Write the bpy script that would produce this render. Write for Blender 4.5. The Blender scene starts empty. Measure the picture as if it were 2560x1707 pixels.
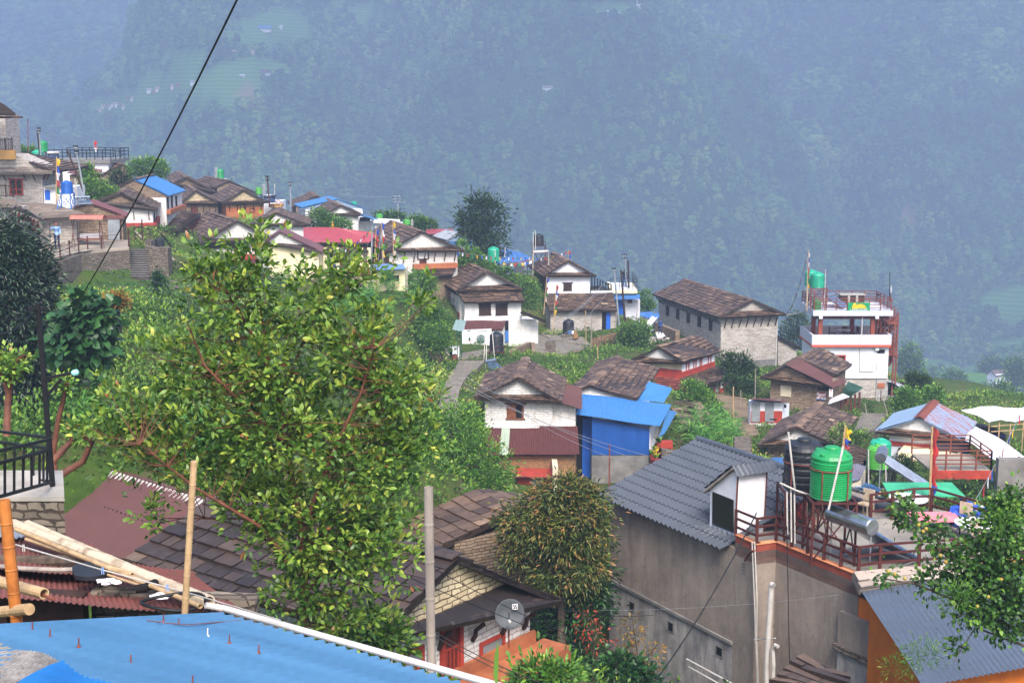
import bpy,math,random
import numpy as np
from mathutils import Vector as V,Matrix
S=bpy.context.scene
COL=S.collection
R=random.Random(11)
NR=np.random.default_rng(5)
PI=math.pi
F,CX,CY,HOR=3483.0,1280.0,853.5,261.0
TH=math.atan((CY-HOR)/F)
cd=bpy.data.cameras.new("camera");cam=bpy.data.objects.new("camera",cd);COL.objects.link(cam)
cd.sensor_width=36;cd.lens=36*F/2560;cd.clip_start=.2;cd.clip_end=12000
cam.rotation_euler=(PI/2-TH,0,0);S.camera=cam
SUN=V((.14,-.72,.86)).normalized()
W=bpy.data.worlds.new("World");S.world=W;W.use_nodes=True
wn=W.node_tree.nodes;wn.clear()
sky=wn.new('ShaderNodeTexSky');sky.sky_type='NISHITA';sky.sun_disc=False
sky.sun_elevation=math.asin(SUN.z);sky.sun_rotation=math.atan2(SUN.x,SUN.y)
sky.air_density=1.0;sky.dust_density=3.0;sky.ozone_density=1.0
bg=wn.new('ShaderNodeBackground');bg.inputs[1].default_value=.15
wo=wn.new('ShaderNodeOutputWorld')
W.node_tree.links.new(sky.outputs[0],bg.inputs[0]);W.node_tree.links.new(bg.outputs[0],wo.inputs[0])
sd=bpy.data.lights.new("sun",'SUN');sd.energy=2.9;sd.angle=math.radians(24);sd.color=(1,.95,.88)
so=bpy.data.objects.new("sun",sd);COL.objects.link(so);so.rotation_euler=(-SUN).to_track_quat('-Z','Y').to_euler()
so.location=SUN*300
S.view_settings.view_transform='Standard';S.view_settings.look='None';S.view_settings.exposure=1.14;S.view_settings.gamma=1
S.cycles.use_denoising=True;S.cycles.volume_bounces=1;S.cycles.max_bounces=6;S.cycles.diffuse_bounces=2
S.cycles.glossy_bounces=2;S.cycles.transparent_max_bounces=8;S.cycles.transmission_bounces=3
HAZE=.00062
cT,sT=math.cos(TH),math.sin(TH)
def ray(p):
 u=(p[0]-CX)/F;v=-(p[1]-CY)/F
 return V((u,cT+v*sT,-sT+v*cT))
def at(p,d):r=ray(p);return r*(d/r.y)
def on_z(p,z):r=ray(p);return r*(z/r.z)
def on_plane(p,co,no):r=ray(p);return r*(co.dot(no)/r.dot(no))
def pix(w):
 y=w[1]*cT-w[2]*sT;z=w[1]*sT+w[2]*cT
 return CX+F*w[0]/y,CY-F*z/y
def conv(ox,oy,s):return lambda x,y:(ox+x/s,oy+y/s)
D=conv(0,0,2352/2560)
q1=conv(0,230,2.958);q2=conv(400,380,3.92);q3=conv(900,430,3.92);q4=conv(1060,600,3.92)
q5=conv(1560,600,3.92);q6=conv(1900,600,3.5636)
b1=conv(1160,860,3.92);b2=conv(1460,1060,3.92);b3=conv(1800,960,3.0921);b4=conv(1500,1300,3.853)
b5=conv(2060,1250,3.432);b6=conv(860,1180,2.9757);b7=conv(0,1130,2.717);b8=conv(0,560,2.24)
c4=conv(150,30,3.136);c5=conv(1400,0,2.0276);c7=conv(2060,850,4.48);c8=conv(250,560,2.613)
def lin(h):
 h=h.lstrip('#');o=[]
 for i in(0,2,4):
  c=int(h[i:i+2],16)/255;o.append(c/12.92 if c<=.04045 else((c+.055)/1.055)**2.4)
 return(*o,1)
MATS={}
def newmat(name):
 m=bpy.data.materials.new(name);m.use_nodes=True;nt=m.node_tree;nt.nodes.clear()
 out=nt.nodes.new('ShaderNodeOutputMaterial');b=nt.nodes.new('ShaderNodeBsdfPrincipled')
 nt.links.new(b.outputs[0],out.inputs[0]);MATS[name]=m
 return m,nt,b
class N:
 def __init__(s,nt):s.nt=nt
 def n(s,t,**k):
  o=s.nt.nodes.new('ShaderNode'+t)
  for a,b in k.items():
   if a.startswith('i_'):
    o.inputs[a[2:].replace('_',' ')].default_value=b
   else:setattr(o,a,b)
  return o
 def l(s,a,b):s.nt.links.new(a,b)
 def mix(s,f,a,b,mode='MIX'):
  o=s.nt.nodes.new('ShaderNodeMix');o.data_type='RGBA';o.blend_type=mode
  for k,v in((0,f),(6,a),(7,b)):
   if hasattr(v,'links')or hasattr(v,'is_linked'):s.l(v,o.inputs[k])
   else:o.inputs[k].default_value=v
  return o.outputs[2]
 def math(s,op,a,b=0,c=0):
  o=s.nt.nodes.new('ShaderNodeMath');o.operation=op
  for k,v in((0,a),(1,b),(2,c)):
   if hasattr(v,'is_linked'):s.l(v,o.inputs[k])
   else:o.inputs[k].default_value=v
  return o.outputs[0]
 def ramp(s,f,stops):
  o=s.nt.nodes.new('ShaderNodeValToRGB');e=o.color_ramp.elements
  while len(e)<len(stops):e.new(.5)
  for i,(p,c)in enumerate(stops):e[i].position=p;e[i].color=c
  s.l(f,o.inputs[0]);return o.outputs[0]
 def noise(s,vec,scale,detail=5,rough=.55):
  o=s.n('TexNoise');o.inputs['Scale'].default_value=scale;o.inputs['Detail'].default_value=detail
  o.inputs['Roughness'].default_value=rough;s.l(vec,o.inputs['Vector']);return o.outputs[0]
 def mapping(s,vec,sc):
  o=s.n('Mapping');o.inputs['Scale'].default_value=sc;s.l(vec,o.inputs[0]);return o.outputs[0]
 def bump(s,h,st,dist,b):
  o=s.n('Bump');o.inputs['Strength'].default_value=st;o.inputs['Distance'].default_value=dist
  s.l(h,o.inputs['Height']);s.l(o.outputs[0],b.inputs['Normal'])
def plain(name,c1,c2=None,sc=2.5,rough=.8,bump=0,bs=25,tint=0,metal=0,spec=.3,stretch=None,lo=.35,hi=.65):
 """two-tone noise paint; tint = per-face variation"""
 if name in MATS:return MATS[name]
 m,nt,b=newmat(name);n=N(nt)
 c1=lin(c1);c2=lin(c2)if c2 else tuple(x*.75 for x in c1[:3])+(1,)
 tc=n.n('TexCoord').outputs['Object']
 if stretch:tc=n.mapping(tc,stretch)
 f=n.noise(tc,sc,7,.62)
 c=n.ramp(f,[(lo,c2),(hi,c1)])
 if tint:
  a=n.n('Attribute',attribute_name='tint').outputs['Fac']
  g=n.math('MULTIPLY_ADD',a,2*tint,1-tint)
  h=n.n('HueSaturation');n.l(c,h.inputs['Color']);n.l(g,h.inputs['Value']);c=h.outputs[0]
 n.l(c,b.inputs['Base Color']);b.inputs['Roughness'].default_value=rough;b.inputs['Metallic'].default_value=metal
 b.inputs['Specular IOR Level'].default_value=spec
 if bump:n.bump(n.noise(tc,bs,4),bump,.02,b)
 return m
def brick(name,c1,c2,mortar,bw=.4,bh=.16,ms=.018,wob=.08,dirt=.35,bump=.6,dcol='#4a423a',white=None,wamt=.5):
 """courses of stone on the metric UVs, wobbling, with rain dirt and flaking whitewash"""
 if name in MATS:return MATS[name]
 m,nt,b=newmat(name);n=N(nt)
 uv=n.n('TexCoord').outputs['UV'];ob=n.n('TexCoord').outputs['Object']
 ns=n.n('TexNoise');ns.inputs['Scale'].default_value=1.7;ns.inputs['Detail'].default_value=3;n.l(uv,ns.inputs['Vector'])
 va=n.n('VectorMath',operation='SUBTRACT');n.l(ns.outputs['Color'],va.inputs[0]);va.inputs[1].default_value=(.5,.5,.5)
 vs=n.n('VectorMath',operation='MULTIPLY');n.l(va.outputs[0],vs.inputs[0]);vs.inputs[1].default_value=(wob*3,wob,0)
 vd=n.n('VectorMath',operation='ADD');n.l(uv,vd.inputs[0]);n.l(vs.outputs[0],vd.inputs[1])
 bt=n.n('TexBrick');bt.inputs['Scale'].default_value=1;bt.inputs['Brick Width'].default_value=bw
 bt.inputs['Row Height'].default_value=bh;bt.inputs['Mortar Size'].default_value=ms;bt.inputs['Mortar Smooth'].default_value=.3
 bt.inputs['Color1'].default_value=lin(c1);bt.inputs['Color2'].default_value=lin(c2);bt.inputs['Mortar'].default_value=lin(mortar)
 bt.offset=.5;bt.squash=.8;bt.squash_frequency=3
 n.l(vd.outputs[0],bt.inputs['Vector']);c=bt.outputs['Color']
 c=n.mix(n.math('MULTIPLY',n.noise(ob,7,3),.45),c,n.mix(1.0,c,lin('#8a8078'),'MULTIPLY'))
 if white:
  f=n.ramp(n.noise(ob,1.1,8,.7),[(.5-wamt*.35,(1,1,1,1)),(.62-wamt*.1,(0,0,0,1))])
  c=n.mix(f,lin(white),c)
 dn=n.noise(n.mapping(ob,(1.2,1.2,.35)),1.6,7,.65)
 c=n.mix(n.math('MULTIPLY',n.ramp(dn,[(.5,(0,0,0,1)),(.8,(1,1,1,1))]),dirt),c,lin(dcol))
 n.l(c,b.inputs['Base Color']);b.inputs['Roughness'].default_value=.9;b.inputs['Specular IOR Level'].default_value=.2
 h=n.math('ADD',n.math('SUBTRACT',1,bt.outputs['Fac']),n.math('MULTIPLY',n.noise(ob,14,4),.5))
 n.bump(h,bump,.03,b)
 return m
def slatemat(name,stops,rough=.6,lich='#8f8a80',la=.35):
 if name in MATS:return MATS[name]
 m,nt,b=newmat(name);n=N(nt)
 ob=n.n('TexCoord').outputs['Object'];a=n.n('Attribute',attribute_name='tint').outputs['Fac']
 a=n.math('ADD',a,n.math('MULTIPLY',n.math('SUBTRACT',n.noise(ob,5,5),.5),.55))
 c=n.ramp(a,[(p,lin(x))for p,x in stops])
 f=n.ramp(n.noise(ob,2.2,9,.75),[(.55,(0,0,0,1)),(.72,(1,1,1,1))])
 c=n.mix(n.math('MULTIPLY',f,la),c,lin(lich))
 n.l(c,b.inputs['Base Color']);b.inputs['Roughness'].default_value=rough;b.inputs['Specular IOR Level'].default_value=.35
 n.bump(n.noise(ob,22,5),.5,.02,b);return m
def metal_sheet(name,c1,c2,rust=None,ramt=.4,rough=.45,stretch=(1,1,1)):
 if name in MATS:return MATS[name]
 m,nt,b=newmat(name);n=N(nt)
 uv=n.n('TexCoord').outputs['UV'];ob=n.n('TexCoord').outputs['Object']
 c=n.ramp(n.noise(n.mapping(uv,(1.3,.25,1)),1.5,6,.6),[(.3,lin(c2)),(.7,lin(c1))])
 c=n.mix(n.math('MULTIPLY',n.noise(ob,9,6),.3),c,n.mix(1.0,c,lin('#a09a98'),'MULTIPLY'))
 if rust:
  f=n.ramp(n.noise(n.mapping(uv,(4.5,.6,1)),1.1,8,.7),[(.66-ramt*.32,(0,0,0,1)),(.74-ramt*.3,(1,1,1,1))])
  c=n.mix(f,c,lin(rust))
 n.l(c,b.inputs['Base Color']);b.inputs['Roughness'].default_value=rough;b.inputs['Specular IOR Level'].default_value=.4
 n.bump(n.noise(ob,5,4),.15,.02,b);return m
def leafmat(name,stops,rough=.45,trans=.3,spec=.35):
 if name in MATS:return MATS[name]
 m,nt,b=newmat(name);n=N(nt)
 a=n.n('Attribute',attribute_name='tint').outputs['Fac']
 c=n.ramp(a,[(p,lin(x))for p,x in stops])
 n.l(c,b.inputs['Base Color']);b.inputs['Roughness'].default_value=rough;b.inputs['Specular IOR Level'].default_value=spec
 t=n.n('BsdfTranslucent');n.l(n.mix(.5,c,lin('#9ab02a'),'MULTIPLY'),t.inputs[0]);n.l(c,t.inputs[0])
 mx=n.n('MixShader');mx.inputs[0].default_value=trans
 n.l(b.outputs[0],mx.inputs[1]);n.l(t.outputs[0],mx.inputs[2])
 out=[x for x in nt.nodes if x.type=='OUTPUT_MATERIAL'][0];n.l(mx.outputs[0],out.inputs[0]);return m
M=MATS
brick('white_stone','#e6e4e1','#d8d5d1','#a8a19a',.36,.14,.012,.1,.35,.8)
brick('white_wash','#e8e7e5','#dfddda','#cfcac5',.4,.15,.012,.1,.4,.5,'#6a6058')
brick('white_flaked','#a08a74','#8a745f','#5a4c40',.36,.14,.016,.1,.4,.8,white='#d6d2cd',wamt=.75)
brick('grey_stone','#cfc8c1','#a79e96','#857c74',.46,.11,.012,.05,.25,.7)
brick('brown_stone','#a38e79','#7f6b57','#54483d',.36,.11,.015,.14,.35,.9)
brick('dark_stone','#857a6e','#625950','#453d35',.32,.13,.02,.28,.55,1.0)
brick('mud_stone','#a5794f','#86684e','#66523f',.3,.1,.012,.14,.4,.5)
brick('yellow_stone','#d8c9a6','#bfae8c','#6d5b49',.42,.15,.018,.2,.25,1.0,'#7d664f')
brick('block_wall','#b9b5b3','#a6a2a0','#8b8785',.4,.2,.014,.01,.3,.4)
brick('tile_white','#d4d5dd','#c9cbd5','#b2b4c0',.3,.12,.012,0,.15,.1)
brick('paving','#8f8578','#75706a','#4e4a3c',.8,.55,.03,.3,.4,.7,'#5e6136')
plain('plaster_white','#d8d8dd','#c4c5cc',1.2,.85,.2)
plain('plaster_cream','#cfc4ae','#b3a48c',1.2,.9,.3)
plain('plaster_beige','#e0d3ac','#cdbf98',1.0,.85,.15)
plain('plaster_orange','#a2633f','#884c30',1.5,.9,.5,12)
plain('plaster_bright','#d3701e','#bb5f1a',1.5,.8,.15)
plain('paint_red','#a23c2c','#832d22',1.8,.8,.35)
plain('paint_red2','#a03f34','#842f28',1.8,.75,.2)
plain('cement','#7d7a77','#5d5a58',1.3,.9,.4,18)
plain('cement_pale','#a19c95','#807a73',1.3,.9,.4,18)
plain('wood_dark','#3a2419','#26170f',6,.7,.3)
plain('wood_red','#5f2a1e','#451c14',5,.65,.2)
plain('wood_brown','#7a4a30','#593420',5,.7,.3)
plain('wood_grey','#9a8f85','#6f665e',4,.85,.4,stretch=(1,1,.15))
plain('black','#14100f','#0a0808',5,.9)
plain('black_plastic','#202329','#15171b',2,.5,spec=.4)
plain('green_tank','#178a4a','#127540',2,.4,spec=.5)
plain('teal_tank','#1c9878','#158468',2,.4,spec=.5)
plain('lime_tank','#4a9c34','#3c862a',2,.4,spec=.5)
plain('blue_tank','#1258a8','#0e4890',2,.45,spec=.4)
plain('blue_paint','#1c59b8','#164a9e',2,.6)
plain('blue_flat','#4272b0','#335f9a',2,.6)
plain('steel','#b8bcc0','#989ca0',3,.25,metal=.9)
plain('steel_paint','#8f9498','#767b80',3,.5,metal=.3)
plain('pole_grey','#8d949a','#747b82',3,.5,metal=.2)
plain('iron_red','#4c211d','#3a1814',4,.6,.15)
plain('iron_rust','#7c4334','#5f3126',5,.75,.2)
plain('iron_black','#15161a','#0e0f12',4,.5)
plain('pvc','#bdb8b4','#a29c97',2,.5)
plain('white_sheet','#dcd9da','#c6c2c6',1.5,.7,.25,6)
plain('glass_dark','#23261f','#1a1d18',1.5,.15,spec=.5)
plain('solar','#1b2742','#141d33',2,.2,spec=.6)
plain('tubes','#4d6385','#33435e',3,.2,spec=.6)
plain('cable','#1a1a1c','#101012',3,.6)
plain('wire','#8a8d92','#74777c',3,.5)
plain('bamboo','#b79a74','#8d7252',4,.6,.2)
plain('bamboo_pale','#b3a48e','#7c6851',3,.6,.25,lo=.3,hi=.5)
plain('bamboo_orange','#b56f33','#8a4f22',3,.5,.2)
plain('trunk_red','#6d4331','#4b2d22',6,.7,.5)
plain('trunk_grey','#5a4c40','#3a3129',6,.85,.6)
slatemat('slate',[(0,'#2b201a'),(.3,'#49382d'),(.65,'#675140'),(.9,'#8a7059'),(1,'#ab9379')],.6,'#7d736b',.3)
slatemat('slate_dark',[(0,'#211a16'),(.4,'#382c26'),(.75,'#504136'),(.95,'#6c594a'),(1,'#836f5d')],.5,'#69625d',.3)
slatemat('slate_pale',[(0,'#6e645d'),(.4,'#97897e'),(.8,'#b8a899'),(1,'#d0c3b4')])
metal_sheet('sheet_red','#5e312e','#4a2826','#453833',.3,.7)
metal_sheet('sheet_maroon','#55302e','#472826',None,0,.7)
metal_sheet('sheet_brown','#6f4440','#5f3a37')
metal_sheet('sheet_pink','#a3444b','#933c43')
metal_sheet('sheet_blue','#3f75aa','#35699c','#6d7884',.02)
metal_sheet('sheet_skyblue','#3a74ae','#3067a0')
metal_sheet('sheet_rustblue','#7d9bb9','#6b88a8','#84503f',.62)
metal_sheet('sheet_paleblue','#8097b2','#74899f','#84503f',.1)
metal_sheet('sheet_rust','#84493f','#6a3c34','#4d3a33',.4,.7)
metal_sheet('sheet_grey','#4c515a','#40454e',None,.3,.27)
metal_sheet('sheet_slategrey','#525d6d','#474f5d',None,.3,.35)
metal_sheet('sheet_green','#5d8a77','#4f7a69')
metal_sheet('sheet_white','#b9bcc2','#a5a8ae','#7c6a62',.25)
metal_sheet('sheet_silver','#9a9fa6','#7f848b','#6d4a3e',.25)
MW={}
class MB:
 def __init__(s):s.v=[];s.f=[];s.t=[]
 def face(s,pts,t=.5):
  k=len(s.v);s.v+=[tuple(p)for p in pts];s.f.append(tuple(range(k,k+len(pts))));s.t.append(t)
 def box(s,o,a,b,c,t=.5):
  o,a,b,c=V(o),V(a),V(b),V(c)
  p=[o,o+a,o+a+b,o+b,o+c,o+a+c,o+a+b+c,o+b+c]
  flip=a.cross(b).dot(c)<0
  k=len(s.v);s.v+=[tuple(x)for x in p]
  for f in((0,3,2,1),(4,5,6,7),(0,1,5,4),(1,2,6,5),(2,3,7,6),(3,0,4,7)):
   f=f[::-1]if flip else f
   s.f.append(tuple(k+i for i in f));s.t.append(t)
  return s
 def prism(s,pts,ext,t=.5):
  pts=[V(p)for p in pts];ext=V(ext);n=len(pts)
  nr=V((0,0,0))
  for i in range(n):nr+=(pts[i]-pts[0]).cross(pts[(i+1)%n]-pts[0])
  if nr.dot(ext)>0:pts=pts[::-1]
  k=len(s.v);s.v+=[tuple(p)for p in pts]+[tuple(p+ext)for p in pts]
  s.f.append(tuple(range(k,k+n)));s.f.append(tuple(range(k+2*n-1,k+n-1,-1)));s.t+=[t,t]
  for i in range(n):
   j=(i+1)%n;s.f.append((k+j,k+i,k+n+i,k+n+j));s.t.append(t)
  return s
 def slab(s,a,b,c,d,th,t=.5):
  a,b,c,d=V(a),V(b),V(c),V(d);nr=(c-a).cross(d-b).normalized()
  if nr.z<0:nr=-nr
  return s.prism([a,b,c,d],-nr*th,t)
 def tube(s,pts,r,n=6,r2=None,t=.5,cap=True):
  pts=[V(p)for p in pts];m=len(pts);k=len(s.v)
  ref=V((0,0,1))if abs((pts[-1]-pts[0]).normalized().z)<.9 else V((1,0,0))
  for i,p in enumerate(pts):
   d=(pts[min(i+1,m-1)]-pts[max(i-1,0)]).normalized()
   a=d.cross(ref).normalized();b=d.cross(a)
   rr=r if r2 is None else r+(r2-r)*i/max(1,m-1)
   for j in range(n):
    g=2*PI*j/n;s.v.append(tuple(p+(a*math.cos(g)+b*math.sin(g))*rr))
  for i in range(m-1):
   for j in range(n):
    j2=(j+1)%n;s.f.append((k+i*n+j,k+i*n+j2,k+(i+1)*n+j2,k+(i+1)*n+j));s.t.append(t)
  if cap:
   s.f.append(tuple(k+j for j in range(n)));s.f.append(tuple(k+(m-1)*n+j for j in range(n-1,-1,-1)));s.t+=[t,t]
  return s
 def bar(s,a,b,w,h=None,t=.5):
  a,b=V(a),V(b);h=h or w;d=(b-a);dn=d.normalized()
  u=dn.cross(V((0,0,1)))if abs(dn.z)<.95 else V((1,0,0));u.normalize();v=u.cross(dn)
  return s.box(a-u*w/2-v*h/2,u*w,v*h,d,t)
 def lathe(s,o,prof,n=24,t=.5,ax=None,closed=True):
  o=V(o);ax=(ax or V((0,0,1))).normalized();a=ax.orthogonal().normalized();b=ax.cross(a);k=len(s.v);m=len(prof)
  for r,z in prof:
   for j in range(n):
    g=2*PI*j/n;s.v.append(tuple(o+ax*z+(a*math.cos(g)+b*math.sin(g))*r))
  for i in range(m-1):
   for j in range(n):
    j2=(j+1)%n;s.f.append((k+i*n+j,k+i*n+j2,k+(i+1)*n+j2,k+(i+1)*n+j));s.t.append(t)
  if closed:
   s.f.append(tuple(k+j for j in range(n-1,-1,-1)));s.f.append(tuple(k+(m-1)*n+j for j in range(n)));s.t+=[t,t]
  return s
 def blob(s,c,rx,ry,rz,seed=0,n=10,m=7,rough=.15,t=.5):
  rr=random.Random(seed);k=len(s.v);c=V(c)
  for i in range(m+1):
   th=PI*i/m
   for j in range(n):
    g=2*PI*j/n;q=1+rr.uniform(-rough,rough)
    s.v.append(tuple(c+V((rx*math.sin(th)*math.cos(g)*q,ry*math.sin(th)*math.sin(g)*q,rz*math.cos(th)*q))))
  for i in range(m):
   for j in range(n):
    j2=(j+1)%n;s.f.append((k+i*n+j,k+(i+1)*n+j,k+(i+1)*n+j2,k+i*n+j2));s.t.append(t)
  return s
 def build(s,name,mat,parent=None,smooth=False):
  vs=np.array(s.v,float).reshape(-1,3)
  if parent is not None and parent in MW:
   im=np.array(MW[parent].inverted());vs=vs@im[:3,:3].T+im[:3,3]
  me=bpy.data.meshes.new(name);me.from_pydata(vs.tolist(),[],s.f)
  uvl(me);at_=me.attributes.new('tint','FLOAT','FACE')
  tt=np.array(s.t,np.float32);at_.data.foreach_set('value',tt)
  if smooth:me.shade_smooth()
  return link(name,me,mat,parent)
def uvl(me):
 """metric box-mapped UVs: u along the horizontal tangent, v up the face"""
 n=len(me.loops);nf=len(me.polygons)
 if not n:return
 co=np.empty(len(me.vertices)*3);me.vertices.foreach_get('co',co);co=co.reshape(-1,3)
 nr=np.empty(nf*3);me.polygons.foreach_get('normal',nr);nr=nr.reshape(-1,3)
 li=np.empty(n,int);me.loops.foreach_get('vertex_index',li)
 lt=np.empty(nf,int);me.polygons.foreach_get('loop_total',lt)
 nl=np.repeat(nr,lt,axis=0)
 u=np.stack([-nl[:,1],nl[:,0],np.zeros(n)],1);ln=np.linalg.norm(u,axis=1);fl=ln<.05
 u[fl]=(1,0,0);ln[fl]=1;u/=ln[:,None];v=np.cross(nl,u);p=co[li]
 uv=np.stack([(p*u).sum(1),(p*v).sum(1)],1)
 me.uv_layers.new(name='UVMap').data.foreach_set('uv',uv.ravel())
def link(name,me,mat,parent=None):
 o=bpy.data.objects.new(name,me);COL.objects.link(o)
 if mat:me.materials.append(MATS[mat]if isinstance(mat,str)else mat)
 if parent is not None:o.parent=parent;MW[o]=MW[parent]
 else:MW[o]=Matrix.Identity(4)
 return o
LABELS={}
def tag(o,label,cat,group=None,kind=None):
 if label:o['label']=label
 if cat:o['category']=cat
 if group:o['group']=group
 if kind:o['kind']=kind
 return o
def thing(name,label,cat,loc,rz=0,group=None):
 o=bpy.data.objects.new(name,None);COL.objects.link(o);o.empty_display_size=.3
 o.location=loc;o.rotation_euler=(0,0,rz)
 MW[o]=Matrix.Translation(V(loc))@Matrix.Rotation(rz,4,'Z')
 return tag(o,label,cat,group)
def single(mb,name,label,cat,mat,group=None,smooth=False):
 vs=np.array(mb.v);loc=V((vs[:,0].mean(),vs[:,1].mean(),vs[:,2].min()))
 mb.v=(vs-np.array(loc)).tolist();o=mb.build(name,mat,None,smooth);o.location=loc
 MW[o]=Matrix.Translation(loc);return tag(o,label,cat,group)
def npmesh(name,verts,faces,tint,mat,parent=None,smooth=False):
 """numpy mesh: faces (n,k); tint per face"""
 verts=np.asarray(verts,np.float32)
 if parent is not None and parent in MW:
  im=np.array(MW[parent].inverted(),dtype=np.float32);verts=verts@im[:3,:3].T+im[:3,3]
 me=bpy.data.meshes.new(name);k=faces.shape[1];nf=len(faces)
 me.vertices.add(len(verts));me.vertices.foreach_set('co',np.ascontiguousarray(verts,np.float32).ravel())
 me.loops.add(nf*k);me.loops.foreach_set('vertex_index',faces.astype(np.int32).ravel())
 me.polygons.add(nf);me.polygons.foreach_set('loop_start',np.arange(0,nf*k,k,dtype=np.int32))
 me.update(calc_edges=True)
 if tint is not None:
  a=me.attributes.new('tint','FLOAT','FACE');a.data.foreach_set('value',np.asarray(tint,np.float32))
 if smooth:me.shade_smooth()
 return link(name,me,mat,parent)
def vnoise(x,y,seed=0):
 xi=np.floor(x).astype(int);yi=np.floor(y).astype(int);fx=x-xi;fy=y-yi
 fx=fx*fx*(3-2*fx);fy=fy*fy*(3-2*fy)
 def h(a,b):
  n=(a*374761393+b*668265263+seed*974634777)&0x7fffffff
  n=((n^(n>>13))*1274126177)&0x7fffffff
  return((n^(n>>16))&0xffff)/65535.0
 return(h(xi,yi)*(1-fx)+h(xi+1,yi)*fx)*(1-fy)+(h(xi,yi+1)*(1-fx)+h(xi+1,yi+1)*fx)*fy
def fbm(x,y,o=4,seed=0):
 s=0;a=.5
 for i in range(o):s=s+a*(vnoise(x*2**i,y*2**i,seed+i)-.5);a*=.5
 return s*2
CTRL=[tuple(at(D(x,y),d))for x,y,d in[(1130,795,112),(1060,805,112),(1230,800,113),(1040,950,85),(1080,830,106),(1010,870,95),(1300,775,121),(1350,800,115),(1250,805,114),(1340,772,123),(1720,872,117),(1650,872,115),(1790,868,118),(1720,852,125),(1660,850,125),(1780,846,127),(1590,800,131),(1690,872,111),(1780,880,112),(1600,800,126),(1520,775,134),(1500,785,124),(1455,803,119),(1300,842,104),(1400,842,104),(1230,830,106),(1560,905,104),(1650,915,104),(1470,900,100),(1960,940,113),(2060,930,117),(1830,952,97),(1960,950,98),(2000,965,93),(2000,1000,84),(1765,978,90),(1800,1062,80),(1900,1065,80),(1640,960,88),(1640,1020,78),(1200,1105,78),(1320,1110,79),(1420,1120,79),(1500,1105,80),(1440,1090,84),(1200,1140,73),(1320,1140,74),(1420,1128,73),(1500,1115,74),(1250,1150,71),(2100,1095,72),(2280,1065,76),(2250,1150,65),(2300,1000,92),(2200,985,92),(130,572,97),(300,562,97),(200,572,93),(60,572,92),(150,660,82),(220,650,86),(330,650,88),(250,670,80),(250,700,72),(350,800,62),(200,900,56),(350,1000,52),(300,1060,49),(100,1000,44),(0,800,58),(0,700,64),(60,700,66),(430,700,80),(450,740,72),(600,760,72),(700,710,88),(760,700,90),(850,705,93),(930,740,96),(760,900,66),(900,900,70),(980,980,72),(600,1000,48),(850,1050,52),(960,1080,60),(300,530,112),(350,528,117),(390,610,100),(400,660,92),(480,610,112),(520,630,104),(690,640,109),(770,645,116),(890,662,103),(960,645,114),(860,650,108),(560,505,147),(430,505,150),(450,470,165),(800,545,146),(1040,600,138),(1110,615,134),(1200,630,131),(1430,735,129),(220,430,150),(130,455,130),(40,560,88),(1000,690,118),(1050,1570,34),(900,1590,31),(500,1520,28),(300,1500,25),(1500,1640,42),(1750,1650,38),(2100,1660,34),(1290,1520,46),(1350,1320,56),(1150,1190,62),(1000,1160,60),(1600,1100,66),(1800,1130,60),(2100,1200,54),(2352,1300,50)]]
CTRL+=[(12,152,-36),(22,152,-40),(32,148,-44),(42,140,-50),(50,130,-46),(2,150,-28),(-8,158,-24)]+[tuple(at(D(x,y),d))for x,y,d in((935,672,104),(965,675,106))]
CTRL+=[(-8,8,-6.5),(0,8,-7),(8,8,-9),(-6,16,-9.5),(-3,20,-10.2),(4,20,-11.5),(12,20,-14),(-9,22,-8.5),(-14,24,-9),(-9,40,-14.5),(-12,37,-14),(-6,37,-14.5),(-9,30,-13.5),(-5,42,-15),(-14,32,-12.5),(20,36,-17),(30,40,-19),(-25,40,-10),(-40,60,-9),(-45,90,-7),(-60,110,-6),(-60,150,-10),(40,70,-22),(60,70,-30),(55,95,-32),(55,118,-42),(80,90,-48),(80,140,-75)]
for _x in range(-140,141,35):
 CTRL+=[(_x,190+abs(_x)*.1,-30-max(0,_x+30)*.8),(_x,250,-70-max(0,_x)*.2),(_x,330,-120)]
PADQ=dict(yard=[at(q4(1060,1100),111),at(q4(1340,1125),110),at(q4(1640,1045),117),at(q4(1110,930),124)],upyard=[at(q4(1140,930),124),at(q4(1560,960),120),at(q4(1640,1040),117),at(q4(1300,1000),119)],landing=[at(q4(340,1180),104),at(q4(620,1130),107),at(q4(700,1060),111),at(q4(360,1110),111)],porchyard=[at(c7(330,1040),90),at(c7(560,1010),88),at(c7(720,830),104),at(c7(420,820),102)],terr=[at(q1(290,1275),90.5),at(q1(600,1180),94.5),at(q1(955,1168),95.8),at(q1(960,1100),100.8)],terrback=[at(q1(200,1170),94),at(q1(330,1250),91),at(q1(955,1102),100.4),at(q1(280,1120),98.5)])
PP=[(D(1005,960),D(1065,962),80),(q4(160,1568),q4(330,1568),84),(q4(180,1480),q4(350,1480),87),(q4(215,1400),q4(385,1400),91),(q4(250,1330),q4(430,1330),95),(q4(300,1270),q4(520,1270),98.5),(q4(345,1190),q4(600,1190),103.5)]
PADS=list(PADQ.values())+[[at(a[0],a[2]),at(a[1],a[2]),at(b[1],b[2]),at(b[0],b[2])]for a,b in zip(PP,PP[1:])]
for _q in PADS:
 for _i in range(5):
  for _j in range(5):_p=_q[0].lerp(_q[1],_i/4).lerp(_q[3].lerp(_q[2],_i/4),_j/4);CTRL.append((_p.x,_p.y,_p.z-.15))
TW=[at(q1(x,y),d)for x,y,d in((325,1288,88.2),(450,1253,90.2),(600,1203,93.2),(800,1188,94.6),(960,1168,95.7))]
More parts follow.
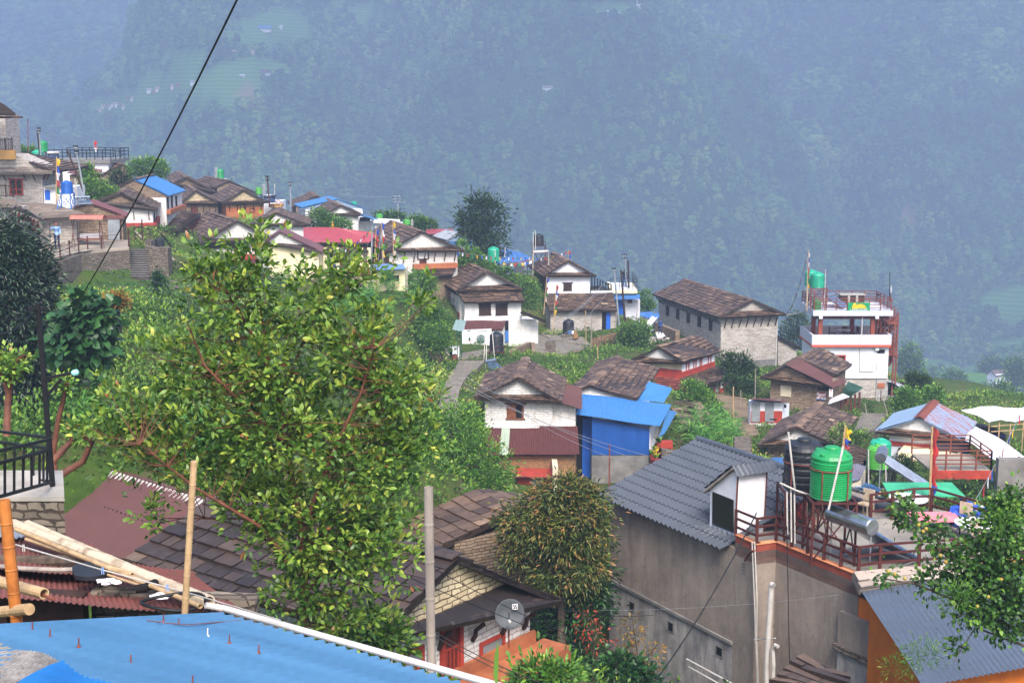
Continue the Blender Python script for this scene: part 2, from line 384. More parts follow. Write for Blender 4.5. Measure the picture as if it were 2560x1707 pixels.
CTRL+=[tuple(at(q1(x,y),d))for x,y,d in((1035,1390,94.2),(1035,1400,92.5),(980,1395,93.5),(1110,1395,93.5),(1180,1400,93),(1250,1380,94),(1000,1300,94.9))]
for _a,_b in zip(TW,TW[1:]):
 for _i in range(6):_p=_a.lerp(_b,_i/6);CTRL+=[(_p.x-.3,_p.y-.8,_p.z-2.5),(_p.x,_p.y+.8,_p.z-.3),(_p.x-1,_p.y-3,_p.z-2.6)]
for _i in range(7):
 _a=at(q1(965,1378),94.8).lerp(at(q1(965,1165),98.6),_i/6);_b=at(q1(1108,1378),94.8).lerp(at(q1(1085,1165),98.6),_i/6)
 for _j in range(4):_p=_a.lerp(_b,_j/3);CTRL+=[(_p.x,_p.y-.4,_p.z-.7),(_p.x,_p.y-.9,_p.z-.8)]
PADS+=[[at(D(x,y),d)for x,y,d in q]for q in(((1640,905,102),(1715,915,101),(1745,1000,86),(1700,1005,86)),((1540,935,90),(1610,925,91),(1640,965,86),(1570,985,84)))]
for _q in PADS[-2:]:
 for _i in range(4):
  for _j in range(4):_p=_q[0].lerp(_q[1],_i/3).lerp(_q[3].lerp(_q[2],_i/3),_j/3);CTRL.append((_p.x,_p.y,_p.z-.12))
CTRL=np.array(CTRL)
def G(x,y):
 x=np.asarray(x,float);y=np.asarray(y,float)
 d2=(x[...,None]-CTRL[:,0])**2+(y[...,None]-CTRL[:,1])**2+.6
 w=d2**-1.9
 return(w*CTRL[:,2]).sum(-1)/w.sum(-1)
def gz(p):return float(G(p[0],p[1]))
def grid_mesh(name,X,Y,Z,mat,attr=None):
 ny,nx=X.shape;vs=np.stack([X,Y,Z],-1).reshape(-1,3)
 i=np.arange(ny*nx).reshape(ny,nx)
 f=np.stack([i[:-1,:-1],i[:-1,1:],i[1:,1:],i[1:,:-1]],-1).reshape(-1,4)
 o=npmesh(name,vs,f,None,mat,None,True)
 if attr is not None:
  a=o.data.attributes.new('field','FLOAT_VECTOR','POINT');a.data.foreach_set('vector',attr.reshape(-1).astype(np.float32))
 return o
def groundmat():
 m,nt,b=newmat('ground_earth');n=N(nt);ob=n.n('TexCoord').outputs['Object']
 c=n.ramp(n.noise(ob,.35,8,.7),[(.3,lin('#283518')),(.45,lin('#3b521d')),(.55,lin('#4a4f2a')),(.66,lin('#5f5340'))])
 c=n.mix(n.math('MULTIPLY',n.noise(ob,3,6),.6),c,lin('#2c3a16'))
 n.l(c,b.inputs['Base Color']);b.inputs['Roughness'].default_value=.95;b.inputs['Specular IOR Level'].default_value=.1
 n.bump(n.noise(ob,4,6),.8,.15,b)
groundmat()
def hillmat():
 m,nt,b=newmat('hill_earth');n=N(nt);ob=n.n('TexCoord').outputs['Object']
 sp=n.n('SeparateXYZ');n.l(n.n('Attribute',attribute_name='field').outputs['Vector'],sp.inputs[0])
 c=n.ramp(n.noise(ob,.02,6,.7),[(.35,lin('#22331a')),(.65,lin('#33481f'))])
 st=n.n('TexWave',wave_type='BANDS',bands_direction='Z');n.l(ob,st.inputs['Vector']);st.inputs['Scale'].default_value=.09
 st.inputs['Distortion'].default_value=3;st.inputs['Detail'].default_value=2
 fc=n.mix(st.outputs['Fac'],lin('#58803a'),lin('#3f6230'))
 c=n.mix(sp.outputs[0],c,fc);c=n.mix(sp.outputs[1],c,lin('#8a6a56'))
 n.l(c,b.inputs['Base Color']);b.inputs['Roughness'].default_value=1;b.inputs['Specular IOR Level'].default_value=0
hillmat()
_y=np.concatenate([np.arange(4,60,.9),np.arange(60,140,1.1),np.arange(140,345,4)]);_x=np.arange(-110,112,1.2)
GX,GY=np.meshgrid(_x,_y)
GZ=np.concatenate([G(GX[i:i+20],GY[i:i+20])for i in range(0,len(_y),20)])
GZ=GZ+fbm(GX*.5,GY*.5,3,3)*.35*np.clip((GY-15)/20,0,1)
GROUND=tag(grid_mesh('village_ground',GX,GY,GZ,'ground_earth'),'overgrown village hillside falling away to the right','ground',kind='structure')
def HZ(x,y):
 foot=930+60*np.sin(x/260.)-.06*x
 rid=fbm(x/300.+y/1500.,y/700.,5,21)
 m1=-235+.5*(y-foot)+rid*260*np.clip((y-850)/400,0,1)
 cap=-30+.74*(x+490)+rid*40
 m1=np.where(y>700,np.minimum(m1,cap),m1)
 m2=-300+.5*(y-1400)+fbm(x/500.,y/1000.,4,33)*190
 low=-205+fbm(x/150.,y/150.,3,8)*30
 spur=-121+.12*(x-150)-np.abs(y-560-.2*(x-160))*.24+fbm(x/60.,y/60.,3,12)*14
 spur=np.where(x<60,spur-(60-x)*.5,spur)
 near=-112-(y-320)*.36
 sp_=np.abs(np.sin((x*.75+y*.42)/150.+fbm(x/260.,y/260.,3,91)*2.2))*75*np.clip((y-950)/300,0,1)
 m1=m1-35+sp_;m2=m2+sp_*1.3
 z=np.maximum(np.maximum(np.maximum(m1,m2),low),np.maximum(spur,near))
 return z
_y=np.concatenate([np.arange(318,800,7),np.arange(800,1900,9),np.arange(1900,3700,24)])
_t=np.linspace(-.56,.56,190)
HY=np.repeat(_y[:,None],len(_t),1);HX=_t[None,:]*(HY+120)
HZZ=HZ(HX,HY)
def display_px(x,y,z):
 a=y*cT-z*sT;b=y*sT+z*cT
 return(CX+F*x/a)*.91875,(CY-F*b/a)*.91875
FIELDS=[(480,195,170,55,0),(300,245,150,30,0),(380,190,90,30,0),(620,70,110,55,0),(590,160,90,30,0),(420,135,80,30,0),(1275,195,70,17,0),(1420,25,110,16,0),(578,224,46,17,1),(300,215,40,10,0),(860,40,60,30,0),(1682,372,22,16,1),(2085,500,26,22,1),(2270,585,60,16,0),(2240,870,85,32,0),(2140,845,70,26,0),(2330,700,80,40,0),(2310,800,90,20,0)]
def fields(x,y,z):
 px,py=display_px(x,y,z);a=np.zeros_like(px);b=np.zeros_like(px)
 wob=fbm(x/30.,y/30.,3,5)*.9
 for fx,fy,rx,ry,k in FIELDS:
  v=1-((px-fx)/rx)**2-((py-fy)/ry)**2+wob
  v=np.clip(v*3,0,1)
  if k:b=np.maximum(b,v*.75)
  else:a=np.maximum(a,v)
 return a,b
_fa,_fb=fields(HX,HY,HZZ)
_fa=np.maximum(_fa,np.clip(fbm(HX/160.,HY/160.,3,77)*4-1.2,0,.6))
hz_=HZZ.copy();ter=_fa>.4;hz_[ter]=np.round(HZZ[ter]/3.5)*3.5
tag(grid_mesh('mountain_slope',HX,HY,hz_,'hill_earth',np.stack([_fa,_fb,_fa*0],-1)),'steep forested mountainside across the valley with terraced fields','mountain',kind='structure')
def ico():
 t=(1+5**.5)/2
 v=np.array([(-1,t,0),(1,t,0),(-1,-t,0),(1,-t,0),(0,-1,t),(0,1,t),(0,-1,-t),(0,1,-t),(t,0,-1),(t,0,1),(-t,0,-1),(-t,0,1)],float)
 f=[(0,11,5),(0,5,1),(0,1,7),(0,7,10),(0,10,11),(1,5,9),(5,11,4),(11,10,2),(10,7,6),(7,1,8),(3,9,4),(3,4,2),(3,2,6),(3,6,8),(3,8,9),(4,9,5),(2,4,11),(6,2,10),(8,6,7),(9,8,1)]
 v/=np.linalg.norm(v,axis=1)[:,None];v=list(map(tuple,v));out=[];mid={}
 def m(a,b):
  k=(min(a,b),max(a,b))
  if k not in mid:
   p=(np.array(v[a])+np.array(v[b]));v.append(tuple(p/np.linalg.norm(p)));mid[k]=len(v)-1
  return mid[k]
 for a,b,c in f:
  x,y,z=m(a,b),m(b,c),m(c,a);out+=[(a,x,z),(b,y,x),(c,z,y),(x,y,z)]
 return np.array(v),np.array(out)
IV,IF=ico()
def forestmat():
 m,nt,b=newmat('forest_leaves');n=N(nt);ob=n.n('TexCoord').outputs['Object']
 r=n.n('ObjectInfo').outputs['Random']
 a=n.math('ADD',n.math('MULTIPLY',r,.5),n.math('MULTIPLY',n.noise(ob,.9,4,.7),.3));a=n.math('ADD',a,n.math('MULTIPLY',n.math('SUBTRACT',n.noise(n.n('ObjectInfo').outputs['Location'],.007,4,.6),.38),1.1))
 c=n.ramp(a,[(.1,lin('#22391a')),(.4,lin('#365525')),(.65,lin('#507331')),(.9,lin('#7a9648')),(1,lin('#98a15c'))])
 n.l(c,b.inputs['Base Color']);b.inputs['Roughness'].default_value=.9;b.inputs['Specular IOR Level'].default_value=.1
 n.bump(n.noise(ob,2.2,5,.7),1,.8,b)
forestmat()
protos=bpy.data.collections.new('crown_shapes')
for k in range(5):
 rr=np.random.default_rng(40+k);vs=[];fs=[];nb=0
 for j in range(15):
  h=rr.uniform(0,1);ang=rr.uniform(0,2*PI);q=(1-.6*h)*3.3*rr.uniform(.3,1)
  c=np.array([q*math.cos(ang),q*math.sin(ang),2.2+h*(4.6+k*.7)])
  rad=rr.uniform(1.1,2.1)*(1-.25*h)
  vs.append(IV*rad*(1+rr.uniform(-.3,.3,(len(IV),1)))*np.array([1,1,.8])+c);fs.append(IF+nb);nb+=len(IV)
 me=bpy.data.meshes.new('crown_shape');me.from_pydata(np.concatenate(vs).tolist(),[],np.concatenate(fs).tolist())
 me.materials.append(MATS['forest_leaves']);protos.objects.link(bpy.data.objects.new('crown_shape',me))
def forest(name,label,pts,scl):
 me=bpy.data.meshes.new(name);me.from_pydata(pts.tolist(),[],[])
 a=me.attributes.new('scl','FLOAT','POINT');a.data.foreach_set('value',scl.astype(np.float32))
 o=link(name,me,None);tag(o,label,'forest',kind='stuff')
 g=bpy.data.node_groups.new('crowns','GeometryNodeTree')
 g.interface.new_socket('Geometry',in_out='INPUT',socket_type='NodeSocketGeometry');g.interface.new_socket('Geometry',in_out='OUTPUT',socket_type='NodeSocketGeometry')
 n=g.nodes;i=n.new('NodeGroupInput');out=n.new('NodeGroupOutput');ip=n.new('GeometryNodeInstanceOnPoints')
 ci=n.new('GeometryNodeCollectionInfo');ci.inputs[0].default_value=protos;ci.inputs['Separate Children'].default_value=True;ci.inputs['Reset Children'].default_value=True
 ip.inputs['Pick Instance'].default_value=True
 rv=n.new('FunctionNodeRandomValue');rv.data_type='FLOAT_VECTOR';rv.inputs[0].default_value=(-.1,-.1,0);rv.inputs[1].default_value=(.1,.1,6.28)
 na=n.new('GeometryNodeInputNamedAttribute');na.data_type='FLOAT';na.inputs[0].default_value='scl'
 L=g.links.new
 L(i.outputs[0],ip.inputs['Points']);L(ci.outputs[0],ip.inputs['Instance']);L(rv.outputs[0],ip.inputs['Rotation']);L(na.outputs[0],ip.inputs['Scale']);L(ip.outputs[0],out.inputs[0])
 md=o.modifiers.new('crowns','NODES');md.node_group=g
 return o
def scatter(n,y0,y1,tmax):
 y=np.sqrt(NR.uniform(y0**2,y1**2,n));x=NR.uniform(-tmax,tmax,n)*y
 z=HZ(x,y);a,b=fields(x,y,z)
 return x,y,z,np.maximum(a,b)
x,y,z,f=scatter(85000,330,1800,.5)
cl=fbm(x/160.,y/160.,3,77)*4-1.2
k=(NR.uniform(0,1,len(x))>np.maximum(f*1.02,np.clip(cl,0,.75)))
k&=~((y<800)&(NR.uniform(0,1,len(x))<.35))
x,y,z=x[k],y[k],z[k]
sc=(.45+1.1*NR.beta(1.6,3.5,len(x)))*np.where(y<800,.8,1.08)
forest('forest','hazy green broadleaf forest covering the mountainside across the valley',np.stack([x,y,z-.8],1),sc)
x,y,z,f=scatter(18000,1450,2700,.5);k=f<.5
forest('distant_forest','faint blue forest on the farthest slope at upper left',np.stack([x,y,z-1],1)[k],(1.7+NR.uniform(-.4,1.0,len(x)))[k])
def lerp(a,b,t):return a+(b-a)*t
def up_normal(A,B,D_):
 n=(B-A).cross(D_-A).normalized();return n if n.z>0 else-n
def slates(mb,A,B,C,D_,sw=.5,sh=.42,th=.06,wave=.05,seed=None,under=True,rag=.03,**_):
 """courses of lapped stone slates over the slope A-B (eave) to D-C (ridge)"""
 A,B,C,D_=V(A),V(B),V(C),V(D_);n=up_normal(A,B,D_);rr=random.Random(seed if seed is not None else R.random())
 H_=((D_-A).length+(C-B).length)/2;rows=max(2,round(H_/sh));ph=rr.uniform(0,6)
 if under:mb.slab(A-n*.02,B-n*.02,C-n*.02,D_-n*.02,.13,0)  # underlay in the darkest tint paints a shadow line below the roof edges
 for i in range(rows):
  t0=max(0,(i-.22)/rows);t1=(i+1)/rows;l0,r0,l1,r1=lerp(A,D_,t0),lerp(B,C,t0),lerp(A,D_,t1),lerp(B,C,t1)
  wd=(r0-l0).length;cols=max(2,round(wd/sw));cuts=[0.]
  for j in range(cols):cuts.append(cuts[-1]+rr.uniform(.65,1.35))
  cuts=[c/cuts[-1]for c in cuts]
  if i%2:cuts=[0]+[min(.99,c+.4/cols)for c in cuts[:-2]]+[1]
  dz=(l0-l1).normalized()
  for j in range(len(cuts)-1):
   a,b=cuts[j],cuts[j+1]
   if b-a<.15/cols:continue
   w1=wave*math.sin(a*5+ph+t0*3)+rr.uniform(0,.012);w2=wave*math.sin(b*5+ph+t0*3)+rr.uniform(0,.012)
   e=dz*rr.uniform(-rag,rag);tl=rr.uniform(.7,1.5)
   p=[lerp(l0,r0,a)+e+n*(w1+th*tl),lerp(l0,r0,b-.006)+e+n*(w2+th*tl),lerp(l1,r1,b-.006)+n*w2,lerp(l1,r1,a)+n*w1]
   t=min(1,max(0,rr.gauss(.42,.17)));dn=n*(th*1.6);k=len(mb.v)
   mb.v+=[tuple(x)for x in p]+[tuple(p[0]-dn),tuple(p[1]-dn),tuple(p[2]-dn),tuple(p[3]-dn)]
   fl=(p[1]-p[0]).cross(p[3]-p[0]).dot(n)<0
   for f in((0,1,2,3),(4,5,1,0),(5,6,2,1),(7,4,0,3)):
    f=f[::-1]if fl else f
    mb.f.append(tuple(k+q for q in f));mb.t.append(t if f[0]==0 or f[-1]==0 and f[0]==3 else 0)  # edge faces take the darkest tint, painted shadow gaps between slates
def corr(mb,A,B,C,D_,pitch=.12,amp=.022,th=.0,rows=5,sag=.02,prof=None,steps=None):
 """corrugated sheet, ridges running up the slope; optional stepped tile profile"""
 A,B,C,D_=V(A),V(B),V(C),V(D_);n=up_normal(A,B,D_);wd=max((B-A).length,(C-D_).length)
 nc=max(8,int(wd/pitch*4));k=len(mb.v);us=[i/nc for i in range(nc+1)]
 if steps:
  ts=[]
  for i in range(steps):ts+=[(i/steps,.045),((i+.97)/steps,0.)]
  ts.append((1,0.))
 else:ts=[(i/rows,0)for i in range(rows+1)]
 for t,off in ts:
  l,r=lerp(A,D_,t),lerp(B,C,t)
  for i,u in enumerate(us):
   h=amp*math.sin(2*PI*u*wd/pitch)+sag*math.sin(7*u+5*t)+off
   mb.v.append(tuple(lerp(l,r,u)+n*h))
 w=nc+1;fl=(B-A).cross(D_-A).dot(n)<0
 for j in range(len(ts)-1):
  for i in range(nc):
   f=(k+j*w+i,k+j*w+i+1,k+(j+1)*w+i+1,k+(j+1)*w+i)
   mb.f.append(f[::-1]if fl else f);mb.t.append(.5)
def cover(mb,kind,A,B,C,D_,**k):
 if kind.startswith('slate'):slates(mb,A,B,C,D_,**k)
 else:
  k={a:b for a,b in k.items()if a in('pitch','amp','rows','sag','steps')};corr(mb,A,B,C,D_,**k)
  A,B,C,D_=V(A),V(B),V(C),V(D_);n=up_normal(A,B,D_)*.06;mb.slab(A-n,B-n,C-n,D_-n,.03,.3)
class House:
 def __init__(s,name,label,rn,rf,d,eL=None,eR=None,wall='white_stone',roof='slate',cat='house',kL=None,kR=None,fo=.7,so=.5,wo=.12,sk=.45,ped=None,skirt=True,group=None,ridge=True,sw=.5,sh=.42,base=None,wave=.05,back=.25,ro=.15,rk=None):
  N_=at(rn,d)
  if isinstance(rf[0],str):an=math.radians(rf[1]);s.r=V((math.sin(an),math.cos(an),0));s.L=rf[2]
  else:f=on_z(rf,N_.z);s.r=V((f.x-N_.x,f.y-N_.y,0));s.L=s.r.length;s.r.normalize()
  s.g=V((s.r.y,-s.r.x,0));s.N=N_;s.wo=wo;s.so=so;r=s.r
  ro=min(ro,.06)
  if not skirt:fo=ro
  sk*=.55;fo*=.75;wo*=.6;s.wo=wo
  def e(p):
   q=on_plane(p,s.P(0,-fo,0),r);return abs((q-N_).dot(s.g)),q.z
  s.a,s.zl=e(eL)if eL else(None,None);s.b,s.zr=e(eR)if eR else(s.a,s.zl)
  if eL is None:s.a,s.zl=s.b,s.zr
  a,b,zl,zr,z=s.a,s.b,s.zl,s.zr,N_.z;L=s.L
  s.base=base if base is not None else min(gz(s.P(u,w,0))for u in(-a,b)for w in(0,L))-.8
  c=s.P(0,L/2,s.base);s.rz=math.atan2(s.g.y,s.g.x)
  s.o=thing(name,label,cat,c,s.rz,group)
  zz=lambda u:(z-(z-zl)*-u/a if u<0 else z-(z-zr)*u/b)-.14
  s.zz=zz;ul,ur=-(a-so),b-so;s.ul,s.ur=ul,ur
  mb=MB();mb.prism([s.P(ul,wo,s.base),s.P(ur,wo,s.base),s.P(ur,wo,zz(ur)),s.P(0,wo,z-.14),s.P(ul,wo,zz(ul))],r*(L-wo-back))
  mb.build('wall',wall,s.o)
  zi=None
  if skirt:
   zi=(zl+zr)/2+sk;u0=-a*(z-zi)/(z-zl);u1=b*(z-zi)/(z-zr)
   mb=MB();slates(mb,s.P(-a,-fo,zl),s.P(b,-fo,zr),s.P(u1,wo,zi),s.P(u0,wo,zi),sw=sw,sh=sh,wave=.02)
   mb.build('pent_roof',roof if roof.startswith('slate')else 'slate',s.o)
  if ped:
   q=zi if zi else max(zz(ul),zz(ur))-.05;w_=wo-.04
   u0=-a*(z-q)/(z-zl)*.99;u1=b*(z-q)/(z-zr)*.99
   MB().prism([s.P(u0,w_,q-.1),s.P(u1,w_,q-.1),s.P(0,w_,z-.16)],r*.03).build('gable',ped,s.o)
  for sd,kd in((-1,kL or roof),(1,kR or roof)):
   if kd=='none':continue
   u,ze=(-a,zl)if sd<0 else(b,zr);mb=MB()
   cover(mb,kd,s.P(u,-fo,ze),s.P(u,L+.2,ze),s.P(0,L+.2,z),s.P(0,-ro,z),sw=sw,sh=sh,wave=wave,**(rk or{}))
   mb.build('roof_slope',kd,s.o)
  if ridge:
   mb=MB();nn=max(3,int(L/.6))
   for i in range(nn):
    w0=-ro+(L+.2+ro)*i/nn;w1=-ro+(L+.2+ro)*(i+1.1)/nn;h=R.uniform(.05,.09);t=R.uniform(.2,.8)
    for sd in(-1,1):
     mb.slab(s.P(0,w0,z+h),s.P(0,w1,z+h),s.P(sd*.28,w1,z-.07+h),s.P(sd*.28,w0,z-.07+h),.04,t)
   mb.build('ridge_cap',roof if roof.startswith('slate')else(kR or roof),s.o)
 def P(s,u,w,z):q=s.N+s.g*u+s.r*w;return V((q.x,q.y,z))
 def loc(s,face,p,off=0):
  if face=='F':q=on_plane(p,s.P(0,s.wo+off,0),s.r);return(q-s.N).dot(s.g),q.z
  u=(s.ul if face=='L' else s.ur)+(-off if face=='L' else off)
  q=on_plane(p,s.P(u,0,0),s.g);return(q-s.N).dot(s.r),q.z
 def wp(s,face,h,z,out=0,off=0):
  if face=='F':return s.P(h,s.wo+off-out,z)
  if face=='L':return s.P(s.ul-off-out,h,z)
  return s.P(s.ur+off+out,h,z)
 def rect(s,face,p1,p2,off=0):
  h1,z1=s.loc(face,p1,off);h2,z2=s.loc(face,p2,off)
  return min(h1,h2),max(h1,h2),min(z1,z2),max(z1,z2)
 def panel(s,name,mat,face,p1,p2,th=.03,off=0,par=None,rect=None):
  h1,h2,z1,z2=rect or s.rect(face,p1,p2,off);o=s.wp(face,h1,z1,.002,off)
  ex=s.wp(face,h2,z1,.002,off)-o;out=s.wp(face,h1,z1,th,off)-o
  return MB().box(o,ex,V((0,0,z2-z1)),out).build(name,mat,par or s.o)
 def win(s,face,p1,p2,mat='wood_dark',pane='black',kind='pane',off=0,fr=.09,name='window',lintel=.0,th=.06):
  h1,h2,z1,z2=s.rect(face,p1,p2,off);mb=MB();B_=lambda a,b,c,d,t:mb.box(s.wp(face,a,c,.003,off),s.wp(face,b,c,.003,off)-s.wp(face,a,c,.003,off),V((0,0,d-c)),s.wp(face,a,c,t,off)-s.wp(face,a,c,.003,off))
  B_(h1-lintel,h2+lintel,z2-fr,z2,th);B_(h1-lintel/2,h2+lintel/2,z1,z1+fr*.8,th)
  B_(h1,h1+fr,z1+fr*.8,z2-fr,th-.004);B_(h2-fr,h2,z1+fr*.8,z2-fr,th-.004)
  if kind=='bars':
   for i in range(1,6):q=h1+(h2-h1)*i/6;B_(q-.012,q+.012,z1+fr*.8,z2-fr,.04)
  if kind=='cross':q=(h1+h2)/2;B_(q-.03,q+.03,z1+fr*.8,z2-fr,.05)
  w=mb.build(name,mat,s.o);i1,i2,j1,j2=h1+fr,h2-fr,z1+fr*.8,z2-fr
  if kind=='louvre':
   nl=max(4,int((j2-j1)/.13))
   for q in range(2):
    mb=MB();k1=lerp(i1,i2,q/2)+.015;k2=lerp(i1,i2,(q+1)/2)-.015
    for i in range(nl):
     c=lerp(j1,j2,i/nl);mb.box(s.wp(face,k1,c,.035,off),s.wp(face,k2,c,.035,off)-s.wp(face,k1,c,.035,off),V((0,0,(j2-j1)/nl*.7)),s.wp(face,k1,c+.03,.01,off)-s.wp(face,k1,c,.035,off))
    mb.build('shutter',mat,w)
  s.panel('pane' if kind!='door' else 'door_leaf',pane,face,None,None,.014,off,w,(i1,i2,j1,j2));return w
 def pent(s,face,tl,tr,bl,br,out,kind='slate',off=0,name='lean_to_roof',**k):
  T=[s.wp(face,*s.loc(face,p,off),0,off)for p in(tl,tr)];o2=off-out if face=='F' else off+out
  Bt=[s.wp(face,*s.loc(face,p,o2),0,o2)for p in(bl,br)];mb=MB()
  cover(mb,kind,Bt[0],Bt[1],T[1],T[0],**k);return mb.build(name,kind,s.o)
 def block(s,name,mat,p1,p2,w0,w1,down=True,face='F',z2=None):
  """box whose front face (plane w0) spans the pixel rectangle, running back to plane w1"""
  q1_=on_plane(p1,s.P(0,w0,0),s.r);q2_=on_plane(p2,s.P(0,w0,0),s.r);u1,u2=sorted(((q1_-s.N).dot(s.g),(q2_-s.N).dot(s.g)))
  zt=max(q1_.z,q2_.z)if z2 is None else z2;zb=min(q1_.z,q2_.z)if not down else min(gz(q1_),gz(q2_))-1
  return MB().box(s.P(u1,w0,zb),s.g*(u2-u1),s.r*(w1-w0),V((0,0,zt-zb))).build(name,mat,s.o)
 def band(s,face,pz1,pz2,mat='paint_red',th=.03,name='painted_band',z=None):
  z1,z2=z or(min(s.loc(face,pz1)[1],s.loc(face,pz2)[1]),max(s.loc(face,pz1)[1],s.loc(face,pz2)[1]))
  h1,h2=(s.ul-th,s.ur+th)if face=='F' else(s.wo,s.L-.3)
  return s.panel(name,mat,face,None,None,th,0,None,(h1,h2,z1,z2))
 def struts(s,face,n,drop=.75,out=None,mat='wood_dark',z=None,h=None):
  h1,h2=h or((s.ul+.3,s.ur-.3)if face=='F' else(s.wo+.4,s.L-.6))
  zt=z or(min(s.zl,s.zr)if face=='F' else(s.zl if face=='L' else s.zr));out=out or(.6 if face=='F' else s.so-.08)
  for i in range(n):
   q=lerp(h1,h2,i/max(1,n-1));MB().bar(s.wp(face,q,zt-drop,.04),s.wp(face,q,zt-.08,out),.07).build('eave_strut',mat,s.o)
def tank(name,label,c,r,h,mat,group=None,ribs=9,cat='water tank',lid='white',lidmat=None):
 o=thing(name,label,cat,c,0,group);pr=[(r*.96,0),(r,h*.02)]
 for i in range(ribs):
  z0=h*(.05+.68*i/ribs);dz=h*.68/ribs;pr+=[(r*.965,z0),(r,z0+dz*.3),(r,z0+dz*.75),(r*.965,z0+dz*.98)]
 pr+=[(r*.97,h*.76),(r*.99,h*.8),(r*.9,h*.86),(r*.72,h*.92),(r*.35,h*.955),(.02,h*.96)]
 MB().lathe(c,pr,28).build('tank_body',mat,o,False)
 for i in range(4):
  a=PI/4+i*PI/2;MB().blob(V(c)+V((math.cos(a)*r*.78,math.sin(a)*r*.78,h*.885)),r*.16,r*.16,h*.045,i,8,5,.02).build('shoulder_lug',mat,o)
 MB().lathe(V(c)+V((0,0,h*.93)),[(r*.34,0),(r*.36,h*.02),(r*.36,h*.06),(r*.3,h*.075),(.01,h*.08)],20).build('lid',lidmat or mat,o,True)
 return o
def stand(name,label,c,w,h,mat='iron_red',group=None,rim=0,cat='tank stand'):
 o=thing(name,label,cat,c,0,group);c=V(c);hw=w/2;cs=[V((x,y,0))for x,y in((-hw,-hw),(hw,-hw),(hw,hw),(-hw,hw))]
 for q in cs:MB().bar(c+q,c+q+V((0,0,h-.05)),.06).build('leg',mat,o)
 mb=MB()
 for i in range(4):mb.bar(c+cs[i]+V((0,0,h-.03)),c+cs[(i+1)%4]+V((0,0,h-.03)),.06)
 for i in range(1,7):x=-hw+w*i/7;mb.bar(c+V((x,-hw,h-.02)),c+V((x,hw,h-.02)),.04)
 mb.build('platform',mat,o)
 for i in range(4):
  a,b=cs[i],cs[(i+1)%4]
  MB().bar(c+a+V((0,0,h*.08)),c+b+V((0,0,h*.95)),.035).bar(c+b+V((0,0,h*.08)),c+a+V((0,0,h*.95)),.035).build('brace',mat,o)
 if rim:
  mb=MB();ring=[c+V((math.cos(a)*w*.52,math.sin(a)*w*.52,h+rim))for a in[i*PI/12 for i in range(25)]]
  mb.tube(ring,.02,5,cap=False)
  for i in range(8):
   a=i*PI/4;e=V((math.cos(a)*w*.52,math.sin(a)*w*.52,h));mb.bar(c+e,c+e+V((0,0,rim)),.03)
  mb.build('rim',mat,o)
 return o
def solar(name,label,c,ang,w=1.5,s=1.0,group=None,tankmat='steel'):
 """evacuated-tube solar water heater: cylinder at the top of a sloping tube rack; ang = compass direction it faces"""
 o=thing(name,label,'solar heater',c,0,group);c=V(c);f=V((math.sin(ang),math.cos(ang),0));g=V((f.y,-f.x,0));h=1.05*s;z=V((0,0,1))
 top=c-f*.55*s+z*h;r=.19*s
 MB().lathe(top-g*w/2,[(.02,-.02),(r*.9,-.01),(r,.03),(r,w-.03),(r*.9,w+.01),(.02,w+.02)],24,ax=g).build('cylinder',tankmat,o)
 lo=c+f*.95*s+z*.12;nt_=int(w/.11);mb=MB()
 for i in range(nt_):e=g*(-w/2+.08+(w-.16)*i/(nt_-1));mb.tube([top+e-z*r*.6+f*r*.5,lo+e],.036*s,6)
 mb.build('glass_tubes','tubes',o)
 d=(lo-top).normalized();nn=g.cross(d).normalized();mb=MB();nn=nn if nn.z>0 else-nn
 mb.slab(top-g*w/2-nn*.1+d*.3,top+g*w/2-nn*.1+d*.3,lo+g*w/2-nn*.07,lo-g*w/2-nn*.07,.01);mb.build('reflector','steel',o)
 mb=MB()
 for e in(-w/2+.05,w/2-.05):
  b=g*e;mb.bar(top+b-z*r,V((top.x+b.x,top.y+b.y,c.z)),.035);mb.bar(lo+b,V((lo.x+b.x,lo.y+b.y,c.z)),.035);mb.bar(c+b-f*.5*s,lo+b,.03)
 mb.bar(lo-g*w/2,lo+g*w/2,.05);mb.build('frame','steel_paint',o);return o
def rod(name,label,cat,pts,r,mat,group=None,n=6,r2=None):
 return single(MB().tube(pts,r,n,r2),name,label,cat,mat,group)
def pole(name,label,b,t,r,mat,arms=(),group=None,lamp=False,cat='utility pole'):
 o=thing(name,label,cat,b,0,group);b,t=V(b),V(t);MB().tube([b,t],r,8,r*.75).build('shaft',mat,o);d=(t-b)
 for k,(f,w)in enumerate(arms):
  p=b+d*f;a=MB().bar(p-V((w/2,.12,0)),p+V((w/2,-.12,0)),.08).build('crossarm',mat,o)
  for i in(-1,0,1):MB().lathe(p+V((i*w*.45,-.12,.04)),[(.04,0),(.07,.04),(.04,.08),(.07,.12),(.02,.17)],8).build('insulator','black_plastic',a)
 return o
FLAGC=['flag_blue','flag_white','flag_red','flag_green','flag_yellow']
for a,b,c in(('flag_blue','#2a4fa8','#23408c'),('flag_white','#d8d6dc','#c2c0c8'),('flag_red','#b8302f','#9a2628'),('flag_green','#2b7a42','#226435'),('flag_yellow','#d9b32c','#c29c22')):plain(a,b,c,2,.8)
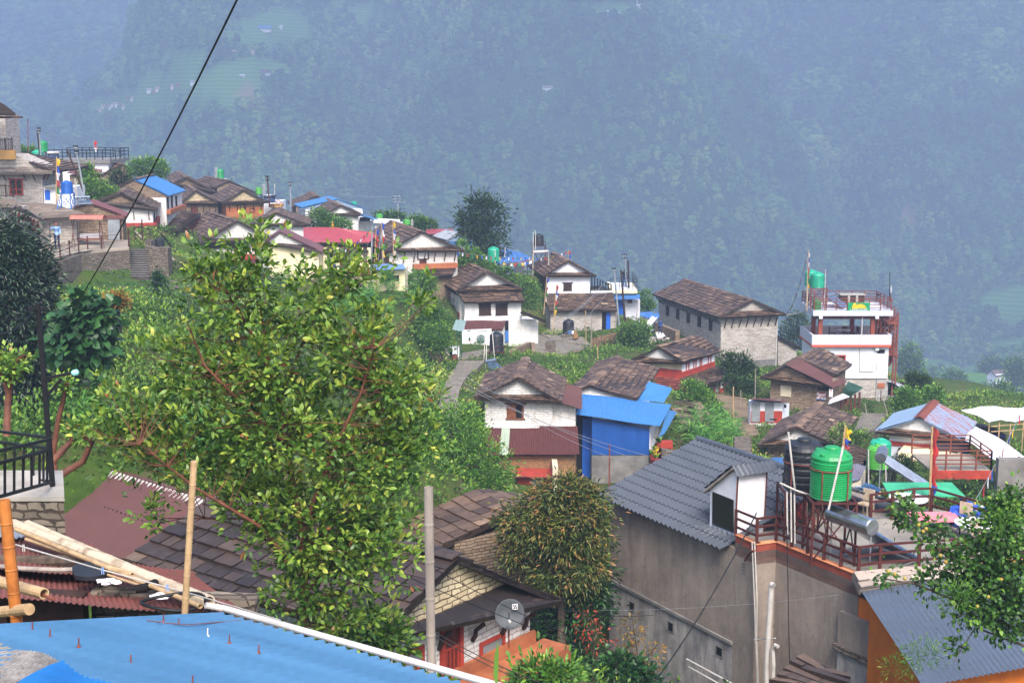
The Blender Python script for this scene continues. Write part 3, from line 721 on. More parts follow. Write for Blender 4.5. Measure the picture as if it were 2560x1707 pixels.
def flagstring(name,label,p0,p1,n,sz,sag,group=None,start=0):
 o=thing(name,label,'prayer flags',p0,0,group);p0,p1=V(p0),V(p1);f=lambda t:lerp(p0,p1,t)-V((0,0,sag*4*t*(1-t)))
 MB().tube([f(i/16)for i in range(17)],.012,4).build('string','wire',o)
 for i in range(n):
  a,b=f((i+.15)/n),f((i+.85)/n);b=a+(b-a).normalized()*min(sz,(b-a).length);mb=MB();dn=V((R.uniform(-.1,.1),R.uniform(-.2,.2),-1))*sz*1.1
  k=R.uniform(.7,1);mb.face([a,b,lerp(a,b,.9)+dn*.5+V((0,.05,0)),lerp(a,b,.1)+dn*.5]);mb.face([lerp(a,b,.1)+dn*.5,lerp(a,b,.9)+dn*.5+V((0,.05,0)),b+dn*k,a+dn])
  mb.build('flag',FLAGC[(i+start)%5],o)
 return o
def flagpole(name,label,b,t,w,cols,group=None,f0=.25,f1=.97,mat='bamboo',cat='prayer flag pole'):
 """tall pole with a long narrow vertical flag, a colour per length"""
 o=thing(name,label,cat,b,0,group);b,t=V(b),V(t);MB().tube([b,t],.045,6,.03).build('mast',mat,o);n=len(cols)
 for i,c in enumerate(cols):
  mb=MB();a0=lerp(b,t,f1-(f1-f0)*i/n);a1=lerp(b,t,f1-(f1-f0)*(i+1)/n)
  for j in range(4):
   u0=lerp(a0,a1,j/4);u1=lerp(a0,a1,(j+1)/4);k0=w*(1+.25*math.sin(i*4+j));k1=w*(1+.25*math.sin(i*4+j+1))
   mb.face([u0+V((.04,-.03,0)),u0+V((k0*.5,-.12,-.05)),u1+V((k1*.5,-.12,-.05)),u1+V((.04,-.03,0))])
   mb.face([u0+V((k0*.5,-.12,-.05)),u0+V((k0,.02,-.1)),u1+V((k1,.02,-.1)),u1+V((k1*.5,-.12,-.05))])
  mb.build('flag_length',c,o)
 return o
def railing(name,label,pts,h,rails,mat='iron_red',w=.06,posts=None,group=None,cat='railing',pick=None,rw=None):
 """posts at every point of pts (or posts per segment) with horizontal rails"""
 o=thing(name,label,cat,pts[0],0,group);P_=[V(p)for p in pts];q=[]
 for i in range(len(P_)-1):
  k=(posts[i]if posts else 1)
  for j in range(k):q.append(lerp(P_[i],P_[i+1],j/k))
 q.append(P_[-1])
 for p in q:MB().bar(p,p+V((0,0,h)),w).build('post',mat,o)
 for f in rails:
  mb=MB()
  for i in range(len(P_)-1):mb.bar(P_[i]+V((0,0,h*f)),P_[i+1]+V((0,0,h*f)),rw or w*.8)
  mb.build('rail',mat,o)
 if pick:
  for i in range(len(P_)-1):
   n=int((P_[i+1]-P_[i]).length/pick)
   for j in range(1,n):p=lerp(P_[i],P_[i+1],j/n);MB().bar(p+V((0,0,h*rails[0])),p+V((0,0,h*rails[-1])),w*.45).build('baluster',mat,o)
 return o
def text(name,s,o3,ex,ez,mat,par,size,align='CENTER',out=.01):
 """real lettering: a mesh made from a font curve, laid on the plane with axes ex (right) and ez (up)"""
 cu=bpy.data.curves.new(name,'FONT');cu.body=s;cu.size=size;cu.align_x=align;cu.extrude=.004;cu.resolution_u=2
 ob=bpy.data.objects.new(name,cu);dg=bpy.context.evaluated_depsgraph_get();me=bpy.data.meshes.new_from_object(ob);bpy.data.objects.remove(ob);bpy.data.curves.remove(cu)
 ex,ez=V(ex).normalized(),V(ez).normalized();n=ex.cross(ez)
 m=Matrix((ex,ez,n)).transposed().to_4x4();m.translation=V(o3)+n*out
 me.transform(MW[par].inverted()@m);me.name=name
 return link(name,me,mat,par)
GV='slate roofed village houses'
H=House('village_house','whitewashed slate house with two dark shuttered windows above a red lean-to',q3(1252,975),q3(1072,893),117,q3(935,1166),q3(1600,1150),'white_wash',so=.55,sk=.6,wo=.3,fo=.8,group=GV)
z1=H.loc('F',q3(1300,1175),-1.0)[1];ex=H.block('front_room','white_wash',q3(1025,1262),q3(1580,1440),-.9,.4,True)
mb=MB();zt=H.on=None
T0=H.P(H.ul-.25,.25,H.zl+.02);T1=H.P(H.ur+.4,.25,H.zl+.02)
e0=on_plane(q3(1020,1272),H.P(0,-1.5,0),H.r);e1=on_plane(q3(1620,1268),H.P(0,-1.5,0),H.r)
slates(mb,e0,e1,T1,T0);mb.build('lean_to_roof','slate',H.o)
OF=-.9-H.wo
for a,b in((1165,1283),(1328,1446)):H.win('F',q3(a,1288),q3(b,1404),'wood_dark',kind='louvre',off=OF,lintel=.1)
H.panel('plinth','plaster_white','F',q3(1020,1425),q3(1582,1446),.12,OF)
H.struts('L',9,.6);H.band('L',None,None,'paint_red',z=(H.base,H.zl-2.0))
H.pent('F',q4(405,778),q4(806,784),q4(398,876),q4(772,874),1.6,'sheet_red',OF,pitch=.14)
H.block('lean_to_wall','white_stone',q4(395,880),q4(770,1045),-2.3,-.9,True)
sg=H.panel('sign_board','white_sheet','F',q4(372,880),q4(660,1042),.05,-2.3-H.wo-.25)
SO=-2.3-H.wo-.3
def wtext(s,face,p,size,mat,off,par,al='CENTER'):
 h,z=H.loc(face,p,off);ex_=H.g if face=='F' else(H.r if face=='R' else-H.r)
 text('lettering',s,H.wp(face,h,z,.012,off),ex_,V((0,0,1)),mat,par,size,al)
h,z=H.loc('F',q4(557,972),SO);MB().lathe(H.wp('F',h,z,.0,SO),[(.38,0),(.38,.015)],32,ax=-H.r).build('round_emblem',plain('sign_green','#0d4d3c','#0b4335',2,.6).name,sg)
for i,(s_,dy,sz)in enumerate((('Ghandruk Club',968,.11),('SOCIAL SERVICE',984,.07),('KASKI',998,.06),('NEPAL',1010,.06))):
 wtext(s_,'F',q4(557,dy),sz,'plaster_white',SO-.02,sg)
mb=MB();pk=[(-.26,.13),(-.1,.27),(-.02,.2),(.1,.25),(.26,.11)]
for a,b in zip(pk,pk[1:]):mb.bar(H.wp('F',h+a[0],z+a[1],.025,SO),H.wp('F',h+b[0],z+b[1],.025,SO),.03)
mb.build('mountain_line','plaster_white',sg)
h2,z2=H.loc('F',q4(445,965),SO);mb=MB();mb.prism([H.wp('F',h2-.12,z2-.13,.01,SO),H.wp('F',h2+.12,z2-.13,.01,SO),H.wp('F',h2,z2+.2,.01,SO)],-H.r*.01).build('tree_emblem','sign_green',sg)
MB().lathe(H.wp('F',h2,z2-.18,.012,SO),[(.05,0),(.05,.01)],16,ax=-H.r).build('red_dot','paint_red2',sg)
mb=MB();mb.tube([H.wp('F',h2+.28*math.cos(a*PI/12),z2+.28*math.sin(a*PI/12),.01,SO)for a in range(25)],.012,5,cap=False)
mb.build('emblem_ring','sheet_pink',sg)
wtext('WELCOME TO','F',q4(530,1040),.12,'iron_black',SO-.02,sg)
wtext('समुदाय सेवा तथा विकास','F',q4(570,897),.1,'iron_black',SO-.02,sg)
H.panel('small_plate','steel_paint','F',q4(422,882),q4(456,895),.03,SO)
H.block('annex','white_wash',q4(830,785),q4(1118,1045),-1.1,.6,True)
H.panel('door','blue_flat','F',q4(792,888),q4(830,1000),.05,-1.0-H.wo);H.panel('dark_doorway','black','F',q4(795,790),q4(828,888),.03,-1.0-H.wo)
H.pent('F',q4(955,690),q4(1110,760),q4(950,705),q4(1200,800),.9,'slate_dark',-1.3-H.wo,sw=.4)
WH1=H
H=House('village_house','smooth white gable house with one small barred window and a balcony under blue sheeting',q4(1415,200),q4(1265,120),129,q4(1165,350),q4(1690,350),'plaster_white',so=.5,sk=.45,wo=.25,fo=.5,group=GV)
H.win('F',q4(1366,415),q4(1448,498),'wood_dark',kind='louvre',lintel=.12)
H.band('L',None,None,'mud_stone',z=(H.base,H.zl-.15));H.struts('L',6,.5)
z0=H.loc('F',q4(1400,522))[1];T=[H.wp('F',H.loc('F',q4(x,526))[0],z0,.02)for x in(1170,1850)]
Bm=[on_plane(q4(x,y),H.P(0,-3.6,0),H.r)for x,y in((1228,692),(1892,690))]
mb=MB();slates(mb,Bm[0],Bm[1],T[1],T[0]);mb.build('lower_roof','slate',H.o)
H.block('lower_storey','grey_stone',q4(1240,700),q4(1888,880),-3.1,.3,True)
H.panel('upper_wall_right','plaster_white','F',q4(1635,500),q4(1850,524),.04)
LO=-3.1-H.wo;H.panel('doorway','black','F',q4(1745,702),q4(1826,872),.03,LO);H.panel('door_leaf','blue_paint','F',q4(1785,702),q4(1824,872),.05,LO)
MB().bar(H.wp('F',H.loc('F',q4(1745,700),LO)[0],H.loc('F',q4(1745,700),LO)[1],.05,LO),H.wp('F',H.loc('F',q4(1830,700),LO)[0],H.loc('F',q4(1830,700),LO)[1],.05,LO),.14).build('door_lintel','wood_dark',H.o)
mb=MB();A=[at(q4(1640,352),130.5),at(q4(1835,435),129),at(q4(1800,440),133.5),at(q4(1668,350),134)];corr(mb,A[0],A[1],A[2],A[3],.15);mb.build('awning','sheet_skyblue',H.o)
H.block('balcony_floor','cement_pale',q4(1640,500),q4(1835,512),.3,4,False)
for x in range(1645,1836,27):
 a=on_plane(q4(x,500),H.P(0,.5,0),H.r);b=on_plane(q4(x,352+(x-1640)*.42),H.P(0,.5,0),H.r);MB().bar(a,b,.1).build('awning_post','iron_black',H.o)
WH2=H
H=House('stone_hall','large grey stone hall with five tall slit windows under a long slate roof',q5(1258,585),q5(600,385),127,q5(930,760),q5(1596,730),'grey_stone',so=.55,sk=.7,wo=.2,fo=.75,sw=.55,sh=.42,wave=.02)
for a in((416,640,442,745),(516,670,542,780),(620,705,646,815),(726,740,754,855),(838,775,866,890)):H.win('L',q5(a[0],a[1]),q5(a[2],a[3]),'wood_dark',fr=.06,lintel=.05)
H.struts('L',26,.75);H.struts('F',8,1.1)
MB().bar(H.P(H.ur-.1,H.wo-.06,H.zr-.3),H.P(H.ur-.1,H.wo-.06,H.base),.09).build('drain_pipe','pvc',H.o)
H.band('F',None,None,'cement',z=(H.base,H.loc('F',q5(1300,1175))[1]))
HALL=H
t=thing('stone_annex','low stone lean-to annex at the right end of the big stone hall','outbuilding',H.P(H.ur+2,2,H.base),H.rz)
p=[on_plane(q5(x,y),H.P(0,.5,0),H.r)for x,y in((1507,948),(1690,1050),(1690,1250),(1507,1250))]
MB().prism(p,H.r*4).build('wall','grey_stone',t)
mb=MB();a,b=[on_plane(q5(x,y),H.P(0,.2,0),H.r)for x,y in((1505,936),(1745,1068))];slates(mb,b,b+H.r*5,a+H.r*5,a,sw=.5);mb.build('roof','slate_dark',t)
H=House('village_house','white and red painted house with sagging slate roof and red carved windows along its side',q5(335,1040),q5(690,937),106,q5(48,1190),q5(580,1205),'plaster_cream',so=.42,sk=.4,wo=.25,fo=.55,group=GV,wave=.1,ped='white_stone',sh=.38)
H.band('F',q5(300,1245),q5(300,1335),'paint_red',.05);H.band('R',None,None,'plaster_white',.02,'side_wall',z=(H.loc('R',q5(700,1240))[1]-.1,H.zr))
H.band('R',q5(570,1290),q5(570,1345),'paint_red',.06)
for a in((606,1205,634,1300),(678,1180,704,1268),(740,1160,760,1240),(822,1138,850,1225)):H.win('R',q5(a[0],a[1]),q5(a[2],a[3]),'paint_red','wood_red',lintel=.12,fr=.12)
zz_=H.loc('R',q5(600,1350))[1]
mb=MB();A_=[H.wp('R',-.2,zz_+.1,.02),H.wp('R',H.L+.6,zz_+.1,.02)];B_=[on_plane(p,H.wp('R',0,0,2.6),H.g)for p in(q5(770,1440),q5(1065,1312))]
slates(mb,B_[0],B_[1],A_[1],A_[0],sw=.45);mb.build('side_pent_roof','slate',H.o)
mb=MB();A_=[H.wp('F',H.ul-.3,zz_,.02),H.wp('F',H.ur+.3,zz_,.02)];B_=[on_plane(p,H.wp('F',0,0,1.6),H.r)for p in(q5(270,1462),q5(620,1466))]
slates(mb,B_[0],B_[1],A_[1],A_[0],sw=.4,sh=.35);mb.build('front_pent_roof',plain('slate_red','#8a4436','#5f352c',2,.8,.4,12,.35).name,H.o)
q=[on_plane(p,H.wp('R',0,0,2.2),H.g)for p in(q5(945,1375),q5(1030,1345),q5(945,1570),q5(1030,1550))]
mb=MB();mb.prism([q[0]+V((0,0,.2)),q[1]+V((0,0,.1)),V((q[1].x,q[1].y,H.base)),V((q[0].x,q[0].y,H.base))],-H.g*2).build('side_room','plaster_white',H.o)
mb=MB();mb.prism([lerp(q[0],q[2],.4),lerp(q[1],q[3],.4),V((q[1].x,q[1].y,H.base)),V((q[0].x,q[0].y,H.base))],H.g*.05).build('side_room_band','paint_red',H.o)
a=lerp(q[0],q[1],.4);MB().box(a-V((0,0,.1)),(q[1]-q[0])*.35,V((0,0,-.9)),H.g*.08).build('side_window','paint_red',H.o)
for i in range(4):a=lerp(B_[0],B_[1],.1);a=lerp(on_plane(q5(780,1440),H.wp('R',0,0,2.2),H.g),on_plane(q5(940,1378),H.wp('R',0,0,2.2),H.g),i/3);MB().bar(a,V((a.x,a.y,H.base)),.11).build('porch_post','wood_brown',H.o)
MB().prism([H.wp('R',.1,H.base,.05),H.wp('R',3,H.base,.05),H.wp('R',3,zz_,.05),H.wp('R',.1,zz_,.05)],H.g*.05).build('porch_back','wood_red',H.o)
MB().slab(lerp(B_[0],A_[0],0)+V((0,0,0)),*[V(x)for x in(B_[0]+V((.01,0,0)),B_[0]+V((.01,.01,0)),B_[0]+V((0,.01,0)))],.01).build('eave_end','slate',H.o)
RW=H
H=House('village_house','brown stone house with maroon sheet metal over the front half of its slate roof',q6(235,1112),q6(520,962),98,q6(0,1222),q6(560,1300),'brown_stone',so=.6,sk=.4,wo=.25,fo=.6,group=GV,kR='none',ped='brown_stone')
mb=MB();w_=H.L*.42;n_=V((0,0,.1))
corr(mb,on_plane(q6(655,1332),H.P(0,-.5,0),H.r)+n_,on_plane(q6(775,1272),H.P(0,w_+1.0,0),H.r)+n_,H.P(0,w_,H.N.z)+n_,H.P(0,-.3,H.N.z)+n_,.14);mb.build('sheet_overlay','sheet_maroon',H.o)
mb=MB();slates(mb,on_plane(q6(680,1212),H.P(0,w_-.4,0),H.r),on_plane(q6(822,1110),H.P(0,H.L+.2,0),H.r),H.P(0,H.L+.2,H.N.z+.05),H.P(0,w_-.5,H.N.z+.05));mb.build('roof_slope','slate',H.o)
H.win('F',q6(185,1292),q6(276,1396),'plaster_cream','plaster_cream',kind='louvre',fr=.08)
MB().box(H.P(H.ur,H.wo+.3,H.base),H.g*.75,H.r*2.6,V((0,0,H.loc('F',q6(600,1290))[1]-H.base))).build('side_room','brown_stone',H.o)
H.panel('shop_opening','black','F',q6(485,1295),q6(640,1345),.04,.25);bn=H.panel('banner','white_sheet','F',q6(482,1352),q6(584,1422),.03,.1)
wtext('चिया कफी','F',q6(533,1400),.26,'paint_red2',.05,bn);H.panel('banner_stripe','paint_red2','F',q6(525,1356),q6(578,1372),.035,.08,bn);H.panel('banner_food','plaster_orange','F',q6(528,1402),q6(548,1414),.035,.08,bn);H.panel('banner_cup','cement','F',q6(560,1403),q6(572,1412),.035,.08,bn);H.panel('banner_foot','blue_flat','F',q6(486,1415),q6(580,1419),.035,.08,bn)
bn2=H.panel('narrow_banner','white_sheet','F',q6(618,1328),q6(648,1398),.03,-.6);H.panel('banner_stripe','paint_red2','F',q6(626,1332),q6(640,1342),.035,-.62,bn2)
mb=MB();P4=[on_plane(q6(x,y),H.P(0,w,0),H.r)for x,y,w in((610,1460,-.7),(800,1395,3.2),(740,1365,3.4),(625,1415,-.3))];mb.slab(*P4,.08);mb.build('porch_canopy','white_sheet',H.o)
MR=H
t=thing('porch','orange porch with wooden posts under a green sheet roof beside the tower','porch',at(q6(800,1540),102),0)
a,b,c,d=at(q6(785,1258),103),at(q6(925,1312),106),at(q6(780,1415),101.5),at(q6(722,1395),99)
mb=MB();corr(mb,c,b,a,d+V((0,0,.25)),.14);mb.build('roof','sheet_green',t)
e0,e1=at(q6(640,1468),99),at(q6(888,1355),105);gb=min(gz(e0),gz(e1))-.6
for i in range(7):p=lerp(e0,e1,i/6);MB().bar(V((p.x,p.y,gb)),p,.13).build('post','wood_red',t)
mb=MB();o_=V((-.6,.9,0));mb.prism([V((e0.x,e0.y,gb))+o_,V((e1.x,e1.y,gb))+o_,e1+o_,e0+o_],V((-.1,.15,0))).build('back_wall','plaster_orange',t)
f0,f1=lerp(e0,e1,.55),e1;MB().prism([V((f0.x,f0.y,gb)),V((f1.x,f1.y,gb)),V((f1.x,f1.y,f1.z-1.7)),V((f0.x,f0.y,f0.z-1.7))],V((-.15,.25,0))).build('parapet','plaster_orange',t)
H=House('village_house','low slate house with small white brick gable behind the black tank',b3(594,330),b3(770,147),80,b3(285,470),b3(900,470),'brown_stone',so=.55,sk=.25,wo=.3,fo=.45,group=GV,ped='white_stone',sw=.42,sh=.36)
H.band('R',None,None,'plaster_white',.02,'side_wall',z=(H.zr-2.2,H.zr));H.struts('F',7,.5)
t=thing('slate_shed','small slate shed roof between the yellow flag and the green tanks','shed',at(b3(1050,620),74),0)
A=[at(b3(960,655),70.5),at(b3(1130,650),71),at(b3(1162,517),74.8),at(b3(965,450),75)];mb=MB();slates(mb,A[0],A[1],A[2],A[3],sw=.42,sh=.36);mb.build('roof','slate',t)
zb=gz(A[0])-.5;MB().prism([A[0]+V((.2,.3,-.15)),A[1]+V((-.2,.3,-.15)),A[2]+V((-.2,-.1,-.15)),A[3]+V((.2,-.1,-.15))],V((0,0,-4))).build('wall','brown_stone',t)
H=House('village_house','white house with red band under a rust streaked pale blue metal roof',c7(1070,862),c7(1232,690),78,c7(565,1022),c7(1558,1130),'plaster_white',so=.75,sk=.35,wo=.3,fo=.5,group=GV,kL='sheet_paleblue',kR='sheet_rustblue',ridge=False,rk=dict(pitch=.2,amp=.015),ped='white_wash')
mb=MB();z=H.N.z
for sd in(-1,1):mb.slab(H.P(0,-.2,z+.1),H.P(0,H.L+.25,z+.1),H.P(sd*.3,H.L+.25,z-.02),H.P(sd*.3,-.2,z-.02),.03)
mb.build('ridge_cap','iron_rust',H.o)
H.band('F',c7(900,1142),c7(900,1190),'paint_red2',.06)
H.block('lower_storey','plaster_beige',c7(830,1250),c7(1480,1500),-1.6,.4,True)
mb=MB();A_=[on_plane(p,H.P(0,H.wo-.02,0),H.r)for p in(c7(835,1205),c7(1500,1215))];B_=[on_plane(p,H.P(0,-2.2,0),H.r)for p in(c7(815,1405),c7(1500,1420))]
slates(mb,B_[0],B_[1],A_[1],A_[0],sw=.45,sh=.3);mb.build('pent_roof_lower','slate_dark',H.o)
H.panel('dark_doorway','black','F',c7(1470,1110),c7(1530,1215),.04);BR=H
t=single(MB().box(*(lambda o:(o,H.g*1.95,H.r*.05,V((0,0,.95))))(on_plane(c7(1232,1240),H.P(0,H.wo-.35,0),H.r))),'photovoltaic_panel','dark blue framed solar panel leaning on the white wall under the rusty blue roof','solar panel','solar')
H=House('village_house','white brick house with open brown shutter window above a red corrugated lean-to',b1(535,325),b1(605,137),78,b1(100,525),b1(960,565),'white_stone',so=.55,sk=.35,wo=.3,fo=.5,group=GV,sw=.36,sh=.32,wave=.06)
H.block('side_room','white_flaked',b1(832,590),b1(1090,1080),.5,H.L*.8,True,z2=H.loc('F',b1(832,600))[1])
mb=MB();A_=[on_plane(p,H.P(0,w,0),H.r)for p,w in((b1(1155,640),-.1),(b1(1157,430),4.6),(b1(938,368),4.9),(b1(905,560),-.1))];corr(mb,A_[0],A_[1],A_[2],A_[3],.14);mb.build('side_roof','sheet_maroon',H.o)
w=H.win('F',b1(420,574),b1(586,740),'wood_brown','black',fr=.11,lintel=.15);H.panel('shutter','wood_brown','F',b1(432,590),b1(507,728),.07,0,w)
mb=MB();A_=[on_plane(p,H.P(0,H.wo-.02,0),H.r)for p in(b1(185,812),b1(1112,800))];B_=[on_plane(p,H.P(0,-1.9,0),H.r)for p in(b1(150,1088),b1(1132,1078))]
f_=lambda t:(lerp(B_[0],B_[1],t),lerp(A_[0],A_[1],t));o1,t1=f_(.2);o2,t2=f_(.29)
corr(mb,B_[0],o1,t1,A_[0],.1);corr(mb,o2,B_[1],A_[1],t2,.1);mb.build('lean_to_roof','sheet_red',H.o)
mb=MB();corr(mb,o1,o2,t2,t1,.1);mb.build('clear_roof_strip',metal_sheet('sheet_clear','#a9b5a4','#94a08f').name,H.o)
H.panel('plinth','plaster_white','F',b1(200,795),b1(740,822),.15)
H.block('lower_storey','mud_stone',b1(345,1085),b1(1090,1300),-1.5,.4,True)
CH=H
t=thing('red_room','small red room with grey door and maroon roof below the white brick house','outbuilding',at(b1(700,1480),75),0)
o_=at(b1(520,1480),74.5);e_=at(b1(868,1480),74.5);ztop=at(b1(700,1305),74.5).z;zb=o_.z-2
MB().box(V((o_.x,o_.y,zb)),V((e_.x-o_.x,0,0)),V((0,3,0)),V((0,0,ztop-zb))).build('wall','paint_red',t)
d0,d1=at(b1(662,1325),74.5),at(b1(780,1480),74.5);MB().box(V((d0.x,d0.y-.06,d1.z-1)),V((d1.x-d0.x,0,0)),V((0,.055,0)),V((0,0,d0.z-d1.z+1))).build('door','steel_paint',t)
mb=MB();corr(mb,at(b1(500,1308),74),at(b1(885,1306),74),at(b1(880,1265),77.6),at(b1(520,1250),77.6),.14);mb.build('roof','sheet_brown',t)
MB().box(at(b1(868,1310),74.4)-V((0,0,3.4)),V((.3,0,0)),V((0,3,0)),V((0,0,4))).build('corner_pillar','plaster_cream',t)
H=House('village_house','slate house wrapped in bright blue sheet roofs with a blue wall on grey cement',b1(1238,400),b1(1500,127),82,b1(1010,470),b1(1690,545),'white_wash',so=.55,skirt=False,wo=.25,group=GV,sw=.42,sh=.38,wave=.07)
PB=lambda x,y,w:on_plane(b1(x,y),H.P(0,w,0),V((0,1,0)))
mb=MB();corr(mb,PB(1095,690,-4.0),PB(1920,805,-4.0),PB(2032,590,-.6),PB(1157,484,-.4),.16,.012);mb.build('sheet_roof','sheet_skyblue',H.o)
mb=MB();corr(mb,PB(1960,575,.2),PB(2040,435,4.2),PB(1812,362,4.5),PB(1675,545,.5),.16,.012);mb.build('side_sheet_roof','sheet_skyblue',H.o)
mb=MB();corr(mb,PB(1915,905,-3),PB(1960,880,-2),PB(2090,665,1.5),PB(1990,640,-1),.16,.012);mb.build('far_sheet_roof','sheet_blue',H.o)
f1,f2,f3=PB(1256,720,-3.6),PB(1815,1085,-3.6),PB(1815,1400,-3.6)
MB().box(V((f1.x,f1.y,f2.z)),V((f2.x-f1.x,0,0)),V((.0,4,0)),V((0,0,f1.z-f2.z-.75))).build('blue_wall',metal_sheet('blue_panel','#22509a','#1b4688',None,0,.35).name,H.o)
MB().prism([V((f1.x,f1.y,f1.z-.76)),V((f2.x,f1.y,f1.z-.76)),V((f2.x,f1.y,f1.z-.75)),V((f1.x,f1.y,f1.z+.02))],V((0,3.5,0))).build('blue_wall_top','blue_panel',H.o)
MB().box(V((f1.x,f1.y+.04,gz(f1)-2)),V((f2.x-f1.x-.03,0,0)),V((.0,4,0)),V((0,0,f2.z-gz(f1)+2-.005))).build('cement_base','cement',H.o)
s0=V((f2.x+.02,f1.y+.3,f2.z+.1));MB().box(s0,V((.05,0,0)),V((.9,2.6,0)),V((0,0,1.5))).build('side_banner','white_sheet',H.o)
for k in range(7):MB().box(s0+V((.07,.2,.25+(k%2)*.55))+V((.9,2.6,0))*(.05+k*.12),V((.01,0,0)),V((.09,.27,0)),V((0,0,.35))).build('banner_mark','blue_paint',H.o)
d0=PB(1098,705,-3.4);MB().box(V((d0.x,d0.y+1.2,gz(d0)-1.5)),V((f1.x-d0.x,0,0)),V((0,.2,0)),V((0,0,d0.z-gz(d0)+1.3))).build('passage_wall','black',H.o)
d1_=PB(1165,1000,-2.9);MB().box(V((d1_.x,d0.y+1.05,gz(d0)-.5)),V((1.4,0,0)),V((0,.08,0)),V((0,0,4.2))).build('passage_door','blue_paint',H.o)
BH=H
H=House('village_house','white gable house with wide slate roof behind the tall prayer flags',q3(607,578),q3(310,480),120,q3(245,772),q3(1025,772),'white_stone',so=.5,sk=.45,wo=.25,fo=.5,group=GV)
H.struts('F',7,.9);H.band('L',None,None,'mud_stone',z=(H.base,H.zl));H.win('F',q3(560,778),q3(675,855),'wood_dark','white_wash',fr=.1);H.win('F',q3(582,852),q3(652,912),'wood_dark','wood_red',lintel=.1)
H.panel('plinth','plaster_orange','F',q3(515,902),q3(942,934),.5)
H.pent('F',q3(575,936),q3(935,930),q3(560,1022),q3(905,1020),1.6,'slate_dark');H.block('lower_storey','brown_stone',q3(640,1028),q3(905,1120),-1.0,.3,True)
H=House('village_house','blue walled house with rust striped metal roof behind the white gable house',q3(985,600),q3(850,562),142,q3(850,668),q3(1125,662),'blue_flat',so=.3,skirt=False,group=GV,kL='sheet_silver',kR='sheet_silver',ridge=False,ped='sheet_paleblue',rk=dict(pitch=.25))
H.panel('rusty_door','sheet_white','F',q3(945,715),q3(1030,790),.05)
t=thing('pink_roof_house','house of which a faded pink metal roof shows beyond the rust striped one','house',at(q3(780,640),152),0)
mb=MB();A=[at(q3(650,612),150),at(q3(935,606),150),at(q3(905,555),155),at(q3(645,562),155)];corr(mb,*A,.25);mb.build('roof','sheet_pink',t);MB().box(A[0]+V((.2,.4,-4)),(A[1]-A[0])*.9,V((0,4,0)),V((0,0,3.8))).build('wall','plaster_beige',t)
H=House('village_house','white gable house with slate roof in front of a larger blue roof',q2(1772,522),q2(1640,455),152,q2(1600,612),q2(1995,620),'white_wash',so=.5,sk=.3,wo=.25,fo=.4,group=GV)
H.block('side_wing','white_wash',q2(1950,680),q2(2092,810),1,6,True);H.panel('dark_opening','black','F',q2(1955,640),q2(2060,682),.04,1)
mb=MB();w1=[at(q2(1955,622),150.5),at(q2(2140,668),150.5),at(q2(2130,650),154),at(q2(1980,612),154)];corr(mb,*w1,.25);mb.build('awning','sheet_blue',H.o)
H=House('village_house','house with pale blue gable and bright blue sheet roof on the ridge line',q2(1738,460),q2(1652,430),160,q2(1390,545),q2(2020,556),'plaster_white',so=.4,skirt=False,group=GV,kL='sheet_blue',kR='sheet_blue',ridge=False,ped='sheet_paleblue',rk=dict(pitch=.3))
H=House('village_house','brown slate house standing behind the blue roof near the grey pole',q2(1535,432),q2(1480,387),168,q2(1290,538),q2(1700,545),'brown_stone',so=.5,skirt=False,group=GV)
t=thing('white_shed','long white shed with flat pale roof right of the blue awning','shed',at(q2(2220,760),158),0)
A=[at(q2(2092,688),156),at(q2(2352,712),156),at(q2(2352,662),163),at(q2(2100,648),163)];MB().slab(*A,.1).build('roof','white_sheet',t);MB().box(A[0]+V((.1,.4,-3)),(A[1]-A[0])*.95,V((0,5,0)),V((0,0,2.8))).build('wall','plaster_white',t)
H=House('village_house','brown slate house with narrow gable highest at the back of the left cluster',q2(258,245),q2(178,187),162,q2(125,308),q2(548,388),'brown_stone',so=.5,sk=.3,wo=.2,fo=.4,group=GV)
H=House('village_house','slate house carrying a green water tank behind its ridge',q2(680,280),q2(455,237),166,q2(520,352),q2(955,405),'brown_stone',so=.5,skirt=False,group=GV)
H=House('village_house','low slate house with mossy stone gable and unpainted brown front',q2(352,378),q2(270,320),150,q2(183,505),q2(607,508),'brown_stone',so=.4,sk=.5,wo=.2,fo=.35,group=GV,ped='yellow_stone')
H.struts('F',6,.9);H.win('F',q2(300,530),q2(368,600),'wood_brown','wood_red')
H=House('village_house','slate house with orange mud front and one small dark window',q2(820,370),q2(700,322),148,q2(605,497),q2(1067,492),'plaster_orange',so=.5,sk=.3,wo=.2,fo=.4,group=GV,ped='yellow_stone')
H.band('F',q2(800,500),q2(800,545),'mud_stone',.02);H.win('F',q2(780,508),q2(836,596),'wood_dark',lintel=.06);H.win('F',q2(876,552),q2(930,592),'wood_red','plaster_orange');H.struts('F',5,.8)
H=House('village_house','long slate house with white brick gable and brown side wall beside the leaning beam',q2(758,672),q2(480,583),118,q2(393,892),q2(1125,850),'white_stone',so=.5,sk=.35,wo=.25,fo=.6,group=GV)
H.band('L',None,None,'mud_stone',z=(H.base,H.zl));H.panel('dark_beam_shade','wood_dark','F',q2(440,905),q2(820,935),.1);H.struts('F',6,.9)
H.panel('door','wood_brown','F',q2(720,935),q2(796,1020),.06);H.panel('red_plinth','paint_red2','F',q2(600,1012),q2(1000,1045),.3)
H.pent('F',q2(600,1048),q2(1000,1040),q2(590,1110),q2(960,1105),1.2,'sheet_red')
H=House('village_house','slate house with clean white brick gable left of the temple',q2(1140,592),q2(1170,545),131,q2(895,712),q2(1470,718),'white_wash',so=.5,sk=.3,wo=.25,fo=.4,group=GV,ped='white_stone')
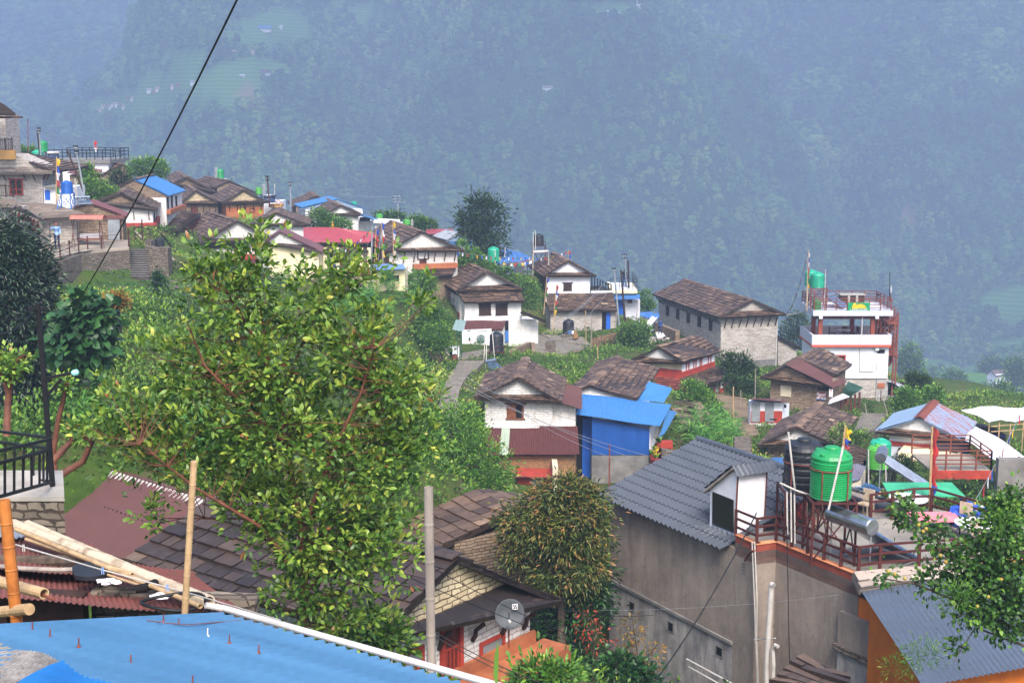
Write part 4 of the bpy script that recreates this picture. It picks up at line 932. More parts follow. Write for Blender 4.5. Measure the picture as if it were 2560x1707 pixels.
H=House('village_house','cream house with brown folded metal roof behind the top of the leafy tree',q2(1175,775),q2(1205,735),113,q2(1030,880),q2(1590,985),'plaster_beige',so=.3,sk=.2,wo=.25,fo=.3,group=GV,kL='sheet_brown',kR='sheet_brown',ridge=False,ped='white_stone',rk=dict(pitch=.3,amp=.01))
H.win('F',q2(1370,1070),q2(1430,1150),'wood_dark','plaster_cream')
t=thing('temple','cream temple with pink red metal hip roof and golden finial','temple',at(q2(1750,1160),122),0)
z0=at(q2(1600,880),121).z;zr_=at(q2(1560,735),125).z;e=[at(q2(1410,870),120.5),at(q2(2040,890),119.5)]
x0,x1=e[0].x,e[1].x;y0=120.3;y1=128.5;r0,r1=at(q2(1412,732),125).x,at(q2(1725,735),125).x;mb=MB()
corr(mb,V((x0,y0,z0)),V((x1,y0,z0)),V((r1,124.5,zr_)),V((r0,124.5,zr_)),.2);corr(mb,V((x1,y0,z0)),V((x1,y1,z0)),V((r1,124.6,zr_)),V((r1,124.5,zr_)),.2);corr(mb,V((x0,y1,z0)),V((x1,y1,z0)),V((r1,124.6,zr_)),V((r0,124.6,zr_)),.2);mb.build('roof','sheet_pink',t)
f=at(q2(1692,735),124.5);MB().lathe(V((f.x,124.5,zr_-.1)),[(.15,0),(.17,.06),(.09,.12),(.14,.2),(.13,.32),(.05,.42),(.06,.48),(.01,.68)],16).build('finial',plain('gold','#c79a3a','#9a7428',3,.35,metal=.7).name,t)
zg=gz((x0,121,0))-1;X1=x1-.5;X0=at(q2(1560,900),121).x
MB().box(V((X0,121.6,zg)),V((X1-X0,0,0)),V((0,6,0)),V((0,0,z0-zg))).build('wall','plaster_beige',t)
mb=MB();a0,a1,a2,a3=at(q2(1590,965),119.6),at(q2(2045,970),119.6),at(q2(2030,905),121.6),at(q2(1590,905),121.6);slates(mb,a0,a1,a2,a3);mb.build('pent_roof','slate',t)
for x in(1600,1720,1955,2030):p=at(q2(x,975),119.9);MB().box(V((p.x,p.y,zg)),V((.3,0,0)),V((0,.3,0)),V((0,0,p.z-zg+.3))).build('column','plaster_beige',t)
p,q=at(q2(1855,1055),121.55),at(q2(1945,1110),121.55);MB().box(V((p.x,p.y,q.z)),V((q.x-p.x,0,0)),V((0,.05,0)),V((0,0,p.z-q.z))).build('window','wood_dark',t)
p,q=at(q2(1640,1040),121.55),at(q2(1700,1150),121.55);MB().box(V((p.x,p.y,q.z)),V((q.x-p.x,0,0)),V((0,.05,0)),V((0,0,p.z-q.z))).build('doorway','black',t)
t=thing('courtyard_fence','low fence with cream pillars and a red tiled coping in front of the temple','fence',at(q2(1800,1280),112),0)
mb=MB();a=[at(q2(1510,1165),112.5),at(q2(2060,1200),112.5),at(q2(2060,1160),113.4),at(q2(1520,1150),113.4)];slates(mb,*a,sw=.4,sh=.3);mb.build('coping','slate_red',t)
for x in(1600,1740,1888,2045):p=at(q2(x,1200),112.9);MB().box(V((p.x-.2,p.y,p.z-2.6)),V((.4,0,0)),V((0,.4,0)),V((0,0,2.6))).build('pillar','plaster_beige',t)
for k in range(3):
 p,q=at(q2((1615,1755,1905)[k],1215),113),at(q2((1725,1875,2030)[k],1215),113);mb=MB()
 for i in range(14):x=lerp(p,q,i/13);mb.bar(x-V((0,0,2.2)),x,.035)
 mb.bar(p,q,.06);mb.bar(p-V((0,0,1)),q-V((0,0,1)),.05);mb.build('grille','iron_red',t)
t=thing('outhouse','small cream block outhouse with a flat blue metal roof','outhouse',at(q3(300,1130),104),0)
p,q=at(q3(165,960),104),at(q3(438,960),104);zb=gz(p)-1.2;MB().box(V((p.x,p.y,zb)),V((q.x-p.x,0,0)),V((0,3,0)),V((0,0,p.z-zb))).build('wall','plaster_beige',t)
mb=MB();corr(mb,at(q3(92,965),103.5),at(q3(452,950),103.5),at(q3(425,900),107.5),at(q3(118,905),107.5),.2);mb.build('roof',metal_sheet('sheet_lilac','#6f93cf','#6688c4').name,t)
p=at(q3(265,1014),103.99);MB().box(p,V((.9,0,0)),V((0,-.03,0)),V((0,0,-.4))).build('vent','black',t)
MB().box(at(q3(60,1040),104.2),at(q3(440,1040),104.2)-at(q3(60,1040),104.2),V((0,.2,0)),V((0,0,-.9))).build('yard_wall','plaster_beige',t)
H=House('village_house','white house with dark timbers and red base under half slate half blue roof',q1(990,642),q1(1128,610),127,q1(715,775),q1(1248,768),'white_wash',so=.3,skirt=False,group=GV,kR='sheet_skyblue',ped='brown_stone',rk=dict(pitch=.3,amp=.01))
for x in(1232,1262,1295):H.win('R',q1(x,770),q1(x+14,862),'wood_dark')
H.band('R',q1(1205,882),q1(1205,915),'plaster_orange',.4)
H=House('village_house','slate house with mossy brown gable, white front and red painted base',q1(888,742),q1(985,652),119,q1(693,815),q1(1165,868),'white_wash',so=.45,sk=.35,wo=.25,fo=.4,group=GV,ped='brown_stone')
H.band('F',q1(1000,968),q1(1000,1005),'paint_red2',.25);H.band('R',None,None,'paint_red2',.3,z=(H.base,H.loc('R',q1(1130,972))[1]));H.struts('F',4,.9)
for x in(1136,1152,1172):H.win('R',q1(x,885),q1(x+8,955),'wood_dark')
H.panel('door','wood_brown','F',q1(1125,1015),q1(1160,1080),.3)
t=thing('slate_shed','dark low slate shed roof below the red base of the timbered house','shed',at(q2(200,800),119),0)
A=[at(q2(5,790),116),at(q2(165,770),115),at(q2(400,605),127),at(q2(215,572),128)];mb=MB();slates(mb,A[0],A[1],A[2],A[3]);mb.build('roof','slate',t)
A=[V((p.x,p.y,p.z-.3))for p in A];MB().prism([A[0]+V((.4,.5,0)),A[1]+V((-.4,.5,0)),A[2],A[3]],V((0,0,-2.6))).build('wall','wood_red',t)
H=House('village_house','brown gable slate house half hidden by bushes below the roof terrace',q1(905,532),q1(820,512),150,q1(700,640),q1(1010,600),'brown_stone',so=.4,skirt=False,group=GV)
t=thing('brown_roof_shed','shed with plain brown metal roof among bushes at the back left','shed',at(q1(640,640),150),0)
A=[at(q1(490,600),146),at(q1(690,640),146),at(q1(805,525),153),at(q1(640,522),153)];mb=MB();corr(mb,*A,.3);mb.build('roof','sheet_brown',t);MB().box(A[0]+V((.2,.4,-3)),A[1]-A[0],V((0,3,0)),V((0,0,2.8))).build('wall','brown_stone',t)
t=thing('terrace_house','pale flat roofed building with a black railed roof terrace','building',at(q1(560,620),153),0)
p,q=at(q1(345,515),150),at(q1(800,515),150);MB().box(p-V((0,0,5)),q-p,V((0,7,0)),V((0,0,4.8))).build('wall','plaster_white',t);MB().box(p-V((.3,.3,.2)),q-p+V((.6,0,0)),V((0,7.6,0)),V((0,0,.35))).build('roof_slab','cement',t)
railing('railing','black rail around the far roof terrace',[p+V((0,0,.15)),q+V((.3,0,.15)),q+V((.3,7,.15)),p+V((0,7,.15))],1.1,(.35,.7,1),'iron_black',.08,(8,4,8))
H=House('shed','stone shed with brown folded metal roof and a silver tarpaulin at its corner',q1(655,812),q1(690,792),100,q1(523,862),q1(930,922),'brown_stone',cat='shed',so=.25,skirt=False,kL='sheet_brown',kR='sheet_brown',ridge=False,rk=dict(pitch=.25))
H.panel('front_fascia','sheet_brown','F',q1(760,912),q1(920,938),.15);tp=H.panel('tarpaulin','steel_paint','F',q1(796,940),q1(892,1090),.1);MB().bar(H.wp('F',*H.loc('F',q1(893,940)),.1),H.wp('F',*H.loc('F',q1(893,1095)),.1),.1).build('corner_post','wood_dark',H.o)
t=thing('lodge_wing','long low stone wing with pale slate roof and dark open veranda','building',at(q1(380,1120),98),0)
p,q=at(q1(262,935),98),at(q1(565,920),98);zb=at(q1(300,1130),98).z-.5;l0=at(q1(110,900),92)
MB().box(V((p.x,98,zb)),V((q.x-p.x,0,0)),V((-1.5,6,0)),V((0,0,p.z-zb+.1))).build('wall','grey_stone',t)
mb=MB();slates(mb,at(q1(295,918),97.2),at(q1(632,908),97.2),at(q1(380,825),103),at(q1(120,828),103),sw=.8,sh=.45);mb.build('roof','slate_pale',t)
mb=MB();A=[at(q1(100,852),91),at(q1(338,955),97.5),at(q1(345,925),98.3),at(q1(110,830),92.5)];slates(mb,*A,sw=.5,sh=.4);mb.build('veranda_roof','slate_pale',t)
a,b=at(q1(110,895),92),at(q1(262,960),98);MB().prism([a-V((0,0,3)),V((b.x,b.y,zb)),b,a],V((-.4,.4,0))).build('veranda_wall','wood_dark',t)
for f in(.05,.28,.5,.62,.8,.98):c=lerp(a,b,f)+V((.25,-.25,.1));MB().bar(c,V((c.x,c.y,zb-(1-f))),.16).build('veranda_post','wood_red',t)
t=thing('stone_lodge','tall stone lodge with red window, orange balcony wall and pale slate eaves','building',at(q1(60,900),106),0)
p=at(q1(-400,805),106);q=at(q1(322,805),106);zb=gz(q)-2;zt=at(q1(100,600),106).z
MB().box(V((p.x,106,zb)),V((q.x-p.x,0,0)),V((-1,8,0)),V((0,0,zt-zb))).build('wall','grey_stone',t)
mb=MB();slates(mb,at(q1(-300,603),105.2),at(q1(392,592),105.2),at(q1(345,548),107),at(q1(-300,552),107),sw=.8,sh=.4);mb.build('eave_roof','slate_pale',t)
mb=MB();A=[at(q1(392,590),105.2),at(q1(392,590),105.2)+V((0,9,0)),at(q1(105,462),110)+V((0,3,0)),at(q1(105,462),107)];slates(mb,*A,sw=.6);mb.build('roof_slope','slate',t)
MB().prism([at(q1(-300,560),106.3),at(q1(330,560),106.3),at(q1(108,465),106.3),at(q1(-300,465),106.3)],V((0,3,0))).build('gable','grey_stone',t)
a,b=at(q1(-200,500),105.8),at(q1(106,430),105.8);MB().box(a,V((b.x-a.x,0,0)),V((0,.3,0)),V((0,0,b.z-a.z))).build('balcony_wall',plain('plaster_ochre','#c89a5a','#b2864a',2,.85).name,t)
w0,w1=at(q1(68,640),105.95),at(q1(172,762),105.95);dx=w1.x-w0.x;dz=w0.z-w1.z;o_=V((w0.x,w0.y,w1.z));mb=MB()
for f in(0,.46,.92):mb.box(o_+V((dx*f,-.06,0)),V((dx*.08,0,0)),V((0,.1,0)),V((0,0,dz)))
for f in(0,.3,.93):mb.box(o_+V((-.1 if f>.9 else 0,-.055,dz*f)),V((dx+(.2 if f>.9 else 0),0,0)),V((0,.09,0)),V((0,0,dz*.07)))
w=mb.build('window','paint_red',t);MB().box(o_+V((.02,-.01,.02)),V((dx-.04,0,0)),V((0,.04,0)),V((0,0,dz-.04))).build('pane','glass_dark',w)
for x in(42,192,260):c=at(q1(x,655),105.9);MB().bar(c,c+V((0,-.5,.5)),.07).build('eave_strut','wood_dark',t)
for x in(322,345):c=at(q1(x,650),105.9);MB().bar(c,c+V((.3,-.3,.5)),.09).build('corner_strut','wood_red',t)
mb=MB();slates(mb,at(q1(-300,845),97),at(q1(155,838),97),at(q1(100,795),100.5),at(q1(-300,750),100.5),sw=.7,sh=.4);mb.build('lower_roof','slate_pale',t)
c=at(q1(105,850),97.6);MB().box(V((-40,97.6,gz(c)-2)),V((c.x+40,0,0)),V((0,3,0)),V((0,0,c.z-gz(c)+1.9))).build('lower_wall','grey_stone',t)
railing('railing','dark wooden balcony rail above the ochre wall of the lodge',[at(q1(-60,432),105.9),at(q1(92,436),105.9)],1.0,(.1,.85),'wood_dark',.07,(3,),pick=.13)
railing('railing','dark wooden balcony rail below the red window of the lodge',[at(q1(-60,775),100.5),at(q1(98,782),100.5)],1.0,(.1,.85),'wood_dark',.07,(3,),pick=.13)
mb=MB();A=[at(q1(-200,160),98),at(q1(112,160),98),at(q1(90,140),108),at(q1(-60,60),108)];t2=thing('upper_eave','tiled eave corner of a roof cut by the upper left edge of the view','roof',A[1],0)
slates(mb,A[0],at(q1(116,162),98),at(q1(0,82),106),at(q1(-200,60),106),sw=.6);mb.build('roof','slate',t2);MB().box(at(q1(-200,175),98.6)-V((0,0,.2)),V((2.45,0,0)),V((0,3,0)),V((0,0,.12))).build('soffit','wood_brown',t2)
b_=at(q1(-8,300),106);MB().box(V((b_.x-4,107.5,zt)),V((4,0,0)),V((0,3,0)),V((0,0,at(q1(0,165),107).z-zt))).build('upper_wall','grey_stone',t2)
t=thing('blue_room','white brick room with blue door below a railed flat roof','building',at(q4(1980,760),131),0)
p,q=at(q4(1880,590),131),at(q4(2118,590),131);zb=gz(p)-1.5;MB().box(V((p.x,131,zb)),V((q.x-p.x,0,0)),V((0,4,0)),V((0,0,p.z-zb))).build('wall','tile_white',t)
p,q=at(q4(1898,590),130.95),at(q4(1955,765),130.95);MB().box(V((p.x,p.y,q.z)),V((q.x-p.x,0,0)),V((0,.04,0)),V((0,0,p.z-q.z))).build('door','blue_paint',t)
p,q=at(q4(1995,582),130.95),at(q4(2040,620),130.95);MB().box(V((p.x,p.y,q.z)),V((q.x-p.x,0,0)),V((0,.04,0)),V((0,0,p.z-q.z))).build('window','wood_red',t)
p,q=at(q4(1865,585),130),at(q4(2118,578),130);MB().box(p,q-p,V((0,1,0)),V((0,0,.32))).build('blue_fascia','blue_flat',t)
p,q=at(q4(1830,520),130.2),at(q4(2090,520),130.2);MB().box(p,q-p,V((0,6,0)),V((0,0,.28))).build('terrace_slab','plaster_beige',t)
MB().box(p+V((.2,.2,.285)),q-p-V((.4,0,0)),V((0,5.5,0)),V((0,0,.02))).build('terrace_floor','plaster_white',t)
zt=p.z+.31;railing('railing','thin black rail round the flat roof beside the dark poles',[V((p.x,130.4,zt)),V((q.x,130.4,zt)),V((q.x,136,zt))],1.05,(.3,.65,1),'iron_black',.04,(6,4))
TERR=(p,q,zt)
def fb(name,mat,p1,p2,d,dep,par,down=False):
 a,b=at(p1,d),at(p2,d);z1=max(a.z,b.z);z0=min(a.z,b.z)if not down else gz(a)-1.2;x0,x1=sorted((a.x,b.x))
 return MB().box(V((x0,d,z0)),V((x1-x0,0,0)),V((0,dep,0)),V((0,0,z1-z0))).build(name,mat,par)
d0=115
t=thing('viewing_tower','white three storey tower with tiled balcony, brown columns and railed roof terrace','tower',V((at(q6(820,1540),d0).x,117.5,gz(at(q6(820,1540),d0)))),0)
fb('ground_storey','cement_pale',q6(480,1232),q6(1135,1400),d0+.5,4.2,t,True);fb('rough_stone_panel','grey_stone',q6(760,1240),q6(1035,1405),d0+.47,.1,t)
fb('stone_footing','brown_stone',q6(480,1408),q6(1140,1560),d0+.4,4.4,t,True);fb('block_pillar','block_wall',q6(1040,1245),q6(1134,1440),d0+.36,.4,t)
fb('white_storey','plaster_white',q6(475,955),q6(1135,1231),d0+.35,4.5,t)
fb('floor_trim',plain('trim_red','#c4543f','#b34937',2,.8).name,q6(463,934),q6(1167,953),d0-.05,5.2,t)
a,b=at(q6(465,845),d0),at(q6(1170,934),d0);hz=a.z-b.z;x0,x1=a.x,b.x
mb=MB();mb.box(V((x0,d0,b.z)),V((x1-x0,0,0)),V((0,.15,0)),V((0,0,hz)));mb.build('front_parapet','tile_white',t)
for nm,x in(('side_parapet',x0),('side_parapet',x1-.15)):MB().box(V((x,d0+.15,b.z)),V((.15,0,0)),V((0,4.8,0)),V((0,0,hz))).build(nm,'tile_white',t)
MB().box(V((x0+.15,d0+4.8,b.z)),V((x1-x0-.3,0,0)),V((0,.15,0)),V((0,0,hz))).build('back_parapet','tile_white',t)
zs=at(q6(500,675),d0);zr0=at(q6(500,630),d0).z
for px,dd in((525,.3),(993,.3),(465,4.5),(808,4.5),(1040,4.5)):
 p=at(q6(px,690),d0+dd);MB().box(V((p.x,d0+dd,b.z)),V((.34,0,0)),V((0,.34,0)),V((0,0,zs.z-b.z))).build('column',plain('column_brown','#8a4433','#733729',2,.8).name,t)
MB().box(V((x0,d0+.25,zs.z-.32)),V((x1-x0-.2,0,0)),V((0,.3,0)),V((0,0,.3))).build('beam','wood_red',t)
MB().box(V((x0,d0-.1,zs.z)),V((x1-x0,0,0)),V((0,5.3,0)),V((0,0,zr0-zs.z))).build('roof_slab','tile_white',t)
for px in(528,1030):fb('bracket','plaster_white',q6(px,672),q6(px+30,702),d0-.08,.3,t);fb('bracket','plaster_white',q6(px,952),q6(px+30,984),d0+.1,.24,t)
def fwin(p1,p2,d,par,fm='paint_red',pm='black',bars=0,w=.09):
 a,b=at(p1,d),at(p2,d);dx,dz=b.x-a.x,a.z-b.z;o=V((a.x,d,b.z));mb=MB()
 for f in(0,1):mb.box(o+V(((dx-w)*f,-.06,0)),V((w,0,0)),V((0,.055,0)),V((0,0,dz)));mb.box(o+V((w,-.06,(dz-w)*f)),V((dx-2*w,0,0)),V((0,.055,0)),V((0,0,w)))
 for i in range(bars):mb.box(o+V((dx*(i+1)/(bars+1),-.03,w)),V((.02,0,0)),V((0,.02,0)),V((0,0,dz-2*w)))
 f=mb.build('window',fm,par);MB().box(o+V((.02,-.012,.02)),V((dx-.04,0,0)),V((0,.02,0)),V((0,0,dz-.04))).build('pane',pm,f);return f
fwin(q6(672,1022),q6(762,1088),d0+.34,t,bars=6);fwin(q6(1048,975),q6(1110,1006),d0+.34,t,'black');fwin(q6(1048,1272),q6(1107,1318),d0+.34,t,'plaster_orange',bars=3,w=.22)
for p in((q6(890,960),q6(890,1170)),(q6(890,1170),q6(1012,1172)),(q6(1043,1098),q6(1043,1170))):MB().bar(at(p[0],d0+.3),at(p[1],d0+.3),.05).build('surface_pipe','pvc',t)
RT=zr0
railing('railing','brown metal railing round the tower roof terrace',[V((x0+.1,d0+5,RT)),V((x0+.1,d0+.1,RT)),V((x1-.1,d0+.1,RT)),V((x1-.1,d0+5,RT)),V((x0+.1,d0+5,RT))],1.0,(.25,.5,.75,1),'iron_rust',.07,(4,7,4,6))
sg=thing('sign_board','green banner with a yellow emblem and white letters on the tower railing','sign',at(q6(880,632),d0-.05),0)
fb('board',plain('banner_green','#0f8a55','#0c7a4a',2,.6).name,q6(785,558),q6(977,632),d0-.06,.05,sg)
pts=[at(q6(x,y),d0-.07)for x,y in((818,610),(822,590),(835,565),(850,560),(860,575),(880,570),(905,562),(922,570),(935,585),(948,600),(945,608),(900,606),(850,612))]
MB().prism(pts,V((0,-.012,0))).build('yellow_emblem','flag_yellow',sg)
mb=MB();r0=[at(q6(860+70*i/10,578-14*math.sin(PI*i/10)),d0-.09)for i in range(11)]
for i in range(10):mb.bar(r0[i],r0[i+1],.04)
mb.build('emblem_outline','banner_green',sg)
p=at(q6(880,630),d0-.07);text('lettering','LAMAGHAR',p,V((1,0,0)),V((0,0,1)),'plaster_white',sg,.27)
st=V((at(q6(512,420),d0+1.2).x,d0+1.2,RT));zt=at(q6(512,422),d0+1.2).z
stand('tank_stand','tall thin steel stand under the two teal tanks on the tower roof',st,1.35,zt-RT,'iron_rust')
tank('water_tank','teal water tank on the tall stand on the tower roof, nearer of two',V((st.x,st.y,zt)),.58,1.3,'teal_tank','teal tanks on the tower roof')
tank('water_tank','teal water tank on the tower roof half hidden behind its twin',V((st.x-.25,st.y+1.3,zt)),.58,1.35,'teal_tank','teal tanks on the tower roof')
p=at(q6(505,608),d0+.9);tank('water_tank','small green water tank standing on the tower roof floor below the teal tanks',V((p.x,p.y,RT)),.37,.85,'green_tank')
solar('solar_heater','solar water heater with silver tubes on the tower roof',V((at(q6(670,620),d0+2).x,d0+2,RT)),2.2,1.5,.95)
for px,y in((432,262),(585,265)):p=at(q6(px,y),d0+.6);rod('pipe',('white standpipe left of the tower tanks' if px<500 else 'white standpipe right of the tower tanks'),'pipe',[V((p.x,p.y,RT)),p],.03,'pvc')
b_=at(q6(418,560),d0+.3);flagpole('prayer_flag_pole','tall pole with a column of small coloured flags beside the teal tanks',V((b_.x,b_.y,RT)),at(q6(430,90),d0+.3),.14,['flag_white','flag_blue','flag_white','flag_red','flag_red','flag_green','flag_yellow'],f0=.38)
flagstring('prayer_flag_string','string of prayer flags sloping from the tower mast to the stone hall roof',at(q6(430,95),d0+.3),at(q6(245,640),d0+9),24,.3,.8)
b_=at(q6(1157,515),d0+5);flagpole('flag_pole','thin pole with a drooping pink flag beyond the tower railing',V((b_.x,b_.y,RT)),at(q6(1157,288),d0+5),.16,['flag_white','sheet_pink'],f0=.08,f1=.58,mat='iron_black',cat='flag pole')
p=at(q6(825,575),d0+4);o=thing('roof_cabinet','low grey cabinet with dark openings on the tower roof','cabinet',V((p.x,p.y,RT)),0);MB().box(V((p.x-1,p.y,RT)),V((2,0,0)),V((0,.8,0)),V((0,0,.75))).build('case','wood_dark',o);MB().box(V((p.x-1.1,p.y-.1,RT+.755)),V((2.2,0,0)),V((0,1,0)),V((0,0,.08))).build('top','cement_pale',o)
for f in(-.35,.35):MB().box(V((p.x+f-.1,p.y-.05,RT)),V((.2,0,0)),V((0,.04,0)),V((0,0,.75))).build('upright','cement_pale',o)
p=at(q6(750,838),d0+3);fl=b.z+.02
def table(name,label,c,r,h,mat,leg='iron_black',group=None):
 o=thing(name,label,'table',c,0,group);MB().lathe(V(c)+V((0,0,h-.04)),[(r,0),(r,.04)],24).build('tabletop',mat,o);MB().lathe(c,[(r*.4,0),(.04,.05),(.035,h-.04)],12).build('pedestal',leg,o);return o
def chair(name,label,c,rz,mat,group=None,s=1):
 o=thing(name,label,'chair',c,rz,group);m=MW[o];w=.44*s;P=lambda x,y,z:m@V((x*s,y*s,z*s));X=m.to_3x3()@V((1,0,0));Y=m.to_3x3()@V((0,1,0))
 MB().box(P(-.22,-.22,.42),X*w,Y*w,V((0,0,.04*s))).build('seat',mat,o)
 for x in(-.22,.18):
  for y in(-.22,.18):MB().box(P(x,y,0),X*.04*s,Y*.04*s,V((0,0,.42*s))).build('leg',mat,o)
 MB().box(P(-.22,.18,.5),X*w,Y*.04*s,V((0,0,.42*s))).build('backrest',mat,o);return o
table('round_table','white round table on the tower balcony',V((p.x,p.y,fl)),.55,.8,'plaster_white')
for px,rz,lb in((640,1.2,'leftmost brown chair on the tower balcony'),(757,0,'brown chair behind the white round table'),(850,-1.3,'brown chair right of the white round table')):
 c=at(q6(px,838),d0+3.2);chair('chair',lb,V((c.x,c.y,fl)),rz,'wood_red','chairs on the tower balcony',1.1)
p=at(q6(912,690),d0+.2);rod('pipe','white pipe running down the middle of the open tower storey','pipe',[p,V((p.x,p.y,b.z+.3))],.05,'pvc')
rod('gutter_pipe','long white pipe between the stone hall eave and the tower slab','pipe',[at(q6(238,668),121),at(q6(330,655),120),at(q6(418,633),117)],.055,'pvc')
p=at(q6(1053,500),d0+5);o=single(MB().blob(p+V((0,0,.12)),.09,.22,.1,3,8,6,.02).blob(p+V((-.05,-.18,.24)),.06,.08,.06,4,8,6,.02).prism([p+V((-.03,-.25,.25)),p+V((.0,-.25,.22)),p+V((-.03,-.36,.23))],V((.02,0,0))).prism([p+V((-.05,.15,.1)),p+V((.05,.15,.1)),p+V((.08,.5,.0)),p+V((-.02,.5,.0))],V((0,0,.03))).bar(p+V((.02,0,0)),p+V((.02,0,.08)),.015),'crow','black crow perched on the tower roof railing','bird','black')
t=thing('steel_staircase','rust brown zigzag steel staircase on the right side of the tower','staircase',at(q6(1190,1380),117),0)
zb=gz(at(q6(1200,1380),117))-.5
for px,dd in((1203,115.6),(1232,117.5)):p=at(q6(px,750 if px<1230 else 652),dd);MB().bar(V((p.x,dd,zb)),V((p.x,dd,p.z)),.13).build('post','iron_rust',t)
def flight(a,b,w=V((0,1.0,0))):
 n=max(4,int((b-a).length/.35));mb=MB()
 for e in(V((0,0,0)),w):mb.bar(a+e,b+e,.1,.18)
 for i in range(n+1):c=lerp(a,b,i/n);mb.box(c-V((.14,0,0)),V((.28,0,0)),w,V((0,0,.05)))
 f=mb.build('flight','iron_rust',t)
 for k,e in enumerate((V((0,0,0)),w)):
  m2=MB()
  for h in(.3,.6,.95):m2.bar(a+e+V((0,0,h)),b+e+V((0,0,h)),.05)
  for i in range(4):c=lerp(a,b,i/3);m2.bar(c+e,c+e+V((0,0,.95)),.05)
  m2.build('handrail','iron_rust',f)
flight(at(q6(1140,1125),116.5),at(q6(1200,1030),116.5));flight(at(q6(1140,1010),117.6)+V((0,.1,0)),at(q6(1210,940),117.6));flight(at(q6(1060,835),116.6),at(q6(1140,752),116.6));flight(at(q6(1145,835),117.6),at(q6(1225,752),117.6));flight(at(q6(1150,748),116.6),at(q6(1225,705),116.6))
for y in(1030,752):p,q=at(q6(1135,y),115.6),at(q6(1235,y),115.6);MB().box(p,q-p,V((0,2.2,0)),V((0,0,.09))).build('landing','iron_rust',t)
p,q=at(q6(1040,700),115.7),at(q6(1145,820),115.7)
for x in(1040,1075,1110,1142):c=at(q6(x,820),115.9);MB().bar(c,V((c.x,c.y,at(q6(x,690),115.9).z)),.08).build('gate_bar','iron_rust',t)
t=thing('tin_shed','dark open shed with curled white tin roof at the foot of the steel staircase','shed',at(q6(1220,1380),117),0)
mb=MB();corr(mb,at(q6(1135,1262),115),at(q6(1340,1345),116),at(q6(1345,1325),119),at(q6(1140,1235),119.5),.25,.03,sag=.08);mb.build('roof','sheet_white',t);fb('back_wall','wood_dark',q6(1140,1270),q6(1290,1390),118.5,.2,t,True);fb('front_wall','cement',q6(1140,1385),q6(1230,1420),115.5,.2,t,True)
t=thing('toilet_block','small white and red toilet block with two grey metal doors','toilet',at(b3(370,290),90),0)
fb('wall','plaster_white',b3(235,140),b3(478,290),90,.8,t,True);mb=MB();p=[at(b3(478,150),90),at(b3(536,146),91.6)];zb=gz(p[0])-1
MB().prism([V((p[0].x,90.01,zb)),V((p[1].x,91.6,zb)),V((p[1].x,91.6,p[1].z)),V((p[0].x,90.01,p[0].z))],V((-.8,0,0))).build('side_wall','plaster_white',t)
fb('red_dado','paint_red',b3(237,208),b3(479,300),89.97,.5,t);z=at(b3(370,300),90).z
for x in(245,352):fb('door','steel_paint',b3(x,146),b3(x+62,292),89.93,.06,t)
fb('bolt','iron_black',b3(385,268),b3(440,275),89.9,.05,t);fwin(b3(494,158),b3(512,182),90.2,t,'black')
mb=MB();corr(mb,at(b3(218,118),89.4),at(b3(505,135),89.4),at(b3(540,124),91.9),at(b3(260,106),91.2),.2);mb.build('roof','sheet_red',t)
def sheet(name,pts,mat,label,lift=.05,n=14,side=1.2):
 a,b,c,d=pts;mb=MB();g=[[lerp(lerp(a,b,i/n),lerp(d,c,i/n),j/n)for i in range(n+1)]for j in range(n+1)]
 for j in range(n):
  for i in range(n):
   q=[g[j][i],g[j][i+1],g[j+1][i+1],g[j+1][i]];mb.face([p+V((0,0,lift))for p in q])
 for e0,e1 in((a,b),(b,c),(c,d),(d,a)):u=V((0,0,lift));mb.face([e0+u,e0-V((0,0,side)),e1-V((0,0,side)),e1+u])
 o=mb.build(name,mat);return tag(o,label,'paving',kind='structure')
sheet('courtyard',PADQ['yard'],'paving','stone paved courtyard between the white houses')
sheet('courtyard',PADQ['upyard'],'paving','upper stone paved courtyard by the black tank',.1)
sheet('courtyard',PADQ['landing'],'paving','paved landing under the notice board')
pp=PP;mb=MB()
for(a0,a1,da),(c0,c1,dc)in zip(pp,pp[1:]):
 A,B,C_,D_=at(a0,da),at(a1,da),at(c1,dc),at(c0,dc);up=V((0,0,.08));mb.face([A+up,B+up,C_+up,D_+up])
 for e0,e1 in((B,C_),(D_,A)):mb.face([e0+up,e0-V((0,0,1.5)),e1-V((0,0,1.5)),e1+up])
tag(mb.build('path','paving'),'stone paved village path climbing to the notice board','path',kind='structure')
sheet('courtyard',PADQ['porchyard'],'paving','stone paved yard right of the orange porch')
sheet('terrace',PADQ['terr'],plain('terrace_stone','#8f8578','#6f675d',.8,.85,.3).name,'pale stone terrace in front of the lodge wing',.12,14,.25)
sheet('terrace',PADQ['terrback'],'terrace_stone','back part of the lodge terrace',.1,14,.2)
sheet('dirt_yard',PADS[-2],plain('bare_earth','#7d6b56','#5b4c3b',1.2,.95,.4).name,'trodden earth yard beside the toilet block',.05,10,.4)
sheet('dirt_yard',PADS[-1],'bare_earth','bare earth plot with cut brushwood right of the blue roofs',.05,10,.4)
def drywall(name,label,pts,h,th=.5,mat='dark_stone',top=None,cat='stone wall'):
 """wall whose top edge follows the points"""
 mb=MB()
 for p,q in zip(pts,pts[1:]):
  d=V((q.x-p.x,q.y-p.y,0)).normalized();n=V((-d.y,d.x,0))*th
  mb.prism([p,q,q-V((0,0,h)),p-V((0,0,h))],n)
 return single(mb,name,label,cat,mat)
drywall('retaining_wall','curving dry stone retaining wall under the lodge terrace',TW,2.7,mat='dark_stone')
